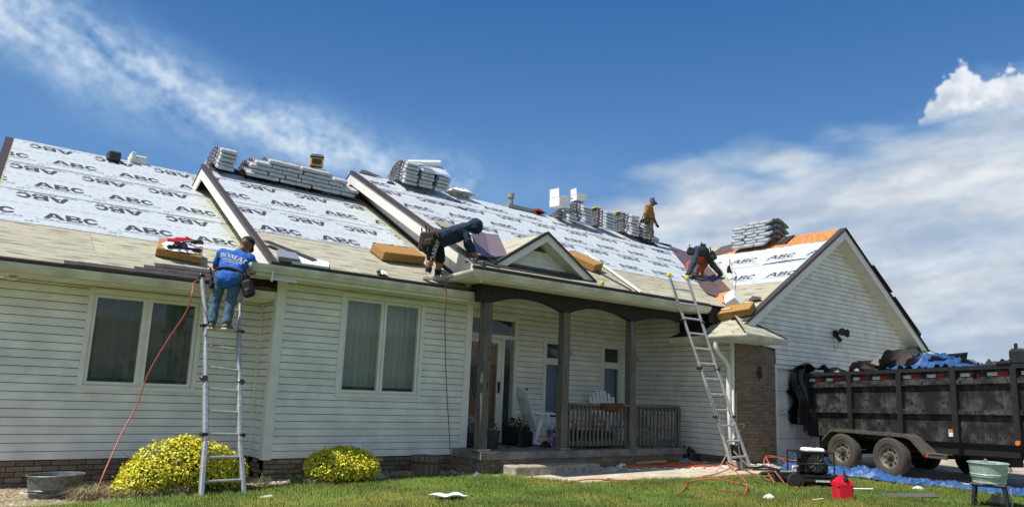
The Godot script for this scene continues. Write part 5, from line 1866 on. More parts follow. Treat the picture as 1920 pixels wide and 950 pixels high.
# ---- shingle bundles: wrapped slabs that sag over a ridge
func wrap_picture() -> ImageTexture:
	if tex_cache.has("wrap"): return tex_cache["wrap"]
	var im := Image.create(256, 256, false, Image.FORMAT_RGB8)
	var a := noise(101, 1.0, 3)
	for y in 256:
		for x in 256:
			# v: 0..0.36 top, .36..0.5 side, .5..0.86 bottom, .86..1 side
			var u := x / 256.0
			var v := y / 256.0
			var k := 0.90 + 0.10 * a.get_noise_2d(x * 0.05, y * 0.05)
			var c := Color(k, k, k * 1.01)
			var side := (v > 0.36 and v < 0.50) or v > 0.86
			var n := a.get_noise_2d(x * 0.035, y * 0.11)
			if side and u > 0.16 and u < 0.86 and n > -0.18: c = Color(0.13, 0.07, 0.11).lerp(Color(0.30, 0.10, 0.13), clampf(n * 2.0, 0.0, 1.0))
			if v < 0.36 and u > 0.22 and u < 0.74:
				if n > 0.10: c = Color(0.10, 0.09, 0.12)
				elif n < -0.22: c = Color(0.68, 0.14, 0.18)
			im.set_pixel(x, y, c)
	var t := ImageTexture.create_from_image(im)
	tex_cache["wrap"] = t
	return t

func bundle_mesh(slope: float, sd: int, ln := 0.96, wd := 0.335, th := 0.075) -> ArrayMesh:
	var q := RandomNumberGenerator.new()
	q.seed = sd
	var m := MB.new()
	var nz := noise(sd * 7 + 3, 4.0, 2)
	var k := 18
	var ring := []
	var r := 0.014
	var hw := wd * 0.5
	for c in [[-hw + r, th], [hw - r, th], [hw, th - r], [hw, r], [hw - r, 0], [-hw + r, 0], [-hw, r], [-hw, th - r]]: ring.append(Vector2(c[0], c[1]))
	var vs := [0.0, 0.34, 0.37, 0.49, 0.52, 0.84, 0.87, 0.99]
	var rows := []
	for j in k + 1:
		var t := (float(j) / k - 0.5) * ln
		var at := absf(t)
		var drop := slope * (sqrt(at * at + 0.012) - 0.11)
		var sl := slope * at / sqrt(at * at + 0.012) * signf(t)
		var nrm := Vector3(0, 1, sl).normalized()
		var e := 1.0
		if j == 0 or j == k: e = 0.86
		var row := []
		for p in ring:
			var w := nz.get_noise_3d(p.x * 2.2, p.y * 6.0, t * 1.6) * 0.008
			row.append(Vector3(p.x * (0.985 if e < 1.0 else 1.0) + w, -drop, t) + nrm * ((p.y - th * 0.5) * e + th * 0.5 + w))
		rows.append(row)
	for j in k:
		for p in 8:
			var p2 := (p + 1) % 8
			var ce: Vector3 = (rows[j][0] + rows[j][4] + rows[j + 1][0] + rows[j + 1][4]) * 0.25
			var u0 := float(j) / k
			var u1 := float(j + 1) / k
			var v0: float = vs[p]
			var v1: float = vs[p2] if p2 > 0 else 1.0
			m.quad(rows[j][p], rows[j][p2], rows[j + 1][p2], rows[j + 1][p], (rows[j][p] + rows[j][p2]) * 0.5 - ce, [Vector2(u0, v0), Vector2(u0, v1), Vector2(u1, v1), Vector2(u1, v0)])
	for j in [0, k]:
		var ce2 := Vector3.ZERO
		for p in 8: ce2 += rows[j][p] / 8.0
		var w := Vector3(0, 0, -1 if j == 0 else 1)
		ce2 += w * 0.015
		for p in 8: m.tri(ce2, rows[j][p], rows[j][(p + 1) % 8], w, Vector2(0.02, 0.1), Vector2(0.05, 0.12), Vector2(0.05, 0.15))
	return m.mesh()

func bundles() -> void:
	var wm := M("bundle_wrap", "c2c8cc", 0.38, {"tex": wrap_picture(), "nrm": bumps(104, 0.05, 6.0), "ns": 0.6})
	var meshes := []
	for lv in 9:
		for v in 2: meshes.append(bundle_mesh(maxf(0.58 - lv * 0.03, 0.16), lv * 2 + v + 1))
	var place := func(c: Vector3, yaw: float, lv: int, lab: String, grp: String) -> void:
		var me: ArrayMesh = meshes[mini(lv, 8) * 2 + rng.randi() % 2]
		var o := solo("shingle_bundle", me, wm, lab, "shingle bundle", Vector3.ZERO, grp)
		o.transform = Transform3D(Basis(Vector3.UP, yaw + rng.randf_range(-0.05, 0.05)), c + Vector3(rng.randf_range(-0.012, 0.012), 0, rng.randf_range(-0.012, 0.012)))
	var ord := ["bottom", "second", "third", "fourth", "fifth", "sixth", "seventh", "eighth", "ninth"]
	var colname := ["leftmost", "second", "third", "fourth", "fifth", "sixth", "seventh"]
	# [x of columns, layers, ridge y, z, phrase, shift per layer]
	for k in 5: place.call(Vector3(4.42 + 0.01 * k, 5.80 + k * 0.076, -15.42), 0.0, k, "white-wrapped shingle bundle, %s layer of the small stack at the gable peak" % ord[k], "shingle bundles on the ridges")
	var lay := [4, 5, 5, 5, 5, 4, 2]
	for c in 7:
		for k in lay[c]:
			place.call(Vector3(5.02 + c * 0.345 + (0.08 if k % 2 == 1 else 0.0) + k * 0.02, 5.79 + k * 0.076, -15.42), 0.0, k, "white-wrapped shingle bundle, %s layer in the %s column of the long ridge pile" % [ord[k], colname[c]], "shingle bundles on the ridges")
	var three := [6, 5, 4]
	for c in 3:
		for k in three[c]:
			place.call(Vector3(8.42 + c * 0.42 + k * 0.015, 6.25 + k * 0.077, -15.02 + 0.03 * c), -0.06, k, "crumpled grey-white bundle, %s layer in the %s column of the pile under the white roll" % [ord[k], colname[c]], "shingle bundles on the ridges")
	var st := [[13.50, 2, "low stack under the big white box"], [14.05, 6, "tall stack under the open box"], [14.90, 6, "yellow-topped stack beside the tall one"], [15.95, 7, "bowed stack left of the standing man"], [16.46, 5, "short stack next to the standing man"], [16.86, 2, "slumped pair at the man's feet"]]
	for s in st:
		for k in s[1]:
			place.call(Vector3(s[0] + rng.randf_range(-0.02, 0.02), 6.26 + k * 0.077 - maxf(0.0, s[0] - 16.7) * 0.5, -15.02), 0.0, k, "shingle bundle, %s layer of the %s" % [ord[k], s[2]], "shingle bundles on the ridges")
	for c in 3:
		for k in 8:
			if k == 7 and c == 0: continue
			place.call(Vector3(18.16 + 0.012 * k, 5.86 + k * 0.077, -12.22 + c * 0.37 - (0.10 if k % 2 == 0 else 0.0)), PI / 2, k, "white-wrapped shingle bundle, %s layer in the %s column of the garage ridge pile" % [ord[k], ["back", "middle", "front"][c]], "shingle bundles on the garage ridge")

func foam_block(label: String, P: Plane3, c: Vector2, size: Vector3, yaw: float, sd: int, lift := 0.0) -> void:
	var m := MB.new()
	var nz := noise(sd, 3.0, 3)
	m.cbox(Vector3.ZERO, size, 0.012)
	# worn: split the top edge into a wavy lip
	var hw := size.x * 0.5
	for k in 12:
		var x := lerpf(-hw, hw, (k + 0.5) / 12.0)
		m.cbox(Vector3(x, size.y * 0.5 - 0.02 + nz.get_noise_1d(x * 9.0) * 0.02, -size.z * 0.5 + 0.01), Vector3(size.x / 12.0, 0.05, 0.03 + 0.03 * nz.get_noise_1d(x * 20.0 + 5.0)), 0.008)
	var o := solo("foam_pad", m, M("foam_yellow", "b98c50", 0.95, {"tex": grain(46, 0.05, 0.72, 1.0, 4, 1.5), "scale": 2.0, "nrm": bumps(47, 0.1, 2.0)}), label, "foam pad", Vector3.ZERO, "foam roof pads")
	var b := Basis(P.e, P.n, -P.d).orthonormalized() * Basis(Vector3.UP, yaw)
	o.transform = Transform3D(b, P.at(c, size.y * 0.5 + 0.012 + lift))
	var dark := MB.new()
	dark.cbox(Vector3(0, -size.y * 0.5 + 0.012, 0), Vector3(size.x * 1.002, 0.026, size.z * 1.002), 0.006)
	part(o, "dark_band", dark, M("foam_dark", "6e4a22", 0.95))  # darker brown band round the foot of the pad

func flat(called: String, label: String, cat: String, P: Plane3, pts: Array, off: float, th: float, mat: Material, bend := 0.0) -> MeshInstance3D:
	var m := MB.new()
	m.prism(PackedVector2Array(pts), func(p: Vector2, o: float): return P.at(p, o + bend * sin(p.x * 7.0 + p.y * 5.0)), off, off + th)
	return solo(called, m, mat, label, cat)

func crumple(called: String, label: String, cat: String, c: Vector3, size: Vector3, mat: Material, sd: int, folds := 3.0, group := "") -> MeshInstance3D:
	var m := MB.new()
	var nz := noise(sd, 1.0, 3)
	m.grid(26, 26, func(s, t):
		var u: float = s * 2.0 - 1.0
		var v: float = t * 2.0 - 1.0
		var rr := sqrt(u * u + v * v)
		var hh := maxf(0.0, 1.0 - rr * rr * 0.9) * (0.65 + 0.5 * nz.get_noise_2d(u * folds, v * folds)) + 0.10 * absf(nz.get_noise_2d(u * folds * 3.0, v * folds * 3.0 + 9.0))
		var wob := 1.0 + 0.22 * nz.get_noise_2d(atan2(v, u) * 1.4, 40.0)
		return Vector3(u * size.x * 0.5 * wob, hh * size.y, v * size.z * 0.5 * wob))
	return solo(called, m, mat, label, cat, c, group)

func carton(label: String, c: Vector3, size: Vector3, b: Basis, mat: Material, flaps: bool) -> void:
	var o := thing("carton", label, "cardboard box", c, 0.0, "boxes on the roof")
	o.basis = b
	var m := MB.new()
	var h := size * 0.5
	var t := 0.006
	m.box(Vector3(0, t * 0.5, 0), Vector3(size.x, t, size.z))
	for s in [-1, 1]:
		m.box(Vector3(s * (h.x - t * 0.5), h.y, 0), Vector3(t, size.y - 2 * t, size.z))
		m.box(Vector3(0, h.y, s * (h.z - t * 0.5)), Vector3(size.x - 2 * t, size.y - 2 * t, t))
	if not flaps: m.box(Vector3(0, size.y - t * 0.5, 0), Vector3(size.x, t, size.z))
	part(o, "box_body", m, mat)
	if flaps:
		for k in 3:
			var f := MB.new()
			var a := [0.06, 1.25, 1.35][k] as float
			var ax := [Vector3.LEFT, Vector3.RIGHT, Vector3.BACK][k] as Vector3
			var d := (ax * sin(a) + Vector3.UP * cos(a)) * size.y * (1.0 if k == 0 else 0.55)
			var e := Vector3(ax.z, 0, ax.x) * ((size.x if k == 2 else size.z) * 0.48)
			var base := ax * ((h.x if k < 2 else h.z) + 0.002) + Vector3.UP * size.y
			f.hexa(base - e, base + e, base + e + d, base - e + d, ax * 0.004)
			part(o, "flap", f, mat)

func hose(label: String, pts: Array, r: float, mat: Material, called := "air_hose", cat := "hose") -> void:
	var c := Curve3D.new()
	for k in pts.size():
		var t: Vector3 = (pts[mini(k + 1, pts.size() - 1)] - pts[maxi(k - 1, 0)]) / 6.0
		c.add_point(pts[k], -t, t)
	var q := []
	for p in c.tessellate_even_length(5, 0.06): q.append(p)
	var m := MB.new()
	m.tube(q, r, 7)
	solo(called, m, mat, label, cat)

func roof_items() -> void:
	foam_block("tan foam pad carrying an opened wrapper, above the left eave", RA, Vector2(3.10, 0.92), Vector3(0.66, 0.13, 0.48), -0.22, 1)
	foam_block("tan foam pad lying alone on bare boards between two gables", RB, Vector2(6.72, 1.08), Vector3(0.92, 0.17, 0.44), 0.12, 2)
	foam_block("tan foam pad half hidden behind the small porch gable", RC, Vector2(10.86, 1.28), Vector3(0.56, 0.16, 0.70), 0.5, 3)
	foam_block("tan foam pad hanging over the garage eave below the cartons", RG, Vector2(-9.93, 0.92), Vector3(0.78, 0.17, 0.36), 0.22, 4, 0.03)
	# opened wrapper on the pad
	var wr := crumple("torn_wrapper", "torn red, white and black shingle wrapper lying on the left foam pad", "wrapper", RA.at(Vector2(3.12, 0.92), 0.145), Vector3(0.58, 0.10, 0.44), M("wrapper_white", "e9e9ea", 0.35), 5, 2.0)
	for k in 7:
		var f := MB.new()
		var c := Vector3(rng.randf_range(-0.2, 0.22), rng.randf_range(0.07, 0.12), rng.randf_range(-0.15, 0.16))
		f.cbox(c, Vector3(0.20, 0.02, 0.09), 0.006, Basis.from_euler(Vector3(rng.randf_range(-0.4, 0.4), rng.randf_range(-0.5, 0.5), rng.randf_range(-0.4, 0.4))))
		part(wr, "torn_strip", f, M("wrapper_black", "19181b", 0.4) if k % 3 else M("wrapper_red", "b01d2c", 0.4))
	wr.rotation.x = 0.45
	var fold := MB.new()
	fold.cbox(Vector3(0, 0.035, 0.16), Vector3(0.52, 0.06, 0.05), 0.02)
	part(wr, "rolled_edge", fold, M("wrapper_black", "19181b", 0.4))
	# left eave of the middle roof: loose flashing and slabs
	var slate := M("slate_grey", "7d8791", 0.5)
	var o1 := flat("foam_board", "blue-grey slab of insulation board on the eave corner above the corner post", "insulation board", RB, [Vector2(4.16, 0.03), Vector2(4.50, 0.02), Vector2(4.52, 0.30), Vector2(4.24, 0.36)], 0.02, 0.07, slate)
	flat("foam_sheet", "thin white foam sheet lying along the middle eave", "foam sheet", RB, [Vector2(4.38, 0.02), Vector2(4.98, 0.0), Vector2(5.06, 0.26), Vector2(4.46, 0.42)], 0.012, 0.035, M("foam_white", "dfe7ea", 0.6), 0.01)
	flat("metal_strip", "dark bent metal strip crossing the foam sheet on the middle eave", "flashing strip", RB, [Vector2(4.10, 0.70), Vector2(4.22, 0.80), Vector2(4.86, 0.22), Vector2(4.74, 0.14)], 0.060, 0.004, M("strip_dark", "4c4848", 0.45, {"metal": 0.3}))
	var gl := crumple("glove", "white work glove with a black cuff lying on the middle gutter", "glove", RB.at(Vector2(5.98, 0.08), 0.01), Vector3(0.20, 0.09, 0.12), M("glove_white", "e6e5e2", 0.8), 8, 3.0)
	var cf := MB.new()
	cf.cbox(Vector3(-0.09, 0.04, 0.02), Vector3(0.06, 0.06, 0.08), 0.02)
	part(gl, "cuff", cf, black())
	# ridge of the middle roof: lantern, crumpled sheet, blue strap
	var ln := thing("work_radio", "yellow and black work radio on the long ridge pile", "radio", Vector3(6.45, 6.18, -15.3), -0.4)
	var b1 := MB.new()
	b1.cbox(Vector3(0, 0.10, 0), Vector3(0.28, 0.20, 0.20), 0.02)
	part(ln, "body", b1, M("yellow_plastic_dark", "c59a1c", 0.5))
	var b2 := MB.new()
	b2.cbox(Vector3(0, 0.10, 0.10), Vector3(0.20, 0.12, 0.02), 0.008)
	b2.cbox(Vector3(0, 0.215, 0), Vector3(0.30, 0.03, 0.22), 0.01)
	b2.tube([Vector3(-0.12, 0.22, 0), Vector3(-0.12, 0.28, 0), Vector3(0.12, 0.28, 0), Vector3(0.12, 0.22, 0)], 0.012, 6)
	part(ln, "handle", b2, black())
	crumple("torn_sheet", "crumpled grey-white underlayment scrap below the pile at the second gable", "underlayment scrap", RB.at(Vector2(7.02, 4.82), -0.01), Vector3(0.9, 0.11, 0.32), M("scrap_white", "c6cacb", 0.5), 12, 4.0)
	crumple("blue_strap", "bright blue plastic strap bunched at the second gable peak", "strap", Vector3(7.08, 5.83, -15.3), Vector3(0.30, 0.20, 0.26), M("blue_plastic", "2a72b5", 0.45), 14, 4.0)
	flat("cut_shingle", "dark curled shingle scrap standing at the second gable peak", "shingle", RC, [Vector2(7.40, 5.56), Vector2(7.95, 5.50), Vector2(7.72, 5.80), Vector2(7.60, 5.86)], 0.03, 0.01, M("shingle_dark", "3e3d3f", 0.9), 0.02)
	crumple("cord_bundle", "dark green cord bundle on the sheet near the second gable", "cord", RC.at(Vector2(8.05, 5.2), 0.0), Vector3(0.22, 0.10, 0.16), M("dark_green", "24463f", 0.7), 15, 5.0)
	# on the pile: a white tube and the sheet under it
	var tb := MB.new()
	tb.tube([Vector3(8.62, 6.72, -15.1), Vector3(9.30, 6.78, -14.72)], 0.07, 14, false)
	tb.tube([Vector3(8.62, 6.72, -15.1), Vector3(9.30, 6.78, -14.72)], 0.055, 14, false)
	solo("underlayment_roll", tb, M("tube_white", "d4d9da", 0.5), "white tube roll lying on the pile behind the hooded worker", "roll")
	var shw := MB.new()
	shw.grid(8, 3, func(s, t): return Vector3(lerpf(8.7, 9.42, s), 6.69 - 0.30 * t * (0.4 + s * 0.6) + 0.02 * sin(s * 9.0), lerpf(-14.9, -14.55, t) + s * 0.15))
	solo("loose_sheet", shw, M("sheet_grey", "b6bfc4", 0.5), "loose grey sheet hanging from the pile below the white roll", "sheet")
	crumple("wrapper_scrap", "flattened white wrapper and dark shingle on the ridge right of the roll", "wrapper", Vector3(10.12, 6.24, -15.0), Vector3(0.75, 0.16, 0.5), M("wrapper_white", "e9e9ea", 0.35), 16, 3.0)
	crumple("red_rag", "small red rag on the ridge beside the vent pipe", "rag", Vector3(12.75, 6.27, -15.15), Vector3(0.45, 0.13, 0.3), M("red_cloth", "7d2a26", 0.8), 17, 4.0)
	# boxes on the stacks
	var wb := M("carton_white", "e4e4e2", 0.7)
	carton("big white carton with a raised flap on the low stack", Vector3(13.28, 6.44, -14.85), Vector3(0.46, 0.24, 0.34), Basis(Vector3.UP, 0.15), wb, true)
	carton("small open white carton on top of the tall stack", Vector3(14.02, 6.76, -14.9), Vector3(0.34, 0.17, 0.28), Basis(Vector3.UP, -0.1), wb, true)
	for k in 2:
		var ys := MB.new()
		ys.cbox(Vector3.ZERO, Vector3(0.26, 0.03, 0.22), 0.01)
		var yo := solo("yellow_label_card", ys, M("yellow_card", "e9c51e", 0.6), ["yellow paper card on the stack beside the tall one", "yellow paper card on the bowed stack"][k], "card", [Vector3(14.82, 6.735, -15.0), Vector3(15.86, 6.815, -15.1)][k])
		yo.rotation.z = 0.05
	# porch roof: white trim length, tape, scraps
	flat("trim_length", "long white trim strip lying down the porch roof", "trim strip", RC, [Vector2(11.72, 2.25), Vector2(11.79, 2.25), Vector2(11.37, -0.10), Vector2(11.29, -0.10)], 0.03, 0.03, M("white_trim", "e6e6dd"))
	flat("dark_strip", "thin dark strip beside the white trim on the porch roof", "flashing strip", RC, [Vector2(10.95, 1.05), Vector2(11.0, 1.08), Vector2(11.22, 0.05), Vector2(11.16, 0.05)], 0.012, 0.01, M("strip_dark", "4c4848"))
	var tp := MB.new()
	tp.cbox(Vector3.ZERO, Vector3(0.09, 0.08, 0.06), 0.02)
	solo("tape_measure", tp, M("yellow_plastic", "e2c219", 0.5), "yellow tape measure at the foot of the porch gable", "tape measure", RC.at(Vector2(10.36, 0.06), 0.05))
	flat("shingle_scrap", "square grey shingle leaning behind the hooded worker", "shingle", RC, [Vector2(7.68, 2.0), Vector2(8.20, 1.9), Vector2(8.24, 2.35), Vector2(7.72, 2.45)], 0.05, 0.01, M("shingle_tan", "8f897c", 0.9))
	flat("felt_scrap", "black felt scrap beneath the nail gun", "felt", RC, [Vector2(7.5, 0.12), Vector2(7.86, 0.06), Vector2(7.80, 0.5), Vector2(7.58, 0.52)], 0.012, 0.012, M("black_felt", "2b2b2e"), 0.01)
	nail_gun("black nail gun lying by the hooded worker's shoes", Vector3(7.42, 3.60, -10.42), 0.5)
	nail_gun("black nail gun behind the bending worker's right boot", RG.at(Vector2(-11.75, 3.62), 0.06), 2.2)
	# garage valley: cartons, metal, scraps
	var cb := M("carton_brown", "b9854f", 0.8)
	var gb := Basis(RG.e, RG.n, -RG.d).orthonormalized()
	carton("small brown carton tipped at the foot of the valley", RG.at(Vector2(-10.62, 1.36), 0.0), Vector3(0.34, 0.26, 0.30), gb * Basis.from_euler(Vector3(0.3, 0.7, 0.2)), cb, false)
	carton("brown carton behind the white one in the valley", RG.at(Vector2(-10.72, 1.78), 0.0), Vector3(0.32, 0.20, 0.22), gb * Basis.from_euler(Vector3(0.1, 0.2, 0.1)), cb, false)
	carton("white carton tilted between the brown cartons and the foam pad", RG.at(Vector2(-10.25, 1.48), 0.03), Vector3(0.26, 0.30, 0.34), gb * Basis.from_euler(Vector3(0.25, 0.5, 0.35)), wb, false)
	flat("shingle_scrap", "dark shingle scraps right of the white carton", "shingle", RG, [Vector2(-10.0, 1.55), Vector2(-9.72, 1.62), Vector2(-9.75, 1.72), Vector2(-10.02, 1.80)], 0.05, 0.012, M("shingle_dark", "3e3d3f", 0.9), 0.02)
	flat("metal_sheet", "brown metal sheet standing against the garage ridge pile", "metal sheet", RG, [Vector2(-13.35, 5.0), Vector2(-12.62, 5.25), Vector2(-12.62, 5.95), Vector2(-13.3, 5.75)], 0.02, 0.004, M("valley_metal", "78605a"))
	flat("metal_sheet", "dark blue painted shadow patch in the valley under the bending worker", "shingle", RC, [Vector2(15.35, 1.75), Vector2(15.95, 1.95), Vector2(15.75, 2.30), Vector2(15.2, 2.1)], 0.06, 0.006, M("shadow_blue", "3a3f4c", 0.8))  # flat patch coloured dark as the bending worker's cast shadow
	# hoses that hang from the roof
	var red := M("hose_red", "ad5a4a", 0.45)
	hose("red air hose hanging from the left eave to the straw", [Vector3(3.22, 2.93, -11.5), Vector3(3.1, 2.86, -11.40), Vector3(3.02, 2.68, -11.12), Vector3(2.98, 2.41, -11.15), Vector3(2.80, 1.98, -11.28), Vector3(2.63, 1.53, -11.35), Vector3(2.54, 1.12, -11.35), Vector3(2.36, 0.74, -11.18), Vector3(2.16, 0.30, -10.9), Vector3(2.05, 0.03, -10.72), Vector3(1.9, -0.04, -10.3)], 0.0095, red)
	hose("thin red air hose hanging past the wide window's right side", [Vector3(7.38, 3.56, -10.6), Vector3(7.16, 3.35, -10.90), Vector3(7.17, 3.1, -10.90), Vector3(7.19, 2.66, -10.93), Vector3(7.27, 1.75, -10.93), Vector3(7.39, 0.85, -10.93), Vector3(7.49, 0.32, -10.93), Vector3(7.70, 0.05, -10.85), Vector3(8.0, 0.04, -10.6)], 0.009, M("hose_dull", "8a4f44", 0.5))
	hose("pale air hose rising from the second nail gun", [RG.at(Vector2(-11.75, 3.70), 0.10), RG.at(Vector2(-11.55, 3.55), 0.40), RG.at(Vector2(-11.2, 3.0), 0.25), RG.at(Vector2(-10.8, 2.2), 0.12), RG.at(Vector2(-10.55, 1.5), 0.3)], 0.010, M("hose_pale", "b98f80", 0.5))

func nail_gun(label: String, at: Vector3, yaw: float) -> void:
	var o := thing("nail_gun", label, "nail gun", at, yaw, "nail guns")
	var m := MB.new()
	m.cbox(Vector3(0, 0.06, 0), Vector3(0.09, 0.12, 0.10), 0.025)
	m.tube([Vector3(0, 0.06, 0.03), Vector3(0, 0.05, 0.16)], 0.028, 10)
	m.tube([Vector3(0, 0.09, -0.04), Vector3(0, 0.07, -0.20)], 0.022, 10)
	part(o, "body", m, black())
	var d := MB.new()
	d.tube([Vector3(-0.055, 0.0, 0.10), Vector3(0.055, 0.0, 0.10)], 0.065, 14)
	part(o, "magazine", d, M("gun_grey", "3a3a3e", 0.5))
	var h := MB.new()
	h.cbox(Vector3(0, 0.10, -0.12), Vector3(0.04, 0.035, 0.16), 0.012)
	part(o, "handle", h, M("gun_silver", "7e8085", 0.4, {"metal": 0.6}))

# ---- the dump trailer, backed to the garage door
func trailer() -> void:
	var o := thing("dump_trailer", "long black dump trailer piled with torn shingles on the driveway", "trailer", Vector3(15.75, 0.12, -7.31), 0.0)
	# local: x across (left side outwards is -x), y up, z along; -z towards the garage
	o.basis = Basis(Vector3.UP, deg_to_rad(-15.0))
	var dirt := M("trailer_black", "454545", 0.62, {"tex": dirt_picture(), "scale": Vector3(0.55, 0.55, 0.55), "nrm": bumps(111, 0.02, 0.6)})
	var frame := M("trailer_frame", "2a2a2b", 0.5, {"tex": grain(112, 0.03, 0.7, 1.0), "scale": 1.0})
	var rear := -2.42
	var frnt := 3.9
	var tilt := 0.030
	var Y := func(y: float, z: float) -> float: return y + (z - rear) * tilt
	var W := 2.05
	var xs := 0.10      # left wall plane, inside of the tyres
	var quadbox := func(m: MB, x0: float, x1: float, y0: float, y1: float, z0: float, z1: float) -> void:
		m.hexa(Vector3(x0, Y.call(y0, z0), z0), Vector3(x1, Y.call(y0, z0), z0), Vector3(x1, Y.call(y0, z1), z1), Vector3(x0, Y.call(y0, z1), z1), Vector3(0, y1 - y0, 0))
	# sides, floor, front
	for s in 2:
		var m := MB.new()
		var x := xs if s == 0 else xs + W
		quadbox.call(m, x, x + 0.04, 0.66, 2.02, rear, frnt)
		part(o, "side_panel", m, dirt)
	var fl := MB.new()
	quadbox.call(fl, xs + 0.04, xs + W, 0.62, 0.70, rear, frnt)
	quadbox.call(fl, xs + 0.04, xs + W, 0.70, 2.02, frnt - 0.05, frnt)
	part(o, "floor", fl, frame)
	# top rail and side ledges
	for s in 2:
		var x := xs - 0.075 if s == 0 else xs + W
		var m := MB.new()
		quadbox.call(m, x, x + 0.115, 1.975, 2.05, rear - 0.03, frnt)
		part(o, "top_rail", m, frame)
		if s == 1: continue
		var stakes := [-2.36, -1.11, 0.14, 1.32, 2.46, 3.7]
		for k in 5:
			for y in [[1.72, 1.80], [1.17, 1.26]]:
				var lm := MB.new()
				var z0: float = stakes[k] + 0.06
				var z1: float = stakes[k + 1] - 0.06
				lm.hexa(Vector3(xs - 0.075, Y.call(y[0], z0), z0), Vector3(xs, Y.call(y[0] - 0.01, z0), z0), Vector3(xs, Y.call(y[0] - 0.01, z1), z1), Vector3(xs - 0.075, Y.call(y[0], z1), z1), Vector3(0, y[1] - y[0], 0))
				part(o, "ledge", lm, dirt)
		for z in stakes:
			var sm := MB.new()
			quadbox.call(sm, xs - 0.095, xs + 0.0, 0.66, 1.975, z - 0.055, z + 0.055)
			part(o, "stake", sm, frame)
		# lower band and red and white reflectors
		var lb := MB.new()
		quadbox.call(lb, xs - 0.012, xs, 0.66, 0.83, rear, frnt)
		part(o, "lower_band", lb, dirt)
		for z in [-2.13, -1.62, -0.88, -0.36, 0.38, 0.92, 1.62, 2.14, 2.75, 3.3]:
			for h in 2:
				var rm := MB.new()
				quadbox.call(rm, xs - 0.012, xs - 0.002, 1.865, 1.925, z + h * 0.19 - 0.19, z + h * 0.19 - 0.005)
				part(o, "reflector", rm, M("reflector_red", "b02026", 0.35) if h == 1 else M("reflector_white", "c6cbcd", 0.35))
		# inside the band above the ledge the wall is plain; sticker and lamps
		var sk := MB.new()
		quadbox.call(sk, xs - 0.016, xs - 0.012, 0.76, 0.89, 1.12, 1.30)
		part(o, "warning_label", sk, M("label_white", "d5d2c8", 0.6))
		var sk2 := MB.new()
		quadbox.call(sk2, xs - 0.019, xs - 0.016, 0.84, 0.885, 1.13, 1.29)
		part(o, "label_band", sk2, M("label_orange", "c06a2a", 0.6))
		for q in [[-2.35, 0.71, "b5413a"], [2.47, 0.70, "d8742a"]]:
			var am := MB.new()
			am.tube([Vector3(xs - 0.09, Y.call(q[1], q[0]), q[0]), Vector3(xs - 0.125, Y.call(q[1], q[0]), q[0])], 0.042, 14)
			part(o, "marker_lamp", am, M("lamp_" + q[2], q[2], 0.3))
	# rear gate and its hinge
	var gm := MB.new()
	quadbox.call(gm, xs, xs + W, 0.70, 1.95, rear - 0.06, rear)
	gm.cbox(Vector3(xs - 0.04, 0.98, rear - 0.05), Vector3(0.05, 0.52, 0.05), 0.012)
	gm.cbox(Vector3(xs - 0.05, 1.22, rear - 0.03), Vector3(0.08, 0.06, 0.18), 0.012)
	part(o, "tailgate", gm, frame)
	# chassis
	var ch := MB.new()
	for x in [xs + 0.42, xs + W - 0.42]: quadbox.call(ch, x, x + 0.08, 0.40, 0.62, rear + 0.1, frnt + 0.8)
	for z in [-1.2, 0.0, 1.0, 2.2, 3.4]: quadbox.call(ch, xs + 0.1, xs + W - 0.1, 0.46, 0.58, z, z + 0.08)
	quadbox.call(ch, xs + 0.06, xs + 0.14, 0.44, 0.66, 0.7, frnt)
	quadbox.call(ch, xs + 0.5, xs + 1.5, 0.22, 0.50, 1.15, 1.5)
	for z in [0.0, -1.18]: ch.tube([Vector3(-0.1, 0.39, z), Vector3(xs + W + 0.1, 0.39, z)], 0.045, 10)
	quadbox.call(ch, xs + 0.3, xs + 0.7, 0.18, 0.62, rear + 0.05, rear + 0.5)
	part(o, "chassis", ch, M("chassis_black", "141416", 0.6))
	# mudguard
	var pr := [[-1.78, 0.44], [-1.70, 0.62], [-1.48, 0.82], [-1.40, 0.845], [0.38, 0.845], [0.52, 0.80], [0.72, 0.60], [0.80, 0.52]]
	var md := MB.new()
	for k in pr.size() - 1:
		var a := Vector2(pr[k][0], pr[k][1])
		var b := Vector2(pr[k + 1][0], pr[k + 1][1])
		md.hexa(Vector3(-0.20, a.y, a.x), Vector3(xs + 0.1, a.y, a.x), Vector3(xs + 0.1, b.y, b.x), Vector3(-0.20, b.y, b.x), Vector3(0, 0.012, 0))
		md.hexa(Vector3(-0.20, a.y, a.x), Vector3(-0.20, b.y, b.x), Vector3(-0.20, b.y - 0.05, b.x), Vector3(-0.20, a.y - 0.05, a.x), Vector3(-0.012, 0, 0))
	md.cbox(Vector3(-0.16, 0.50, 1.02), Vector3(0.05, 0.10, 0.46), 0.01)
	md.cbox(Vector3(-0.05, 0.53, 0.98), Vector3(0.30, 0.02, 0.40), 0.006)
	part(o, "mudguard", md, M("mud_grey", "59564f", 0.75, {"tex": grain(113, 0.03, 0.6, 1.0), "scale": 1.4}))
	var ml := MB.new()
	ml.tube([Vector3(-0.185, 0.50, 0.86), Vector3(-0.20, 0.50, 0.86)], 0.032, 12)
	part(o, "marker_lamp", ml, M("lamp_b5413a", "b5413a", 0.3))
	# wheels
	for sx in [[-0.13, -1.0], [xs + W + 0.13, 1.0]]:
		for z in [0.02, -1.16]:
			wheel(o, Vector3(sx[0], 0.385, z), sx[1])
	for sx in [0.55]:
		var sp := MB.new()
		sp.tube([Vector3(xs + 1.2, 0.34, 2.3), Vector3(xs + 1.4, 0.34, 2.3)], 0.36, 20)
		part(o, "spare_wheel", sp, M("tyre_rubber", "4b4741", 0.9))
	# tarp roller stand at the front
	var ts := MB.new()
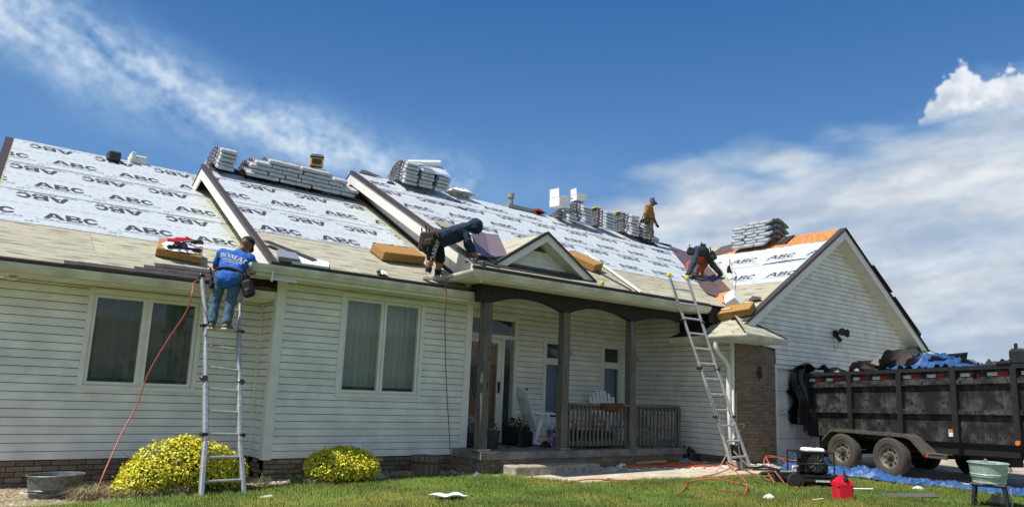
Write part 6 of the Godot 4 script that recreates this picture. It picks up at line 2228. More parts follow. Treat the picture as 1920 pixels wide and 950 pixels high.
	ts.cbox(Vector3(xs + 0.02, 2.32, 2.50), Vector3(0.10, 0.30, 0.30), 0.05)
	ts.cbox(Vector3(xs + 0.02, 2.50, 2.48), Vector3(0.05, 0.12, 0.05), 0.01)
	ts.cbox(Vector3(xs - 0.04, 2.22, 2.30), Vector3(0.14, 0.05, 0.26), 0.012)
	part(o, "tarp_bracket", ts, frame)
	var inv := o.transform
	# load: torn roofing in the bed, a thing of its own that nobody could count
	var ld := MB.new()
	var q := RandomNumberGenerator.new()
	q.seed = 31
	var nz := noise(33, 0.5, 3)
	ld.col = Color(0.05, 0.05, 0.055)
	ld.grid(40, 16, func(s, t):
		var z: float = lerpf(-2.2, 3.5, s)
		var x: float = lerpf(0.2, 2.0, t)
		var edge: float = smoothstep(0.0, 0.16, t) * smoothstep(0.0, 0.12, 1.0 - t)
		return inv * Vector3(x, 1.80 + tilt * (z + 2.4) + edge * (0.14 + 0.22 * exp(-pow((z + 0.3) / 1.1, 2.0)) + 0.10 * nz.get_noise_2d(z * 3.0, x * 3.0)), z))
	for k in 210:
		var z := q.randf_range(-2.2, 3.3)
		var x := q.randf_range(0.55, 1.6)
		var big := exp(-pow((z + 0.2) / 1.2, 2.0))
		var s := q.randf_range(0.14, 0.42) * (0.7 + 0.6 * big)
		var b := Basis.from_euler(Vector3(q.randf_range(-0.9, 0.9), q.randf() * TAU, q.randf_range(-0.9, 0.9)))
		var c := Vector3(x, 1.93 + tilt * (z + 2.4) + 0.26 * big * q.randf_range(0.3, 1.0), z)
		var g := q.randf_range(0.5, 1.6)
		ld.col = Color(0.05 * g, 0.05 * g, 0.053 * g) if q.randf() < 0.9 else Color(0.5, 0.5, 0.5)
		if q.randf() < 0.35: ld.col = Color(0.13 * g, 0.125 * g, 0.12 * g)
		var cu := q.randf_range(-0.12, 0.12)
		var w2 := s * q.randf_range(0.5, 0.9)
		ld.grid(4, 2, func(a, d): return inv * (c + b * Vector3((a - 0.5) * 2.0 * s, cu * cos((a - 0.5) * 3.0) * 1.5, (d - 0.5) * w2 * 1.6 + 0.1 * s * sin(a * 7.0))))
	var lo := solo("roofing_debris", ld, M("debris", "ffffff", 0.9, {"vc": true}), "heap of torn black shingles and felt in the trailer bed", "debris")
	lo.set_meta("kind", "stuff")
	for k in 6:
		# larger felt sheets standing out of the heap
		var c: Array = [[0.42, 2.22, -1.75, 0.30], [0.5, 2.30, -1.10, 0.34], [0.50, 2.42, -0.20, 0.46], [0.6, 2.30, 0.25, 0.40], [0.36, 2.18, -0.70, 0.30], [0.34, 2.22, 1.75, 0.16]][k]
		var m := MB.new()
		var e := RandomNumberGenerator.new()
		e.seed = k + 50
		var r0 := e.randf_range(-0.4, 0.4)
		m.grid(10, 10, func(s, t):
			var u: float = s - 0.5
			var v: float = t
			return inv * (Vector3(c[0], c[1], c[2]) + Vector3(0.25 * sin(u * 4.0 + r0) * v - 0.1, -0.32 + c[3] * (v * (1.0 - 1.5 * u * u) + 0.06 * sin(u * 19.0)), u * (1.1 - 0.7 * v) * c[3] * 2.0 + 0.15 * v * r0)))
		solo("felt_sheet", m, M("felt_brown", "4d4742", 0.9, {"tex": grain(30, 0.05, 0.7, 1.0), "scale": 1.5}) if k in [1, 2, 3] else M("black_felt", "2b2b2e"), ["small black curl of felt at the rear of the load", "folded grey-brown felt near the rear of the load", "tall peaked grey-brown felt at the middle of the load", "broad grey-brown felt leaning before the blue tarp", "black felt flap between the rear folds of the load", "black scrap of felt at the tarp's front end"][k], "felt sheet", Vector3.ZERO, "felt in the trailer load")
	for k in 3:
		var m := MB.new()
		var c := [Vector3(0.22, 2.12, -1.62), Vector3(0.24, 2.16, -1.10), Vector3(0.20, 2.06, -0.9)][k] as Vector3
		m.hexa(inv * c, inv * (c + Vector3(0, -0.30, 0.36)), inv * (c + Vector3(0, -0.34, 0.30)), inv * (c + Vector3(0, -0.02, -0.07)), inv.basis * Vector3(0.03, 0.01, 0))
		solo("metal_strip", m, M("strip_pale", "b9bcbf", 0.4, {"metal": 0.4}), ["pale bent metal strip at the rear of the load", "second pale metal strip among the black flaps", "short pale metal strip by the top rail"][k], "flashing strip", Vector3.ZERO, "metal strips in the load")
	var tarp := M("tarp_blue", "315f9c", 0.5, {"nrm": bumps(115, 0.03, 5.0), "ns": 0.7, "tex": grain(116, 0.03, 0.7, 1.0), "scale": 1.0})
	var tn := noise(36, 1.0, 4)
	var tm2 := MB.new()
	tm2.grid(56, 22, func(s, t):
		var z: float = lerpf(-0.35, 1.50, s)
		var x: float = lerpf(0.16, 1.7, t)
		var hh: float = 2.03 + tilt * (z + 2.4) + 0.30 * exp(-pow((z - 0.25) / 0.65, 2.0)) * smoothstep(0.0, 0.5, t) * (1.0 - 0.5 * smoothstep(0.6, 1.0, t)) + 0.16 * absf(tn.get_noise_2d(z * 2.6 + x, x * 4.0)) + 0.07 * absf(tn.get_noise_2d(z * 7.0, x * 6.0 + z * 3.0)) - 0.06 * smoothstep(0.75, 1.0, s)
		return inv * Vector3(x + 0.06 * tn.get_noise_2d(z * 3.0, 5.0), hh, z))
	solo("blue_tarp", tm2, tarp, "crumpled bright blue tarp on top of the trailer load", "tarp")
	# black tarp hanging over the rear corner
	var bt := MB.new()
	bt.grid(26, 34, func(s, t):
		var u: float = s
		var dn: float = t
		var wide: float = lerpf(0.62, 0.30, smoothstep(0.0, 0.45, dn)) + 0.16 * exp(-pow((dn - 0.80) / 0.16, 2.0))
		var wv: float = 0.09 * sin(u * 11.0 + dn * 2.0) * (0.3 + dn) + 0.05 * sin(u * 23.0 + dn * 6.0)
		return inv * Vector3(xs - 0.13 + wv - 0.05 * sin(dn * 5.0), 2.20 - 1.32 * dn - 0.10 * sin(u * 3.0) * (1.0 - dn) - 0.22 * u * u * (1.0 - dn), rear + 0.10 - wide * 1.25 * u - 0.05 * sin(dn * 8.0)))
	bt.grid(14, 12, func(s, t): return inv * Vector3(xs - 0.13 + 0.7 * t + 0.03 * sin(s * 9.0), 2.20 + 0.05 * sin(s * 7.0 + t * 3.0) + 0.06 * sin(t * 9.0) - 0.22 * s * s, rear + 0.10 - 0.77 * s))
	solo("black_tarp", bt, M("tarp_black", "15181c", 0.35, {"nrm": bumps(115, 0.03, 5.0), "ns": 0.8, "tex": grain(117, 0.03, 0.6, 1.0), "scale": 1.0}), "glossy black tarp hanging over the trailer's rear corner", "tarp")
	# blue tarp dragged along the edge of the drive
	var gt := MB.new()
	gt.grid(110, 14, func(s, t):
		var path: Vector2 = Vector2(14.45, -8.75).lerp(Vector2(14.75, -4.2), s)
		var w: float = lerpf(0.95, 0.42, smoothstep(0.0, 0.45, s)) + 0.1 * sin(s * 17.0)
		var x: float = path.x + (t - 0.55) * w + 0.10 * tn.get_noise_2d(s * 9.0, 3.0) - 0.2 * exp(-pow((s - 0.08) / 0.1, 2.0))
		var z: float = path.y + 0.08 * tn.get_noise_2d(s * 16.0, t * 3.0 + 20.0)
		var hump: float = 0.40 * exp(-pow((s - 0.09) / 0.075, 2.0)) + 0.13 * exp(-pow((s - 0.3) / 0.12, 2.0)) + 0.05
		var prof: float = sin(PI * clampf(t * 0.94 + 0.03, 0.0, 1.0))
		var h: float = hump * prof * (0.75 + 0.5 * tn.get_noise_2d(s * 12.0, t * 2.5)) + 0.11 * absf(tn.get_noise_2d(s * 15.0 + 1.5 * t, t * 6.0 + s * 5.0)) * (0.35 + prof) + 0.06 * absf(tn.get_noise_2d(s * 45.0, t * 12.0))
		return Vector3(x, gy(x) + 0.035 + maxf(h, 0.0), z))
	solo("blue_tarp", gt, tarp, "rumpled blue tarp trailing over the edge of the driveway", "tarp")

func dirt_picture() -> ImageTexture:
	if tex_cache.has("dirt"): return tex_cache["dirt"]
	var im := Image.create(512, 512, false, Image.FORMAT_RGB8)
	var a := noise(121, 1.0, 4)
	for y in 512:
		for x in 512:
			var st := a.get_noise_2d(x * 0.05, y * 0.006)
			var bl := a.get_noise_2d(x * 0.008 + 60.0, y * 0.008)
			var sc := a.get_noise_2d(x * 0.035 + 200.0, y * 0.022)
			var k := clampf(0.62 + st * 0.20 + bl * 0.8, 0.28, 1.0)
			var c := Color(k, k, k * 0.98)
			if sc > 0.34: c = c.lerp(Color(0.16, 0.16, 0.18), 0.85)
			im.set_pixel(x, y, c)
	var t := ImageTexture.create_from_image(im)
	tex_cache["dirt"] = t
	return t

func wheel(o: Node3D, c: Vector3, out: float) -> void:
	# axis along x; profile radius over x
	var xf := Transform3D(Basis(Vector3(0, 1, 0), Vector3(out, 0, 0), Vector3(0, 0, 1)), c)
	var t := MB.new()
	t.lathe([Vector2(0.225, -0.11), Vector2(0.34, -0.115), Vector2(0.375, -0.09), Vector2(0.386, -0.05), Vector2(0.386, -0.022), Vector2(0.378, -0.018), Vector2(0.378, -0.010), Vector2(0.387, -0.006), Vector2(0.387, 0.022), Vector2(0.379, 0.026), Vector2(0.379, 0.034), Vector2(0.386, 0.038), Vector2(0.383, 0.065), Vector2(0.366, 0.100), Vector2(0.335, 0.116), Vector2(0.318, 0.112), Vector2(0.31, 0.118), Vector2(0.25, 0.112), Vector2(0.228, 0.095), Vector2(0.222, 0.05)], 40, xf)
	var tn := part(o, "wheel", t, M("tyre_rubber", "4b4741", 0.9, {"tex": grain(118, 0.04, 0.7, 1.0), "scale": 2.0}))
	var r := MB.new()
	r.lathe([Vector2(0.225, 0.02), Vector2(0.228, 0.088), Vector2(0.214, 0.094), Vector2(0.206, 0.06), Vector2(0.196, 0.035)], 36, xf)
	# disc with round hand holes
	var poly := PackedVector2Array()
	for k in 36: poly.append(Vector2(cos(TAU * k / 36), sin(TAU * k / 36)) * 0.197)
	r.prism(poly, func(p: Vector2, off: float): return xf * Vector3(p.x, off, p.y), 0.025, 0.036)
	part(tn, "rim", r, M("rim_silver", "a9a49a", 0.45, {"metal": 0.45, "tex": grain(119, 0.03, 0.6, 1.0), "scale": 3.0}))
	var hl := MB.new()
	for k in 8:
		var a := TAU * k / 8
		var p := xf * Vector3(cos(a) * 0.148, 0.0365, sin(a) * 0.148)
		hl.tube([p, p + xf.basis.y * 0.004], 0.024, 10)
	part(tn, "hand_holes", hl, M("hole_dark", "101011", 0.9))
	var hb := MB.new()
	hb.lathe([Vector2(0.085, 0.036), Vector2(0.080, 0.060), Vector2(0.052, 0.065), Vector2(0.050, 0.125), Vector2(0.040, 0.142), Vector2(0.0, 0.145)], 20, xf)
	for k in 8:
		var a := TAU * (k + 0.5) / 8
		var p := xf * Vector3(cos(a) * 0.072, 0.055, sin(a) * 0.072)
		hb.tube([p, p + xf.basis.y * 0.022], 0.010, 6)
	part(tn, "hub", hb, M("hub_grease", "3d3a36", 0.6))

func tub_shape(m: MB, r: float, h: float, oval: float) -> void:
	var p := [Vector2(0.0, 0.012), Vector2(r * 0.80, 0.0), Vector2(r * 0.80, 0.03)]
	for b in [0.33, 0.42]:
		var rr := lerpf(r * 0.80, r * 0.97, b)
		p.append(Vector2(rr, h * (b - 0.03))); p.append(Vector2(rr + 0.012, h * b)); p.append(Vector2(rr + 0.002, h * (b + 0.03)))
	p.append(Vector2(r * 0.955, h * 0.95)); p.append(Vector2(r, h * 0.955)); p.append(Vector2(r * 1.012, h * 0.98)); p.append(Vector2(r * 0.995, h)); p.append(Vector2(r * 0.965, h * 0.985)); p.append(Vector2(r * 0.78, 0.02)); p.append(Vector2(0.0, 0.022))
	m.lathe(p, 40, Transform3D.IDENTITY, oval)

func yard_items() -> void:
	var red := M("hose_red", "ad5a4a", 0.45)
	# left wash tub
	var o := thing("wash_tub", "dull grey galvanized wash tub on the straw by the brick foundation", "tub", on(1.66, -11.10, 0.0), 0.25)
	var m := MB.new()
	tub_shape(m, 0.335, 0.31, 0.72)
	part(o, "tub_body", m, M("zinc_dull", "8b9092", 0.5, {"metal": 0.55, "tex": grain(122, 0.03, 0.6, 1.0), "scale": 2.0}))
	var h := MB.new()
	h.tube([Vector3(0.16, 0.245, 0.215), Vector3(0.16, 0.20, 0.245), Vector3(0.28, 0.20, 0.185), Vector3(0.285, 0.245, 0.155)], 0.010, 6)
	part(o, "handle", h, M("zinc_dull", "8b9092"))
	# pale tub on a dark stool
	var tb := thing("wash_tub", "pale green-white wash tub standing on a black stool", "tub", Vector3(12.72, 0.455, -4.56), 0.3)
	var m2 := MB.new()
	tub_shape(m2, 0.345, 0.29, 0.78)
	part(tb, "tub_body", m2, M("zinc_pale", "b9cdc8", 0.4, {"metal": 0.25, "tex": grain(123, 0.03, 0.8, 1.0), "scale": 2.0}))
	var h2 := MB.new()
	h2.tube([Vector3(-0.16, 0.235, 0.24), Vector3(-0.15, 0.185, 0.275), Vector3(0.03, 0.185, 0.29), Vector3(0.04, 0.235, 0.27)], 0.011, 6)
	part(tb, "handle", h2, M("zinc_pale", "b9cdc8"))
	var cnt := MB.new()
	cnt.tube([Vector3(0.0, 0.25, 0.0), Vector3(0.36, 0.30, -0.05)], 0.022, 8)
	cnt.cbox(Vector3(0.05, 0.245, -0.02), Vector3(0.42, 0.06, 0.26), 0.03)
	part(tb, "contents", cnt, M("rag_grey", "6d6a66", 0.9))
	var st := thing("stool", "black square stool under the pale wash tub", "stool", Vector3(12.72, gy(12.7), -4.56), 0.3)
	var sm := MB.new()
	sm.cbox(Vector3(0, 0.35, 0), Vector3(0.52, 0.045, 0.44), 0.015)
	part(st, "seat", sm, black())
	for sx in [-1, 1]:
		for sz in [-1, 1]:
			var lm := MB.new()
			lm.tube([Vector3(sx * 0.22, 0.34, sz * 0.18), Vector3(sx * 0.27, 0.0, sz * 0.22)], [0.026, 0.02], 8)
			part(st, "leg", lm, black())
	var cr := MB.new()
	cr.cbox(Vector3(0, 0.12, 0.20), Vector3(0.5, 0.03, 0.03), 0.006)
	cr.cbox(Vector3(0, 0.12, -0.20), Vector3(0.5, 0.03, 0.03), 0.006)
	part(st, "crossbar", cr, black())
	var pn := MB.new()
	pn.cbox(Vector3(-0.03, 0.16, 0.26), Vector3(0.15, 0.32, 0.03), 0.01)
	part(st, "centre_leg", pn, M("zinc_leg", "9a9c9a", 0.45, {"metal": 0.4}))
	crumple("rag_heap", "crumpled pale rag on the grass under the stool", "rag", on(13.15, -4.62), Vector3(0.30, 0.22, 0.3), M("rag_pale", "b3aa94", 0.9), 61, 5.0)
	# red fuel can
	var g := thing("fuel_can", "red plastic fuel can with a black spout on the lawn", "fuel can", on(11.32, -6.07), -0.62)
	var gm := MB.new()
	gm.cbox(Vector3(0, 0.135, 0), Vector3(0.26, 0.27, 0.22), 0.035)
	var ring := []
	for k in 4:
		var y: float = [0.25, 0.285, 0.36, 0.385][k]
		var w: float = [0.128, 0.118, 0.05, 0.03][k]
		ring.append([Vector3(-w, y, 0.108 * w / 0.128), Vector3(w, y, 0.108 * w / 0.128), Vector3(w, y, -0.108 * w / 0.128), Vector3(-w, y, -0.108 * w / 0.128)])
	for k in 3:
		for e in 4: gm.quad(ring[k][e], ring[k][(e + 1) % 4], ring[k + 1][(e + 1) % 4], ring[k + 1][e], (ring[k][e] + ring[k][(e + 1) % 4]) * Vector3(1, 0, 1) + Vector3.UP * 0.1)
	gm.quad(ring[3][0], ring[3][1], ring[3][2], ring[3][3], Vector3.UP)
	gm.cbox(Vector3(0, 0.235, 0), Vector3(0.268, 0.02, 0.228), 0.009)
	part(g, "can_body", gm, M("can_red", "c4142c", 0.35, {"nrm": bumps(124, 0.15, 0.5), "scale": 2.0, "ns": 0.3}))
	var sp := MB.new()
	sp.tube([Vector3(0.01, 0.315, 0.095), Vector3(0.01, 0.35, 0.085)], 0.034, 12)
	sp.tube([Vector3(0.01, 0.34, 0.085), Vector3(0.0, 0.46, 0.06)], [0.022, 0.014], 10)
	part(g, "spout", sp, black())
	engine()
	# bucket at the right ladder, bags, scraps
	var bk := thing("bucket", "black bucket behind the foot of the yellow-footed ladder", "bucket", on(13.75, -9.62, 0.18), 0.2)
	var bm := MB.new()
	bm.lathe([Vector2(0.0, 0.01), Vector2(0.11, 0.0), Vector2(0.15, 0.28), Vector2(0.158, 0.29), Vector2(0.158, 0.31), Vector2(0.145, 0.31), Vector2(0.105, 0.03), Vector2(0.0, 0.03)], 22)
	part(bk, "bucket_body", bm, black())
	var bh := MB.new()
	bh.tube([Vector3(-0.155, 0.29, 0), Vector3(-0.12, 0.33, 0.05), Vector3(0.0, 0.36, 0.07), Vector3(0.12, 0.33, 0.05), Vector3(0.155, 0.29, 0)], 0.006, 6)
	part(bk, "handle", bh, M("pale_lead", "9aa39a"))
	var bs := MB.new()
	bs.cbox(Vector3(0, -0.09, 0), Vector3(0.30, 0.18, 0.30), 0.02)
	solo("paver_block", bs, M("step_concrete", "b3ab9b"), "concrete block carrying the black bucket", "concrete block", on(13.75, -9.62, 0.18))
	crumple("rubbish_bag", "black plastic rubbish bag beside the porch railing's end", "bag", on(13.82, -10.95, 0.01), Vector3(0.52, 0.42, 0.5), M("bag_black", "121215", 0.3), 62, 3.0)
	crumple("blue_wrap", "blue and white plastic wrapping next to the black bag", "plastic wrap", on(13.42, -10.72, 0.01), Vector3(0.50, 0.16, 0.40), M("wrap_blue", "6f8fb0", 0.35), 63, 4.0)
	crumple("white_bag", "small crumpled white bag on the dark stones left of the cords", "bag", on(11.35, -10.62, 0.01), Vector3(0.32, 0.13, 0.24), M("wrapper_white", "e9e9ea"), 64, 4.0)
	var pv := MB.new()
	pv.lathe([Vector2(0.24, 0.0), Vector2(0.25, 0.01), Vector2(0.25, 0.05), Vector2(0.24, 0.06), Vector2(0.0, 0.062)], 28)
	solo("stepping_stone", pv, M("step_concrete", "b3ab9b"), "round concrete stepping stone among the pale stones", "stepping stone", on(12.05, -10.42, 0.0))
	# orange extension cords coiled on the stones
	var orange := M("cord_orange", "d2691e", 0.5)
	for c in 3:
		var pts := []
		for k in 26:
			var a := k * 0.62 + c
			var rr := 0.30 + 0.16 * sin(k * 1.3 + c) + 0.25 * c * 0.3
			pts.append(on(11.95 + c * 0.55 + rr * 1.7 * cos(a), -10.42 + c * 0.12 + rr * 0.55 * sin(a), 0.055 + 0.016 * (k % 3)))
		hose(["orange extension cord coiled by the stepping stone", "orange extension cord looped over the middle stones", "orange extension cord trailing towards the ladder"][c], pts, 0.008, orange, "extension_cord", "cord")
	var rl := MB.new()
	rl.tube([on(11.75, -10.62, 0.10), on(12.35, -10.35, 0.14)], 0.03, 8)
	solo("copper_stick", rl, M("stick_tan", "b08b62", 0.8), "tan wooden stick lying across the orange cords", "stick")
	# red hoses looping over the walk and lawn to the engine
	var loops := [
		[on(9.0, -7.5, 0.04), on(9.4, -7.6, 0.05), on(9.9, -7.9, 0.07), on(10.5, -8.3, 0.07), on(10.9, -8.1, 0.12), on(11.2, -7.6, 0.05), on(10.7, -7.3, 0.05), on(10.2, -7.5, 0.05)],
		[on(10.0, -6.9, 0.05), on(10.8, -7.4, 0.15), on(11.3, -8.1, 0.34), on(11.8, -8.4, 0.30), on(12.2, -7.9, 0.06), on(11.9, -7.2, 0.05), on(11.4, -6.9, 0.05)],
		[on(12.05, -7.5, 0.06), on(12.1, -7.8, 0.34), on(12.3, -8.0, 0.46), on(12.5, -7.8, 0.40), on(12.6, -7.45, 0.06), on(12.3, -7.0, 0.05), on(11.8, -6.9, 0.05)],
		[on(11.9, -7.6, 0.06), on(12.1, -7.9, 0.30), on(12.5, -8.1, 0.42), on(12.9, -7.7, 0.34), on(12.8, -7.0, 0.06), on(12.3, -6.8, 0.05)],
		[on(12.9, -9.2, 0.10), on(12.2, -9.0, 0.05), on(11.5, -8.8, 0.05), on(11.2, -8.5, 0.05), on(11.9, -8.5, 0.05), on(12.6, -8.4, 0.06)],
		[on(8.0, -9.55, 0.04), on(8.6, -9.3, 0.05), on(9.2, -9.35, 0.06), on(9.7, -9.15, 0.05), on(10.3, -8.75, 0.04)]]
	var hl := ["red air hose looping across the lawn in front of the walk", "red air hose arching from lawn to walk", "red air hose in tall loops left of the engine", "red air hose looped over the engine's wheel", "dull orange hose lying on the walk by the ladder", "red hose lying along the edge of the walk"]
	for k in 6: hose(hl[k], loops[k], 0.011, red if k < 4 else M("hose_orange", "b5623a", 0.5))
	# a hose up the ladder
	hose("pale brown hose rising beside the yellow-footed ladder", [on(12.6, -9.3, 0.04), Vector3(13.0, 0.35, -9.4), Vector3(13.5, 0.75, -9.5), Vector3(13.75, 0.98, -9.45), Vector3(13.62, 1.02, -9.42), Vector3(13.35, 1.0, -9.5)], 0.009, M("hose_pale", "b98f80", 0.5))
	# papers and scraps on the lawn
	var pm := MB.new()
	pm.grid(10, 6, func(s, t): return Vector3((s - 0.5) * 0.46, 0.012 + 0.03 * absf(sin(s * 5.0 + t * 2.0)), (t - 0.5) * 0.26 + 0.05 * s))
	solo("paper_sheet", pm, M("paper_blue", "c9d6de", 0.8), "pale blue-white sheet lying on the lawn before the walk", "paper", on(5.98, -8.80, 0.06))
	var flats := [[Vector2(9.63, -9.33), Vector2(0.30, 0.10), "3f444b", "shingle_scrap", "small dark shingle scrap on the concrete walk", 0.5, 0.035], [Vector2(12.68, -5.70), Vector2(0.82, 0.30), "55534f", "felt_strip", "long dark felt strip lying on the lawn right of the fuel can", -0.75, 0.055], [Vector2(12.55, -6.55), Vector2(0.62, 0.05), "dcdcd6", "trim_length", "white trim offcut pointing at the dark felt strip", -0.9, 0.06], [Vector2(10.75, -6.15), Vector2(0.22, 0.03), "e2e2dc", "trim_length", "tiny white trim offcut left of the fuel can", -0.3, 0.06], [Vector2(3.9, -9.9), Vector2(0.20, 0.08), "d8d6cc", "paper_sheet", "small pale scrap in the grass below the left ladder", 0.4, 0.05], [Vector2(10.45, -9.25), Vector2(0.30, 0.03), "8a8f94", "metal_strip", "thin grey strip on the sunlit walk", 0.9, 0.036], [Vector2(12.0, -6.9), Vector2(0.36, 0.05), "57524a", "shingle_scrap", "dark scrap in the grass behind the fuel can", -0.8, 0.05]]
	for f in flats:
		var fm := MB.new()
		fm.cbox(Vector3.ZERO, Vector3(f[1].x, 0.012, f[1].y), 0.004, Basis.from_euler(Vector3(0.06, f[5], 0.05)))
		solo(f[3], fm, M("scrap_" + f[2], f[2], 0.8), f[4], "scrap", on(f[0].x, f[0].y, f[6]))
	crumple("white_bag", "crumpled white paper on the lawn before the engine", "paper", on(10.35, -6.7, 0.03), Vector3(0.22, 0.07, 0.16), M("wrapper_white", "e9e9ea"), 65, 4.0)
	crumple("white_bag", "white plastic scrap beside the blue tarp on the lawn", "plastic scrap", on(13.9, -6.1, 0.02), Vector3(0.28, 0.07, 0.18), M("wrapper_white", "e9e9ea"), 66, 4.0)
	# timber edging in the bed
	var ed := MB.new()
	ed.cbox(Vector3.ZERO, Vector3(0.85, 0.10, 0.05), 0.01, Basis(Vector3.UP, 0.05))
	solo("edging_board", ed, M("weathered_wood", "77746d"), "weathered timber edging at the grass in front of the round yellow shrub", "edging", on(5.35, -10.78, 0.05))
	# half barrel planter
	var pb := thing("barrel_planter", "weathered half-barrel planter below the wide window's right side", "planter", on(7.16, -11.22), 0.0)
	for k in 18:
		var a := TAU * k / 18
		var sm2 := MB.new()
		sm2.cbox(Vector3(cos(a) * 0.245, 0.17, sin(a) * 0.245), Vector3(0.028, 0.35, 0.082), 0.006, Basis(Vector3.UP, -a) * Basis(Vector3.BACK, -0.10))
		part(pb, "stave", sm2, M("weathered_stave", "8b7c66", 0.85, {"tex": wood_picture(), "scale": Vector3(1.2, 0.5, 1.2)}))
	var hp := MB.new()
	hp.lathe([Vector2(0.262, 0.225), Vector2(0.285, 0.227), Vector2(0.290, 0.262), Vector2(0.27, 0.265)], 30)
	part(pb, "hoop", hp, M("hoop_iron", "4a443e", 0.7))
	var so := MB.new()
	so.lathe([Vector2(0.24, 0.26), Vector2(0.0, 0.29)], 20)
	part(pb, "soil", so, M("soil_dark", "3c3226", 0.95))
	# wall vent and brick ornament
	var vn := MB.new()
	vn.cbox(Vector3(6.20, 0.47, -11.575), Vector3(0.18, 0.16, 0.05), 0.01)
	for k in 4: vn.cbox(Vector3(6.20, 0.42 + k * 0.035, -11.55), Vector3(0.14, 0.012, 0.02), 0.003)
	part(house, "wall_vent", vn, M("white_trim", "e6e6dd"))
	var orn := MB.new()
	var op := []
	for k in 24:
		var a := k * 0.42
		op.append(Vector3(0.075 * cos(a) * (1.0 - k * 0.02), 0.06 * sin(a) + (k - 12) * 0.010, 0.015))
	orn.tube(op, 0.016, 6)
	orn.tube([Vector3(0.05, 0.13, 0.012), Vector3(0.02, 0.0, 0.015), Vector3(-0.02, -0.16, 0.012)], 0.013, 6)
	orn.tube([Vector3(-0.09, 0.03, 0.012), Vector3(0.09, -0.02, 0.012)], 0.012, 6)
	solo("wall_ornament", orn, M("rust_iron", "3a2b24", 0.7), "curled dark iron ornament hung on the brick pillar", "ornament", Vector3(14.99, 2.12, -9.885))
	# wrapped goods beyond the trailer
	for k in 3:
		var gb := MB.new()
		gb.cbox(Vector3.ZERO, Vector3(0.9, 0.26, 0.42), 0.06, Basis.from_euler(Vector3(0, 0.3 * k, 0.12 * k)))
		var go := solo("wrapped_pack", gb, M("pack_white", "dfe0e2", 0.4), ["white pack lying flat beyond the trailer", "white pack on top of the one beyond the trailer", "white pack with a red end beyond the trailer"][k], "pack", [on(21.6, -7.5, 0.15), on(21.5, -7.55, 0.42), on(22.3, -7.0, 0.15)][k], "white packs beyond the trailer")
		var rd := MB.new()
		rd.cbox(Vector3(0.34 if k == 2 else -0.1, 0.0, 0.205), Vector3(0.28, 0.2, 0.03), 0.01)
		part(go, "red_print", rd, M("wrapper_red", "b01d2c"))

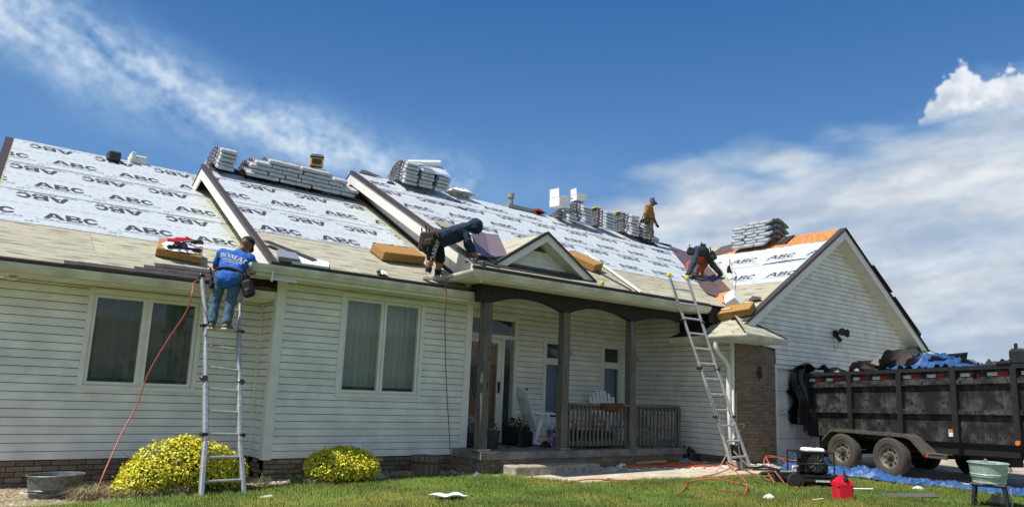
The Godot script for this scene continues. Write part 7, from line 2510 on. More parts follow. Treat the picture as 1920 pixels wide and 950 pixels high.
func engine() -> void:
	# engine-driven compressor: low deck on wheels, caged engine, pale tank on top
	var o := thing("compressor", "black engine-driven compressor with a white tank at the lawn's edge", "compressor", on(12.42, -7.22), -0.62)
	var d := MB.new()
	d.cbox(Vector3(0.04, 0.13, 0), Vector3(0.92, 0.11, 0.50), 0.05)
	d.cbox(Vector3(0.0, 0.20, 0), Vector3(0.74, 0.06, 0.44), 0.02)
	part(o, "deck", d, M("deck_black", "161618", 0.4))
	var wk := MB.new()
	var q := RandomNumberGenerator.new()
	q.seed = 8
	var x := -0.02
	while x < 0.20:
		var w := q.randf_range(0.012, 0.026)
		wk.cbox(Vector3(x, 0.135, 0.251), Vector3(w, 0.030, 0.006), 0.001)
		x += w + 0.008
	part(o, "deck_print", wk, M("print_white", "d8d8d6", 0.6))
	var e := MB.new()
	e.cbox(Vector3(0.0, 0.40, 0), Vector3(0.36, 0.34, 0.30), 0.04)
	e.tube([Vector3(0, 0.42, 0.15), Vector3(0, 0.42, 0.22)], 0.15, 20)
	for k in 6: e.cbox(Vector3(-0.20, 0.30 + k * 0.04, 0.0), Vector3(0.10, 0.014, 0.26), 0.004)
	e.cbox(Vector3(0.20, 0.34, 0.05), Vector3(0.12, 0.18, 0.18), 0.03)
	part(o, "engine_block", e, M("engine_dark", "1b1b1d", 0.45))
	var fn := MB.new()
	for k in 10:
		var a := TAU * k / 10
		fn.tube([Vector3(cos(a) * 0.05, 0.42 + sin(a) * 0.05, 0.225), Vector3(cos(a) * 0.13, 0.42 + sin(a) * 0.13, 0.225)], 0.006, 5)
	fn.cbox(Vector3(0.0, 0.42, 0.23), Vector3(0.09, 0.03, 0.01), 0.003)
	part(o, "fan_guard", fn, M("guard_grey", "55565a", 0.5))
	var cg := MB.new()
	for sx in [-0.32, 0.32]:
		for sz in [-0.20, 0.20]: cg.tube([Vector3(sx, 0.20, sz), Vector3(sx, 0.60, sz)], 0.014, 8)
		cg.tube([Vector3(sx, 0.60, -0.20), Vector3(sx, 0.60, 0.20)], 0.014, 8)
	for sz in [-0.20, 0.20]:
		cg.tube([Vector3(-0.32, 0.60, sz), Vector3(0.32, 0.60, sz)], 0.014, 8)
		cg.tube([Vector3(-0.32, 0.40, sz), Vector3(0.32, 0.40, sz)], 0.010, 8)
	part(o, "cage", cg, black())
	var t := MB.new()
	t.cbox(Vector3(0.04, 0.625, 0), Vector3(0.36, 0.085, 0.26), 0.035)
	part(o, "fuel_tank", t, M("tank_white", "deded6", 0.4))
	var cp := MB.new()
	cp.tube([Vector3(0.06, 0.66, 0), Vector3(0.06, 0.695, 0)], 0.035, 12)
	cp.cbox(Vector3(-0.06, 0.57, 0.15), Vector3(0.36, 0.05, 0.12), 0.02)
	part(o, "cap", cp, M("deck_black", "161618"))
	for sz in [-0.30, 0.30]:
		var w := MB.new()
		w.tube([Vector3(-0.40, 0.13, sz - 0.04), Vector3(-0.40, 0.13, sz + 0.04)], 0.13, 20)
		w.tube([Vector3(-0.40, 0.13, sz + 0.04), Vector3(-0.40, 0.13, sz + 0.055)], 0.06, 14)
		part(o, "wheel", w, M("wheel_rubber", "232325", 0.85))
	var h := MB.new()
	for sz in [-0.18, 0.18]: h.tube([Vector3(-0.34, 0.24, sz), Vector3(-0.70, 0.30, sz), Vector3(-1.02, 0.28, sz)], 0.016, 8)
	h.tube([Vector3(-1.02, 0.28, -0.18), Vector3(-1.02, 0.28, 0.18)], 0.016, 8)
	part(o, "handle", h, black())
	var v := MB.new()
	v.tube([Vector3(-0.42, 0.27, 0.24), Vector3(-0.42, 0.36, 0.24), Vector3(-0.32, 0.37, 0.24)], 0.014, 8)
	v.tube([Vector3(-0.62, 0.27, 0.20), Vector3(-0.44, 0.27, 0.22)], 0.016, 8)
	part(o, "fittings", v, M("brass_pale", "bdb7a6", 0.35, {"metal": 0.6}))
	# poles lying behind the handles
	for k in 2:
		var p := MB.new()
		p.tube([on(12.1 + k * 0.2, -8.0 - k * 0.1, 0.16), on(13.2 + k * 0.15, -8.35 - k * 0.12, 0.10)], 0.026, 8)
		solo("pole", p, M("pole_brown", "4a3b2c", 0.7), ["brown pole lying behind the compressor handles", "darker brown pole against the driveway edge"][k], "pole", Vector3.ZERO, "poles by the compressor")

func rocker(label: String, at: Vector3, yaw: float) -> void:
	# slatted garden rocking chair; faces +z in its own axes
	var o := thing("rocking_chair", label, "chair", at, yaw, "white porch chairs")
	var w := M("chair_white", "dfe3e3", 0.5)
	for s in [-1, 1]:
		var m := MB.new()
		var pts := []
		for k in 9:
			var t := (k / 8.0 - 0.5) * 2.0
			pts.append(Vector3(s * 0.27, 0.03 + 0.07 * t * t, t * 0.42))
		m.tube(pts, 0.028, 6)
		part(o, "rocker", m, w)
		var l := MB.new()
		l.cbox(Vector3(s * 0.285, 0.33, 0.24), Vector3(0.035, 0.58, 0.09), 0.006, Basis(Vector3.RIGHT, -0.10))
		part(o, "leg", l, w)
		var l2 := MB.new()
		l2.cbox(Vector3(s * 0.265, 0.28, -0.22), Vector3(0.035, 0.52, 0.08), 0.006, Basis(Vector3.RIGHT, 0.28))
		part(o, "leg", l2, w)
		var a := MB.new()
		a.cbox(Vector3(s * 0.32, 0.635, 0.02), Vector3(0.12, 0.028, 0.68), 0.010)
		part(o, "armrest", a, w)
	for k in 6:
		var m := MB.new()
		m.cbox(Vector3(0, 0.40 - k * 0.018, 0.24 - k * 0.085), Vector3(0.54, 0.02, 0.078), 0.006, Basis(Vector3.RIGHT, -0.2))
		part(o, "seat_slat", m, w)
	for k in 7:
		var x := (k - 3) * 0.082
		var h := 0.86 - absf(k - 3) * absf(k - 3) * 0.016
		var m := MB.new()
		var b := Basis(Vector3.RIGHT, -0.34) * Basis(Vector3.BACK, -x * 0.25)
		m.cbox(Vector3(x * 1.05, 0.34, -0.26) + b * Vector3(0, h * 0.5, 0), Vector3(0.072, h, 0.018), 0.006, b)
		part(o, "back_slat", m, w)
	var cr := MB.new()
	cr.cbox(Vector3(0, 0.62, -0.37), Vector3(0.60, 0.05, 0.03), 0.006)
	cr.cbox(Vector3(0, 0.90, -0.47), Vector3(0.56, 0.05, 0.03), 0.006)
	part(o, "crossbar", cr, w)

func leafy(m: MB, c: Vector3, r: Vector3, n: int, leaf: float, cols: Array, q: RandomNumberGenerator, shell := 0.55) -> void:
	for k in n:
		var d := Vector3(q.randfn(), q.randfn(), q.randfn()).normalized()
		var rr := pow(q.randf(), 0.4) * (1.0 - shell) + shell
		var p := c + Vector3(d.x * r.x, d.y * r.y, d.z * r.z) * rr
		if p.y < 0.02: p.y = 0.02 + q.randf() * 0.1
		var out := (d + Vector3.UP * 0.5 + Vector3(q.randfn(), q.randfn(), q.randfn()) * 0.55).normalized()
		var s := leaf * q.randf_range(0.6, 1.25)
		var side := out.cross(Vector3(q.randfn(), q.randfn(), q.randfn())).normalized() * s * 0.38
		var tip := out.cross(side).normalized() * s
		var cc: Color = cols[q.randi() % cols.size()]
		var g := q.randf_range(0.7, 1.25)
		m.col = Color(cc.r * g, cc.g * g, cc.b * g)
		var fold := out * s * 0.15
		m.tri(p, p + tip * 0.55 + side + fold, p + tip, out)
		m.tri(p, p + tip * 0.55 - side + fold, p + tip, out)

func shrub(label: String, at: Vector3, r: Vector3, lobes: Array, n: int, sd: int) -> void:
	var o := thing("yellow_shrub", label, "shrub", at, 0.0, "yellow shrubs along the foundation")
	var q := RandomNumberGenerator.new()
	q.seed = sd
	var st := MB.new()
	st.col = Color(0.05, 0.04, 0.025)
	for k in 40:
		var a := q.randf() * TAU
		var b := Vector3(cos(a) * r.x * 0.25 * q.randf(), 0, sin(a) * r.z * 0.25 * q.randf())
		var e := Vector3(cos(a) * r.x * q.randf_range(0.2, 0.85), r.y * q.randf_range(0.5, 0.95), sin(a) * r.z * q.randf_range(0.2, 0.85))
		st.tube([b, b.lerp(e, 0.5) + Vector3(0, 0.06, 0), e], [0.010, 0.006, 0.003], 5)
	part(o, "stems", st, M("stem_brown", "5a4a38", 0.9))
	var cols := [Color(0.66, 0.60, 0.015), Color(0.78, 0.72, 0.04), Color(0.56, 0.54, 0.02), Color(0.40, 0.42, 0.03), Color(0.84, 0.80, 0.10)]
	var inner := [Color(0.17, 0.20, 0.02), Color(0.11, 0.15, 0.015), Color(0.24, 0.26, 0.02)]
	var lf := MB.new()
	var per := n / lobes.size()
	for l in lobes:
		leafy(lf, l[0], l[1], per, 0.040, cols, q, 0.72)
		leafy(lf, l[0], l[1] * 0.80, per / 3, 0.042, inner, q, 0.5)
	# stray shoots
	for k in 60:
		var l: Array = lobes[q.randi() % lobes.size()]
		var d := Vector3(q.randfn(), absf(q.randfn()) + 0.3, q.randfn()).normalized()
		var p: Vector3 = l[0] + Vector3(d.x * l[1].x, d.y * l[1].y, d.z * l[1].z) * 1.05
		leafy(lf, p, Vector3(0.035, 0.06, 0.035), 7, 0.036, cols, q, 0.2)
	var fo := part(o, "foliage", lf, M("shrub_leaf", "ffffff", 0.5, {"vc": true, "back": "8a8418"}))
	fo.set_meta("kind", "stuff")

func tuft(m: MB, c: Vector3, n: int, h: float, spread: float, col: Color, q: RandomNumberGenerator) -> void:
	for k in n:
		var a := q.randf() * TAU
		var b := c + Vector3(q.randfn(), 0, q.randfn()) * spread * 0.25
		var l := Vector3(cos(a), 0, sin(a)) * spread * q.randf_range(0.2, 1.0)
		var hh := h * q.randf_range(0.4, 1.0)
		var g := q.randf_range(0.6, 1.3)
		m.col = Color(col.r * g, col.g * g, col.b * g)
		var s := Vector3(-sin(a), 0, cos(a)) * 0.003
		var mid := b + l * 0.4 + Vector3.UP * hh * 0.75
		m.quad(b - s, b + s, mid + s, mid - s, Vector3(l.x, 0.5, l.z))
		m.tri(mid - s, mid + s, b + l + Vector3.UP * hh * q.randf_range(0.5, 1.0), Vector3(l.x, 0.5, l.z))

func plants() -> void:
	shrub("big sprawling yellow shrub behind the left ladder", on(3.02, -10.96), Vector3(0.9, 0.7, 0.55), [[Vector3(-0.02, 0.36, 0.0), Vector3(0.56, 0.36, 0.46)], [Vector3(0.34, 0.36, 0.0), Vector3(0.46, 0.34, 0.40)], [Vector3(-0.34, 0.24, 0.10), Vector3(0.38, 0.26, 0.38)], [Vector3(0.70, 0.26, -0.08), Vector3(0.30, 0.28, 0.32)], [Vector3(-0.58, 0.14, 0.18), Vector3(0.20, 0.15, 0.22)], [Vector3(0.12, 0.52, -0.05), Vector3(0.30, 0.24, 0.28)]], 16000, 3)
	shrub("rounded yellow shrub below the wide window", on(5.48, -10.98), Vector3(0.64, 0.5, 0.42), [[Vector3(0.0, 0.26, 0.0), Vector3(0.60, 0.27, 0.40)], [Vector3(-0.24, 0.26, 0.05), Vector3(0.38, 0.25, 0.36)], [Vector3(0.26, 0.23, 0.0), Vector3(0.36, 0.24, 0.36)], [Vector3(0.02, 0.36, -0.05), Vector3(0.40, 0.20, 0.30)]], 11000, 5)
	var q := RandomNumberGenerator.new()
	q.seed = 12
	var dry := MB.new()
	for k in 7: tuft(dry, Vector3(q.randf_range(-0.16, 0.16), 0, q.randf_range(-0.1, 0.1)), 90, 0.17, 0.22, Color(0.42, 0.33, 0.19), q)
	solo("dry_grass_clump", dry, M("dry_blade", "ffffff", 0.8, {"vc": true}), "dry tan grass clump left of the half-barrel planter", "grass clump", on(6.58, -11.05))
	var d2 := MB.new()
	for k in 16: tuft(d2, Vector3(q.randf_range(-0.6, 0.6), 0, q.randf_range(-0.14, 0.14)), 70, 0.24, 0.30, Color(0.38, 0.32, 0.19), q)
	solo("dry_grass_clump", d2, M("dry_blade", "ffffff"), "heap of dead grass at the left shrub's foot", "grass clump", on(2.45, -10.72))
	var d3 := MB.new()
	for k in 9: tuft(d3, Vector3(q.randf_range(-0.5, 0.5), 0, q.randf_range(-0.12, 0.12)), 50, 0.20, 0.25, Color(0.20, 0.22, 0.10), q)
	solo("weed_clump", d3, M("dry_blade", "ffffff"), "thin green weeds between the two yellow shrubs", "weeds", on(4.62, -10.95))
	var ro := thing("green_plant", "dark leafy plant with bare twigs left of the porch step", "plant", on(8.25, -10.92))
	var tw := MB.new()
	for k in 16:
		var a := q.randf() * TAU
		tw.tube([Vector3(0, 0, 0), Vector3(cos(a) * 0.16, 0.14, sin(a) * 0.12), Vector3(cos(a) * 0.34, 0.24 + q.randf() * 0.14, sin(a) * 0.22)], [0.007, 0.005, 0.002], 5)
	part(ro, "stems", tw, M("stem_brown", "5a4a38"))
	var lf := MB.new()
	leafy(lf, Vector3(0, 0.16, 0), Vector3(0.34, 0.16, 0.24), 420, 0.045, [Color(0.05, 0.085, 0.025), Color(0.10, 0.12, 0.04), Color(0.04, 0.06, 0.02)], q, 0.4)
	var lfo := part(ro, "foliage", lf, M("leaf_green", "ffffff", 0.5, {"vc": true}))
	lfo.set_meta("kind", "stuff")
	crumple("grey_scrap", "grey metal scrap among the stones where the thin hose lands", "metal scrap", on(7.86, -10.72, 0.0), Vector3(0.30, 0.12, 0.2), M("gun_silver", "7e8085"), 71, 3.0)

func pot(label: String, at: Vector3, r: float, h: float, hex: String, square: bool, plant: int, flower := "") -> void:
	var o := thing("planter_pot", label, "planter", at)
	var m := MB.new()
	if square: m.cbox(Vector3(0, h * 0.5, 0), Vector3(r * 2.0, h, r * 1.7), 0.03)
	else: m.lathe([Vector2(0.0, 0.0), Vector2(r * 0.72, 0.0), Vector2(r * 0.95, h * 0.92), Vector2(r, h * 0.93), Vector2(r, h), Vector2(r * 0.9, h), Vector2(r * 0.88, h * 0.9), Vector2(0, h * 0.92)], 22)
	part(o, "pot_body", m, M("pot_" + hex, hex, 0.55))
	if plant > 0:
		var q := RandomNumberGenerator.new()
		q.seed = int(at.x * 100)
		var lf := MB.new()
		leafy(lf, Vector3(0, h + 0.09, 0), Vector3(r * 0.95, 0.13, r * 0.8), plant, 0.06, [Color(0.03, 0.06, 0.015), Color(0.045, 0.08, 0.02)], q, 0.2)
		part(o, "foliage", lf, M("leaf_green", "ffffff", 0.5, {"vc": true})).set_meta("kind", "stuff")
		if flower != "":
			var fl := MB.new()
			leafy(fl, Vector3(0, h + 0.15, 0), Vector3(r * 0.9, 0.14, r * 0.8), 46, 0.05, [lin(flower), lin(flower, 0.7)], q, 0.5)
			part(o, "blossoms", fl, M("leaf_green", "ffffff")).set_meta("kind", "stuff")

func porch_items() -> void:
	rocker("white slatted rocking chair by the entry, seen from its side", Vector3(10.32, 0.44, -11.85), 1.25)
	rocker("white slatted rocking chair behind the railing, below the narrow right window", Vector3(12.45, 0.44, -11.95), -0.25)
	pot("large black square planter with dark leaves left of the rocking chair", Vector3(9.78, 0.44, -12.05), 0.23, 0.36, "0f0f11", true, 90)
	pot("black square planter standing in front of the large one", Vector3(9.66, 0.44, -11.72), 0.18, 0.30, "0d0d0f", true, 60)
	pot("round dark grey pot behind the first porch post", Vector3(8.62, 0.44, -11.35), 0.17, 0.33, "2a2c2e", false, 30)
	pot("dark pot with trailing purple flowers left of the first post", Vector3(8.40, 0.44, -11.62), 0.17, 0.26, "17171c", false, 70, "433a78")
	pot("black pot with red flowers behind the left part of the railing", Vector3(10.75, 0.44, -11.5), 0.24, 0.34, "121214", false, 70, "c02238")
	pot("black trough with red flowers behind the middle of the railing", Vector3(11.45, 0.44, -11.4), 0.25, 0.32, "101012", true, 80, "c02238")
	var bd := MB.new()
	bd.cbox(Vector3(0, 0.26, 0), Vector3(0.42, 0.40, 0.03), 0.008, Basis(Vector3.RIGHT, -0.2))
	solo("grey_board", bd, M("board_grey", "8b8680", 0.8), "grey board propped at the wall left of the first post", "board", Vector3(8.52, 0.54, -11.88))
	# garden figure
	var fg := thing("garden_figure", "small pink and purple garden figure at the middle post", "garden ornament", Vector3(10.00, 0.44, -11.12))
	var m := MB.new()
	m.lathe([Vector2(0.0, 0.0), Vector2(0.075, 0.0), Vector2(0.06, 0.10), Vector2(0.045, 0.19), Vector2(0.05, 0.22), Vector2(0.0, 0.24)], 14)
	part(fg, "body", m, M("figure_purple", "6a3f8a", 0.6))
	var hd := MB.new()
	hd.lathe([Vector2(0.0, 0.19), Vector2(0.04, 0.205), Vector2(0.058, 0.245), Vector2(0.04, 0.285), Vector2(0.0, 0.30)], 14)
	part(fg, "head", hd, M("figure_pink", "d67fb0", 0.6))
	var pt := MB.new()
	var q := RandomNumberGenerator.new()
	q.seed = 40
	leafy(pt, Vector3(0, 0.30, -0.06), Vector3(0.12, 0.12, 0.10), 90, 0.05, [Color(0.10, 0.06, 0.22), Color(0.14, 0.09, 0.30)], q, 0.2)
	part(fg, "flowers", pt, M("leaf_green", "ffffff", 0.5, {"vc": true})).set_meta("kind", "stuff")
	# shoes, mat, scraps
	crumple("boot_pair", "pair of brown boots beside the rocking chair", "boots", Vector3(10.02, 0.44, -11.42), Vector3(0.24, 0.16, 0.20), M("boot_brown", "3a2a1e", 0.8), 81, 4.0)
	var mt := MB.new()
	mt.cbox(Vector3(0, 0.008, 0), Vector3(0.86, 0.016, 0.52), 0.005)
	var mo := solo("door_mat", mt, M("mat_dark", "3b3733", 0.95, {"tex": grain(126, 0.08, 0.5, 1.0), "scale": 3.0}), "dark door mat before the entry", "door mat", Vector3(9.10, 0.44, -12.35))
	for k in 3:
		var f := MB.new()
		f.cbox(Vector3.ZERO, Vector3(0.26, 0.01, 0.10), 0.003, Basis.from_euler(Vector3(0.05, k * 0.8, 0.06)))
		solo("shingle_scrap", f, M("shingle_dark", "3e3d3f"), ["black shingle shard on the slab before the mat", "black shingle shard in front of the planters", "small black shard near the porch edge"][k], "shingle", [Vector3(9.05, 0.46, -11.85), Vector3(9.2, 0.46, -11.55), Vector3(9.42, 0.46, -11.45)][k], "shingle shards on the porch slab")
	# coco basket on the rail
	var cb := thing("coco_basket", "brown coco-fibre half basket hung on the porch railing", "basket", Vector3(11.16, 1.33, -10.745))
	var bm := MB.new()
	bm.grid(24, 10, func(s, t):
		var a: float = PI * s
		var b: float = t * PI * 0.5
		return Vector3(-cos(a) * 0.30 * cos(b * 0.98), -0.17 * sin(b), sin(a) * 0.16 * cos(b * 0.98)))
	part(cb, "coco_liner", bm, M("coco", "7d5730", 0.95, {"tex": grain(127, 0.09, 0.5, 1.0, 4, 1.6), "scale": 3.0, "nrm": bumps(128, 0.12, 6.0)}))
	var wr := MB.new()
	for j in 3:
		var pts := []
		for k in 17:
			var a := PI * k / 16.0
			var b := j * 0.42
			pts.append(Vector3(-cos(a) * 0.306 * cos(b), -0.175 * sin(b), sin(a) * 0.166 * cos(b)))
		wr.tube(pts, 0.006, 5)
	wr.tube([Vector3(-0.30, 0, 0), Vector3(0.30, 0, 0)], 0.008, 5)
	part(cb, "wire_frame", wr, M("black_iron", "17171a"))
	# green box and chairs behind the right bay
	var gb := thing("storage_box", "low dark green box under the railing", "box", Vector3(11.15, 0.44, -11.2), 0.1)
	var gm := MB.new()
	gm.cbox(Vector3(0, 0.075, 0), Vector3(0.52, 0.15, 0.30), 0.02)
	part(gb, "box_body", gm, M("box_green", "1f4a3c", 0.5))
	var gl := MB.new()
	gl.cbox(Vector3(0, 0.158, 0), Vector3(0.54, 0.02, 0.32), 0.006)
	part(gb, "lid", gl, M("box_green_dark", "173629", 0.5))
	for k in 2:
		var fc := thing("folding_chair", ["teal folding lawn chair behind the railing's left part of its right bay", "teal folding lawn chair behind the railing's end"][k], "chair", [Vector3(12.62, 0.44, -11.4), Vector3(13.12, 0.44, -11.5)][k], 0.15, "teal lawn chairs")
		var fab := MB.new()
		fab.grid(6, 6, func(s, t): return Vector3((s - 0.5) * 0.50, 0.40 + 0.42 * t, -0.16 - 0.12 * t + 0.03 * sin(s * PI)))
		fab.grid(6, 6, func(s, t): return Vector3((s - 0.5) * 0.50, 0.40 - 0.03 * sin(t * PI), -0.16 + 0.40 * t))
		part(fc, "fabric", fab, M("teal_cloth", "1d7c6c", 0.8))
		for s in [-1, 1]:
			var lm := MB.new()
			lm.tube([Vector3(s * 0.26, 0.0, 0.22), Vector3(s * 0.26, 0.42, -0.14), Vector3(s * 0.26, 0.84, -0.30)], 0.013, 7)
			part(fc, "leg", lm, M("chair_alu", "b4babb", 0.4, {"metal": 0.5}))
			var l2 := MB.new()
			l2.tube([Vector3(s * 0.26, 0.0, -0.24), Vector3(s * 0.26, 0.40, 0.22), Vector3(s * 0.26, 0.62, 0.20), Vector3(s * 0.26, 0.62, -0.20)], 0.013, 7)
			part(fc, "leg", l2, M("chair_alu", "b4babb", 0.4, {"metal": 0.5}))
	for k in 2:
		var f := MB.new()
		f.cbox(Vector3(0, 0.012, 0), Vector3(0.42, 0.02, 0.22), 0.006)
		solo("tray", f, M("tray_grey", "7d8484", 0.6), ["flat grey tray on the slab behind the right bay", "second flat tray near the railing's end"][k], "tray", [Vector3(12.35, 0.44, -11.05), Vector3(12.82, 0.44, -11.0)][k], "trays on the porch slab")

# ------------------------------------------------------------------ people: tapered bones, joined smoothly and meshed
class Field:
	var a := PackedVector3Array()
	var ab := PackedVector3Array()
	var l2 := PackedFloat32Array()
	var ra := PackedFloat32Array()
	var rd := PackedFloat32Array()
	var col := []
	var k := 0.03
	var rough: FastNoiseLite = null
	var amp := 0.0
	func bone(p: Vector3, q: Vector3, r0: float, r1: float, c := Color.WHITE) -> void:
		a.append(p); ab.append(q - p); l2.append(maxf((q - p).length_squared(), 1e-8)); ra.append(r0); rd.append(r1 - r0); col.append(c)
	func one(j: int, p: Vector3) -> float:
		var pa := p - a[j]
		var h := clampf(pa.dot(ab[j]) / l2[j], 0.0, 1.0)
		return (pa - ab[j] * h).length() - ra[j] - rd[j] * h
	func d(p: Vector3) -> float:
		var m := 1e9
		for j in a.size():
			var x := one(j, p)
			if x - m > k: continue
			var h := maxf(k - absf(m - x), 0.0) / k
			m = minf(m, x) - h * h * k * 0.25
		if amp > 0.0: m += amp * rough.get_noise_3d(p.x, p.y, p.z)
		return m
	func tint(p: Vector3) -> Color:
		var m := 1e9
		var c := Color.WHITE
		for j in a.size():
			var x := one(j, p)
			if x < m:
				m = x
				c = col[j]
		return c

# surface nets over the cells near each bone
func nets(f: Field, cell: float, out: MB) -> void:
	var vals := {}
	var band := cell * 2.0 + f.k * 0.4 + f.amp
	for j in f.a.size():
		var ln := f.ab[j].length()
		var seg := maxi(1, int(ceilf(ln / 0.12)))
		for s in seg:
			var p0 := f.a[j] + f.ab[j] * (float(s) / seg)
			var p1 := f.a[j] + f.ab[j] * (float(s + 1) / seg)
			var r := maxf(f.ra[j], f.ra[j] + f.rd[j]) + band
			var lo := Vector3i(((p0.min(p1) - Vector3(r, r, r)) / cell).floor())
			var hi := Vector3i(((p0.max(p1) + Vector3(r, r, r)) / cell).ceil())
			for x in range(lo.x, hi.x + 1):
				for y in range(lo.y, hi.y + 1):
					for z in range(lo.z, hi.z + 1):
						var key := Vector3i(x, y, z)
						if vals.has(key): continue
						var p := Vector3(x, y, z) * cell
						if absf(f.one(j, p)) < band: vals[key] = f.d(p)
	var cs := [Vector3i(0, 0, 0), Vector3i(1, 0, 0), Vector3i(0, 1, 0), Vector3i(1, 1, 0), Vector3i(0, 0, 1), Vector3i(1, 0, 1), Vector3i(0, 1, 1), Vector3i(1, 1, 1)]
	var es := [[0, 1], [2, 3], [4, 5], [6, 7], [0, 2], [1, 3], [4, 6], [5, 7], [0, 4], [1, 5], [2, 6], [3, 7]]
	var ids := {}
	var base := out.v.size()
	for key in vals:
		var v := PackedFloat32Array()
		var neg := 0
		for c in cs:
			var q = vals.get(key + c)
			if q == null: break
			v.append(q)
			if q < 0.0: neg += 1
		if v.size() < 8 or neg == 0 or neg == 8: continue
		var sum := Vector3.ZERO
		var n := 0
		for e in es:
			var x := v[e[0]]
			var y := v[e[1]]
			if (x < 0.0) == (y < 0.0): continue
			sum += Vector3(cs[e[0]]).lerp(Vector3(cs[e[1]]), x / (x - y))
			n += 1
		var p := (Vector3(key) + sum / n) * cell
		ids[key] = out.v.size()
		var g := Vector3(v[1] + v[3] + v[5] + v[7] - v[0] - v[2] - v[4] - v[6], v[2] + v[3] + v[6] + v[7] - v[0] - v[1] - v[4] - v[5], v[4] + v[5] + v[6] + v[7] - v[0] - v[1] - v[2] - v[3])
		out.col = f.tint(p)
		out.vert(p, g.normalized(), Vector2(p.x, p.y))
	for key in ids:
		for ax in 3:
			var d := Vector3i.ZERO; d[ax] = 1
			var x = vals.get(key)
			var y = vals.get(key + d)
			if y == null or (x < 0.0) == (y < 0.0): continue
			var u := Vector3i.ZERO; u[(ax + 1) % 3] = 1
			var w := Vector3i.ZERO; w[(ax + 2) % 3] = 1
			if not (ids.has(key - u) and ids.has(key - w) and ids.has(key - u - w)): continue
			var q := [ids[key], ids[key - u], ids[key - u - w], ids[key - w]]
			if x < 0.0: out.i.append_array([q[0], q[2], q[1], q[0], q[3], q[2]])
			else: out.i.append_array([q[0], q[1], q[2], q[0], q[2], q[3]])
	out.col = Color.WHITE

func hand(f: Field, wrist: Vector3, dir: Vector3, palm: Vector3, side: Vector3, c: Color, curl := 0.5, s := 1.0) -> void:
	# side points to the thumb; palm is the way the palm faces
	var tip := wrist + dir * 0.085 * s
	for k in 3: f.bone(wrist + side * (k - 1) * 0.014 * s, tip + side * (k - 1) * 0.024 * s, 0.018 * s, 0.014 * s, c)
	for k in 4:
		var r := tip + side * (0.033 - 0.022 * k) * s
		var l: float = [0.040, 0.045, 0.042, 0.033][k] * s
		var d1 := (dir + palm * curl * (0.6 + 0.1 * k)).normalized()
		var d2 := (dir * (1.0 - curl) + palm * curl * 1.8).normalized()
		var m := r + d1 * l
		f.bone(r, m, 0.0095 * s, 0.0088 * s, c)
		f.bone(m, m + d2 * l * 0.8, 0.0088 * s, 0.0072 * s, c)
	var t0 := wrist + dir * 0.025 * s + side * 0.025 * s
	var t1 := t0 + (dir * 0.6 + side * 0.7 + palm * 0.3).normalized() * 0.042 * s
	f.bone(t0, t1, 0.012 * s, 0.0105 * s, c)
	f.bone(t1, t1 + (dir * 0.8 + palm * 0.6).normalized() * 0.032 * s, 0.0105 * s, 0.008 * s, c)

func cloth(key: String, hex: String, sd: int) -> StandardMaterial3D:
	return M(key, hex, 0.9, {"tex": grain(130 + sd, 0.04, 0.72, 1.0, 4, 1.4), "scale": 2.2, "nrm": bumps(140 + sd % 2, 0.05, 5.0), "ns": 0.55, "rim": 0.15})

func lettering_on(parent: Node, words: String, f: Field, o: Vector3, e: Vector3, u: Vector3, dir: Vector3, h: float, stretch: float, m: Material) -> void:
	var fo := SystemFont.new()
	fo.font_names = PackedStringArray(["Droid Serif" if h > 0.05 else "Droid Sans"])
	fo.font_weight = 700
	var t := TextMesh.new()
	t.font = fo
	t.text = words
	t.font_size = 48
	t.pixel_size = h / 36.0
	t.depth = 0.0
	t.curve_step = 4.0
	var ar := t.get_mesh_arrays()
	var vs: PackedVector3Array = ar[Mesh.ARRAY_VERTEX]
	var out := MB.new()
	for p in vs:
		var q := o + e * p.x * stretch + u * (p.y - 0.6 * p.x * p.x) - dir * 0.5
		for k in 40:
			var d := f.d(q)
			if d < 0.002: break
			q += dir * d * 0.8
		out.vert(q - dir * 0.005, -dir)
	out.i = ar[Mesh.ARRAY_INDEX]
	part(parent, "print", out, m)

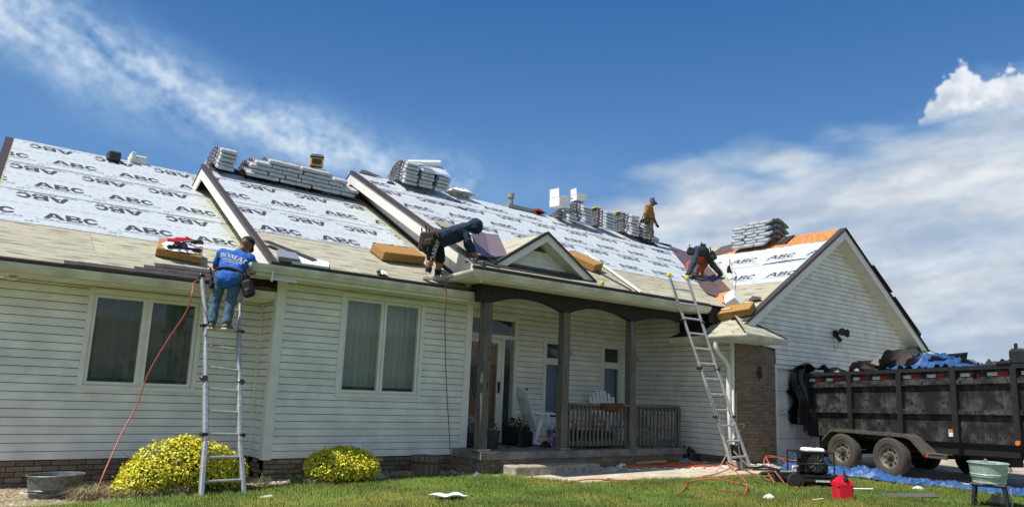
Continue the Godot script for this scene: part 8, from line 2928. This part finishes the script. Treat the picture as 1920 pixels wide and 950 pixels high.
# J: joints; O: options. Local axes: x to the viewer's right, y up, z to the viewer.
func figure(label: String, at: Vector3, J: Dictionary, O: Dictionary) -> Node3D:
	var o := thing("person", label, "person", at, -0.66702)
	# joints were read square to the picture; set them along the line of sight
	var slant: float = O.get("slant", 0.0)
	for key in J: J[key] = J[key] - Vector3(slant * J[key].z, 0, 0)
	var skin: Color = O.get("skin", Color(0.16, 0.085, 0.05))
	var ch: Vector3 = (J.shl + J.shr) * 0.5
	var pel: Vector3 = (J.hipl + J.hipr) * 0.5
	var fwd: Vector3 = O.fwd
	var sw: Vector3 = (J.shr - J.shl)
	var across := sw.normalized()
	var spine := (ch - pel).normalized()
	# one continuous body
	var body := MB.new()
	var f := Field.new()
	f.k = 0.03
	for s in [-1.0, 1.0]: f.bone(pel + across * s * 0.06, ch + across * s * 0.08 - spine * 0.05, 0.075, 0.07, skin)
	f.bone(J.shl, J.shr, 0.05, 0.05, skin)
	f.bone(ch, J.neck, 0.06, 0.052, skin)
	for s in ["l", "r"]:
		f.bone(J["sh" + s], J["el" + s], 0.046, 0.037, skin)
		f.bone(J["el" + s], J["ha" + s], 0.038, 0.026, skin)
		f.bone(J["hip" + s], J["kn" + s], 0.072, 0.052, skin)
		f.bone(J["kn" + s].lerp(J["an" + s], 0.0), J["kn" + s].lerp(J["an" + s], 0.35), 0.050, 0.056, skin)
		f.bone(J["kn" + s].lerp(J["an" + s], 0.35), J["an" + s], 0.056, 0.034, skin)
	nets(f, 0.016, body)
	# head with brow, nose, jaw, ears
	var face: Vector3 = O.face.normalized()
	var crown: Vector3 = (O.crown as Vector3).normalized()
	var ear := crown.cross(face).normalized()
	var hc: Vector3 = J.head
	var h := Field.new()
	h.k = 0.03
	h.bone(J.neck, hc - crown * 0.05, 0.052, 0.05, skin)
	h.bone(hc + crown * 0.025 - face * 0.02, hc + crown * 0.02 + face * 0.015, 0.085, 0.078, skin)
	h.bone(hc + face * 0.03 - crown * 0.02, hc + face * 0.055 - crown * 0.085, 0.06, 0.034, skin)
	h.bone(hc + face * 0.085 + crown * 0.012, hc + face * 0.112 - crown * 0.030, 0.010, 0.015, skin)
	h.bone(hc + face * 0.088 - crown * 0.062 - ear * 0.02, hc + face * 0.088 - crown * 0.062 + ear * 0.02, 0.009, 0.009, skin * 0.7)
	for s in [-1.0, 1.0]:
		h.bone(hc + ear * s * 0.083 + crown * 0.015, hc + ear * s * 0.086 - crown * 0.03 - face * 0.005, 0.014, 0.010, skin)
		h.bone(hc + ear * s * 0.03 + face * 0.082 + crown * 0.03, hc + ear * s * 0.05 + face * 0.07 + crown * 0.03, 0.011, 0.010, skin)
	nets(h, 0.010, body)
	for s in ["l", "r"]:
		var hd := Field.new()
		hd.k = 0.008
		var dir: Vector3 = (J["ha" + s] - J["el" + s]).normalized()
		var pm: Vector3 = O.get("palm", fwd)
		pm = (pm - dir * pm.dot(dir)).normalized()
		var sd := dir.cross(pm).normalized() * (1.0 if s == "l" else -1.0)
		hand(hd, J["ha" + s], dir, pm, sd, O.get("glove", skin), O.get("curl", 0.5))
		nets(hd, 0.006, body)
	part(o, "body", body, M("skin", "ffffff", 0.6, {"vc": true}))
	# eyes
	var ey := MB.new()
	for s in [-1.0, 1.0]: ey.lathe([Vector2(0, -0.011), Vector2(0.008, -0.008), Vector2(0.011, 0), Vector2(0.008, 0.008), Vector2(0, 0.011)], 8, Transform3D(Basis.IDENTITY, hc + face * 0.088 + ear * s * 0.033 + crown * 0.012))
	part(o, "eyes", ey, M("eye_dark", "1c1613", 0.2))
	# trousers or shorts
	var t := Field.new()
	t.k = 0.045
	t.rough = noise(int(at.x * 10.0), 7.0, 2)
	t.amp = 0.016
	t.bone(J.hipl, J.hipr, 0.112, 0.112)
	t.bone(pel, pel + spine * 0.09, 0.12, 0.115)
	var shorts: bool = O.get("shorts", false)
	for s in ["l", "r"]:
		t.bone(J["hip" + s], J["kn" + s], 0.095, 0.088 if shorts else 0.074)
		if shorts: continue
		t.bone(J["kn" + s], J["an" + s] + Vector3(0, 0.02, 0), 0.074, 0.064)
	var tm := MB.new()
	nets(t, 0.015, tm)
	var tp := part(o, "shorts" if shorts else "trousers", tm, cloth("cloth_" + O.trousers, O.trousers, 1))
	# shirt
	var c := Field.new()
	c.k = 0.05
	c.rough = noise(int(at.z * 10.0), 8.0, 2)
	c.amp = 0.013
	var gir: float = O.get("girth", 1.0)
	for s in [-1.0, 0.0, 1.0]: c.bone(pel + spine * O.get("hem", 0.0) + across * s * 0.055, ch + across * s * 0.095 - spine * 0.06, 0.112 * gir, 0.098 * gir)
	c.bone(pel.lerp(ch, 0.4) + fwd * 0.05, pel.lerp(ch, 0.6) + fwd * 0.03, 0.11 * gir, 0.10 * gir)
	if O.has("belly"): c.bone(pel + spine * 0.10 + O.belly, ch - spine * 0.12 + O.belly * 0.9, 0.10, 0.105)
	c.bone(J.shl, J.shr, 0.072, 0.072)
	c.bone(ch, ch.lerp(J.neck, 0.55), 0.085, 0.062)
	for s in ["l", "r"]:
		if O.get("short_sleeves", false): c.bone(J["sh" + s], J["sh" + s].lerp(J["el" + s], 0.72), 0.070, 0.068)
		else:
			c.bone(J["sh" + s], J["el" + s], 0.068, 0.054)
			c.bone(J["el" + s], J["el" + s].lerp(J["ha" + s], 0.92), 0.054, 0.040)
	if O.get("hood", false):
		c.bone(J.neck, hc - face * 0.02 + crown * 0.01, 0.085, 0.122)
		c.bone(hc - face * 0.02 + crown * 0.03, hc + face * 0.025 + crown * 0.025, 0.122, 0.112)
	var cm := MB.new()
	nets(c, 0.015, cm)
	var cp := part(o, "shirt", cm, cloth("cloth_" + O.shirt, O.shirt, 2))
	if O.has("prints"):
		for p in O.prints: lettering_on(tp if p[0] == "t" else cp, p[1], t if p[0] == "t" else c, p[2], p[3], p[4], p[5], p[6], p[7], M("print_white", "d8d8d6", 0.6))
	# shoes and socks
	for s in ["l", "r"]:
		var sh := Field.new()
		sh.k = 0.02
		var dir: Vector3 = O["toe" + s].normalized()
		var an: Vector3 = J["an" + s]
		var dn := Vector3(0, -0.055, 0)
		sh.bone(an + dn - dir * 0.045, an + dn * 1.1 + dir * 0.13, 0.044, 0.036)
		sh.bone(an + Vector3(0, 0.015, 0), an + dn + dir * 0.05, 0.050, 0.042)
		var sm := MB.new()
		nets(sh, 0.010, sm)
		var so := part(o, "shoe", sm, M("shoe_" + O.shoes, O.shoes, 0.7, {"tex": grain(135, 0.05, 0.5, 1.0), "scale": 4.0}))
		var sole := MB.new()
		sole.cbox(an + dn * 1.6 + dir * 0.045, Vector3(0.085, 0.025, 0.27), 0.01, Basis(Vector3.UP.cross(dir).normalized(), dir.cross(Vector3.UP.cross(dir).normalized()).normalized(), dir))
		part(so, "sole", sole, M("sole_" + O.get("sole", "2a2826"), O.get("sole", "2a2826"), 0.8))
		if shorts:
			var sk := MB.new()
			sk.tube([an + Vector3(0, -0.01, 0), an.lerp(J["kn" + s], 0.38)], [0.046, 0.062], 14)
			part(o, "sock", sk, cloth("cloth_17181d", "17181d", 1))
	# headgear and hair
	var hat := MB.new()
	var hb := Basis(ear, crown, ear.cross(crown))
	var kind: String = O.get("hat", "")
	if kind == "cap":
		hat.lathe([Vector2(0.104, 0.0), Vector2(0.106, 0.03), Vector2(0.098, 0.065), Vector2(0.07, 0.095), Vector2(0.03, 0.108), Vector2(0.0, 0.110)], 22, Transform3D(hb, hc + crown * 0.022))
		var hp := part(o, "cap", hat, cloth("cloth_" + O.cap, O.cap, 1))
		var br := MB.new()
		var poly := PackedVector2Array()
		for k in 13:
			var a := PI * k / 12.0
			poly.append(Vector2(cos(a) * 0.088, 0.055 + sin(a) * 0.115))
		br.prism(poly, func(p: Vector2, off: float): return hc + crown * (0.030 + off - 6.0 * p.x * p.x * 0.3 - (p.y - 0.05) * 0.25) + ear * p.x + face * p.y, 0.0, 0.008)
		part(hp, "brim", br, cloth("cloth_" + O.get("brim", O.cap), O.get("brim", O.cap), 1))
		if O.has("front"):
			var fr := MB.new()
			fr.lathe([Vector2(0.107, 0.004), Vector2(0.109, 0.03), Vector2(0.101, 0.062), Vector2(0.085, 0.083)], 10, Transform3D(hb, hc + crown * 0.022 + face * 0.004))
			var keep := MB.new()
			for q in range(0, fr.i.size(), 3):
				var mid := (fr.v[fr.i[q]] + fr.v[fr.i[q + 1]] + fr.v[fr.i[q + 2]]) / 3.0 - hc
				if mid.dot(face) > 0.03: keep.tri(fr.v[fr.i[q]], fr.v[fr.i[q + 1]], fr.v[fr.i[q + 2]], mid)
			part(hp, "front_panel", keep, M("cap_white", O.front, 0.8))
	if O.has("hair"):
		var hf := Field.new()
		hf.k = 0.03
		hf.rough = noise(9, 22.0, 2)
		hf.amp = 0.03
		var r: float = O.get("hair_size", 0.0)
		hf.bone(hc + crown * 0.035 - face * 0.03, hc + crown * 0.045 + face * 0.005, 0.092 + r, 0.086 + r)
		hf.bone(hc - face * 0.05 - crown * 0.02, hc - face * 0.05 + crown * 0.02, 0.07 + r, 0.08 + r)
		var hm := MB.new()
		nets(hf, 0.011, hm)
		part(o, "hair", hm, M("hair_" + O.hair, O.hair, 0.85))
	# belt and pouches
	if O.has("belt"):
		var bl := MB.new()
		var ring := []
		var pc: Vector3 = pel + spine * O.get("belt_up", 0.05)
		var dep := across.cross(spine).normalized()
		for k in 25:
			var a := TAU * k / 24.0
			ring.append(pc + across * cos(a) * (0.175 * gir + 0.01) + dep * sin(a) * (0.135 * gir))
		bl.tube(ring, 0.024, 6, false)
		var bo := part(o, "tool_belt", bl, M("leather_" + O.belt, O.belt, 0.75, {"tex": grain(136, 0.04, 0.5, 1.0), "scale": 3.0}))
		for p in O.pouches:
			var pm := MB.new()
			pm.cbox(p[0], p[1], 0.035, Basis.from_euler(p[2]))
			pm.cbox(p[0] + Vector3(0.02, -p[1].y * 0.25, 0.05), p[1] * Vector3(0.6, 0.5, 0.8), 0.03, Basis.from_euler(p[2]))
			pm.tube([p[0] + Vector3(-0.03, p[1].y * 0.4, 0), p[0] + Vector3(-0.05, p[1].y * 0.9, 0.01)], 0.014, 6)
			part(bo, "pouch", pm, M("leather_" + O.belt, O.belt))
	return o

func people() -> void:
	var V := func(x: float, y: float, z: float) -> Vector3: return Vector3(x, y, z)
	figure("worker in a blue printed T-shirt and jeans standing on the left ladder, back turned", Vector3(3.47, 2.205, -11.10),
		{"shl": V.call(-0.10, 1.13, -0.22), "shr": V.call(0.315, 1.075, -0.26), "neck": V.call(0.16, 1.215, -0.32), "head": V.call(0.245, 1.315, -0.38), "ell": V.call(-0.19, 0.955, -0.36), "elr": V.call(0.365, 0.90, -0.40), "hal": V.call(-0.06, 0.93, -0.60), "har": V.call(0.30, 0.99, -0.60), "hipl": V.call(-0.06, 0.77, 0.0), "hipr": V.call(0.135, 0.76, 0.0), "knl": V.call(-0.13, 0.42, -0.05), "knr": V.call(0.10, 0.42, -0.04), "anl": V.call(-0.145, 0.09, 0.02), "anr": V.call(0.075, 0.09, 0.02)},
		{"fwd": Vector3(0, 0, -1), "face": Vector3(0.2, -0.55, -0.8), "crown": Vector3(0.25, 0.85, -0.45), "shirt": "2167c4", "short_sleeves": true, "trousers": "51708a", "shoes": "9a7f6a", "sole": "d0c8bc", "toel": Vector3(-0.1, 0, -1), "toer": Vector3(0.1, 0, -1), "hat": "cap", "cap": "17171a", "girth": 1.12, "hem": -0.05, "slant": -0.385, "belt": "231d1a", "belt_up": 0.03,
		"pouches": [[Vector3(0.33, 0.60, 0.02), Vector3(0.17, 0.26, 0.11), Vector3(0, 0, 0.35)], [Vector3(-0.20, 0.68, 0.0), Vector3(0.08, 0.22, 0.10), Vector3(0, 0, -0.1)], [Vector3(0.27, 0.74, -0.04), Vector3(0.10, 0.18, 0.12), Vector3(0, 0, 0.2)]],
		"prints": [["s", "BOMAN", Vector3(0.045, 1.075, 0), Vector3(0.966, -0.26, 0), Vector3(0.26, 0.966, 0), Vector3(0, -0.1, -1).normalized(), 0.072, 1.25], ["s", "CONSTRUCTION", Vector3(0.035, 1.01, 0), Vector3(0.966, -0.22, 0), Vector3(0.22, 0.966, 0), Vector3(0, -0.1, -1).normalized(), 0.024, 1.3], ["s", "COLUMBUS, NE", Vector3(0.03, 0.978, 0), Vector3(0.966, -0.2, 0), Vector3(0.2, 0.966, 0), Vector3(0, -0.1, -1).normalized(), 0.020, 1.2]]})
	figure("worker in a dark hooded sweater and black shorts bending over the porch roof edge", Vector3(6.98, 3.335, -11.07),
		{"shl": V.call(0.50, 0.985, -0.15), "shr": V.call(0.525, 0.93, 0.15), "neck": V.call(0.60, 0.995, 0.0), "head": V.call(0.69, 0.985, 0.02), "ell": V.call(0.56, 0.68, -0.14), "elr": V.call(0.60, 0.69, 0.18), "hal": V.call(0.62, 0.54, -0.08), "har": V.call(0.70, 0.53, 0.12), "hipl": V.call(0.045, 0.77, -0.09), "hipr": V.call(0.015, 0.76, 0.09), "knl": V.call(0.10, 0.40, -0.10), "knr": V.call(-0.045, 0.40, 0.10), "anl": V.call(0.055, 0.10, -0.13), "anr": V.call(-0.085, 0.10, 0.10)},
		{"fwd": Vector3(0.6, -0.8, 0), "face": Vector3(0.45, -0.88, 0.1), "crown": Vector3(0.85, 0.48, 0.0), "palm": Vector3(-0.3, -0.2, -1), "curl": 0.35, "shirt": "17304b", "belly": Vector3(0.03, -0.10, 0.02), "shorts": true, "hood": true, "trousers": "141519", "shoes": "d8cdbd", "sole": "8f8778", "toel": Vector3(0.9, 0, 0.35), "toer": Vector3(0.75, -0.05, 0.6), "hat": "cap", "cap": "101b2b", "skin": Color(0.27, 0.145, 0.09), "girth": 1.05, "hem": 0.05, "belt": "3a3029", "belt_up": 0.03,
		"pouches": [[Vector3(-0.11, 0.70, 0.17), Vector3(0.26, 0.27, 0.13), Vector3(0, 0, 0.1)], [Vector3(-0.20, 0.66, 0.02), Vector3(0.16, 0.30, 0.14), Vector3(0, 0, -0.1)], [Vector3(-0.06, 0.80, 0.14), Vector3(0.22, 0.10, 0.12), Vector3(0, 0, 0.2)]],
		"prints": [["t", "DARRE", Vector3(0.02, 0.515, 0), Vector3(0.24, 0.97, 0), Vector3(-0.97, 0.24, 0), Vector3(0, 0, -1), 0.070, 1.15]]})
	figure("worker in jeans bent double over the roof valley with his back to the street", Vector3(15.74, 4.57, -11.96),
		{"shl": V.call(-0.24, 0.50, -0.46), "shr": V.call(0.10, 0.50, -0.48), "neck": V.call(-0.07, 0.40, -0.56), "head": V.call(-0.07, 0.30, -0.60), "ell": V.call(-0.40, 0.38, -0.30), "elr": V.call(-0.03, 0.30, -0.46), "hal": V.call(-0.41, 0.20, -0.22), "har": V.call(-0.11, 0.08, -0.36), "hipl": V.call(-0.16, 0.70, 0.02), "hipr": V.call(0.02, 0.70, -0.04), "knl": V.call(-0.27, 0.31, 0.20), "knr": V.call(0.24, 0.37, -0.22), "anl": V.call(-0.40, -0.01, 0.38), "anr": V.call(0.44, 0.17, -0.42)},
		{"fwd": Vector3(0, -0.3, -1), "face": Vector3(0, -0.5, 0.6), "crown": Vector3(0, -0.8, -0.5), "palm": Vector3(0, 0, -1), "shirt": "c4603a", "trousers": "2b3a50", "shoes": "1d1d20", "toel": Vector3(-0.35, 0.1, -0.9), "toer": Vector3(0.9, 0.2, -0.3), "hair": "14110f", "hem": 0.02, "slant": 0.25, "belt": "1b1a1c", "belt_up": 0.04, "skin": Color(0.30, 0.16, 0.10),
		"pouches": [[Vector3(-0.33, 0.66, 0.04), Vector3(0.22, 0.20, 0.14), Vector3(0, 0, -0.25)], [Vector3(0.22, 0.58, -0.02), Vector3(0.19, 0.26, 0.14), Vector3(0, 0, 0.5)], [Vector3(-0.02, 0.84, 0.02), Vector3(0.16, 0.09, 0.06), Vector3(0.3, 0, 0)]]})
	figure("man in a tan sweater, blue and white cap and khakis standing on the ridge", Vector3(16.62, 5.895, -14.56),
		{"shl": V.call(0.02, 1.115, -0.16), "shr": V.call(-0.065, 1.11, 0.15), "neck": V.call(0.005, 1.20, 0.0), "head": V.call(0.075, 1.30, 0.0), "ell": V.call(0.09, 0.86, -0.21), "elr": V.call(-0.14, 0.88, 0.19), "hal": V.call(0.19, 0.68, -0.17), "har": V.call(-0.13, 0.72, 0.18), "hipl": V.call(0.0, 0.72, -0.075), "hipr": V.call(-0.045, 0.72, 0.075), "knl": V.call(0.035, 0.40, -0.09), "knr": V.call(-0.06, 0.42, 0.09), "anl": V.call(0.07, 0.08, -0.09), "anr": V.call(-0.17, 0.13, 0.10)},
		{"fwd": Vector3(1, 0, 0), "face": Vector3(0.9, -0.42, 0.1), "crown": Vector3(0.42, 0.9, 0.0), "palm": Vector3(0.2, 0, 1), "shirt": "a86f2c", "trousers": "8a7d66", "shoes": "19191b", "toel": Vector3(0.95, -0.2, 0.15), "toer": Vector3(0.9, -0.35, 0.2), "hat": "cap", "cap": "2450a8", "brim": "2450a8", "front": "e6e8ea", "glove": Color(0.03, 0.03, 0.035), "girth": 1.06, "slant": 0.19, "hem": 0.02, "belt": "2b2a20", "belt_up": 0.02,
		"pouches": [[Vector3(-0.20, 0.66, 0.10), Vector3(0.20, 0.19, 0.13), Vector3(0, 0, 0.3)], [Vector3(-0.12, 0.70, 0.19), Vector3(0.16, 0.22, 0.10), Vector3(0, 0, 0.1)]]})
	figure("dark-haired worker crouching behind the garage gable, only head and shoulders showing", Vector3(23.02, 3.06, -9.98),
		{"shl": V.call(-0.20, 0.30, 0.02), "shr": V.call(0.20, 0.30, -0.02), "neck": V.call(0.02, 0.39, 0.0), "head": V.call(0.07, 0.50, 0.0), "ell": V.call(-0.22, 0.05, 0.10), "elr": V.call(0.26, 0.06, -0.12), "hal": V.call(-0.05, 0.02, 0.26), "har": V.call(0.16, 0.0, -0.34), "hipl": V.call(-0.12, 0.02, 0.12), "hipr": V.call(0.06, 0.02, 0.10), "knl": V.call(-0.20, 0.16, -0.28), "knr": V.call(0.18, 0.16, -0.28), "anl": V.call(-0.18, 0.02, 0.06), "anr": V.call(0.14, -0.04, 0.06)},
		{"fwd": Vector3(0.3, 0, -0.9), "face": Vector3(0.5, -0.5, -0.7), "crown": Vector3(0.2, 0.95, -0.2), "shirt": "8d857c", "trousers": "3a4250", "shoes": "1d1d20", "toel": Vector3(0.2, -0.1, -1), "toer": Vector3(0.3, -0.1, -1), "hair": "120f0e", "hair_size": 0.028, "slant": 0.3})
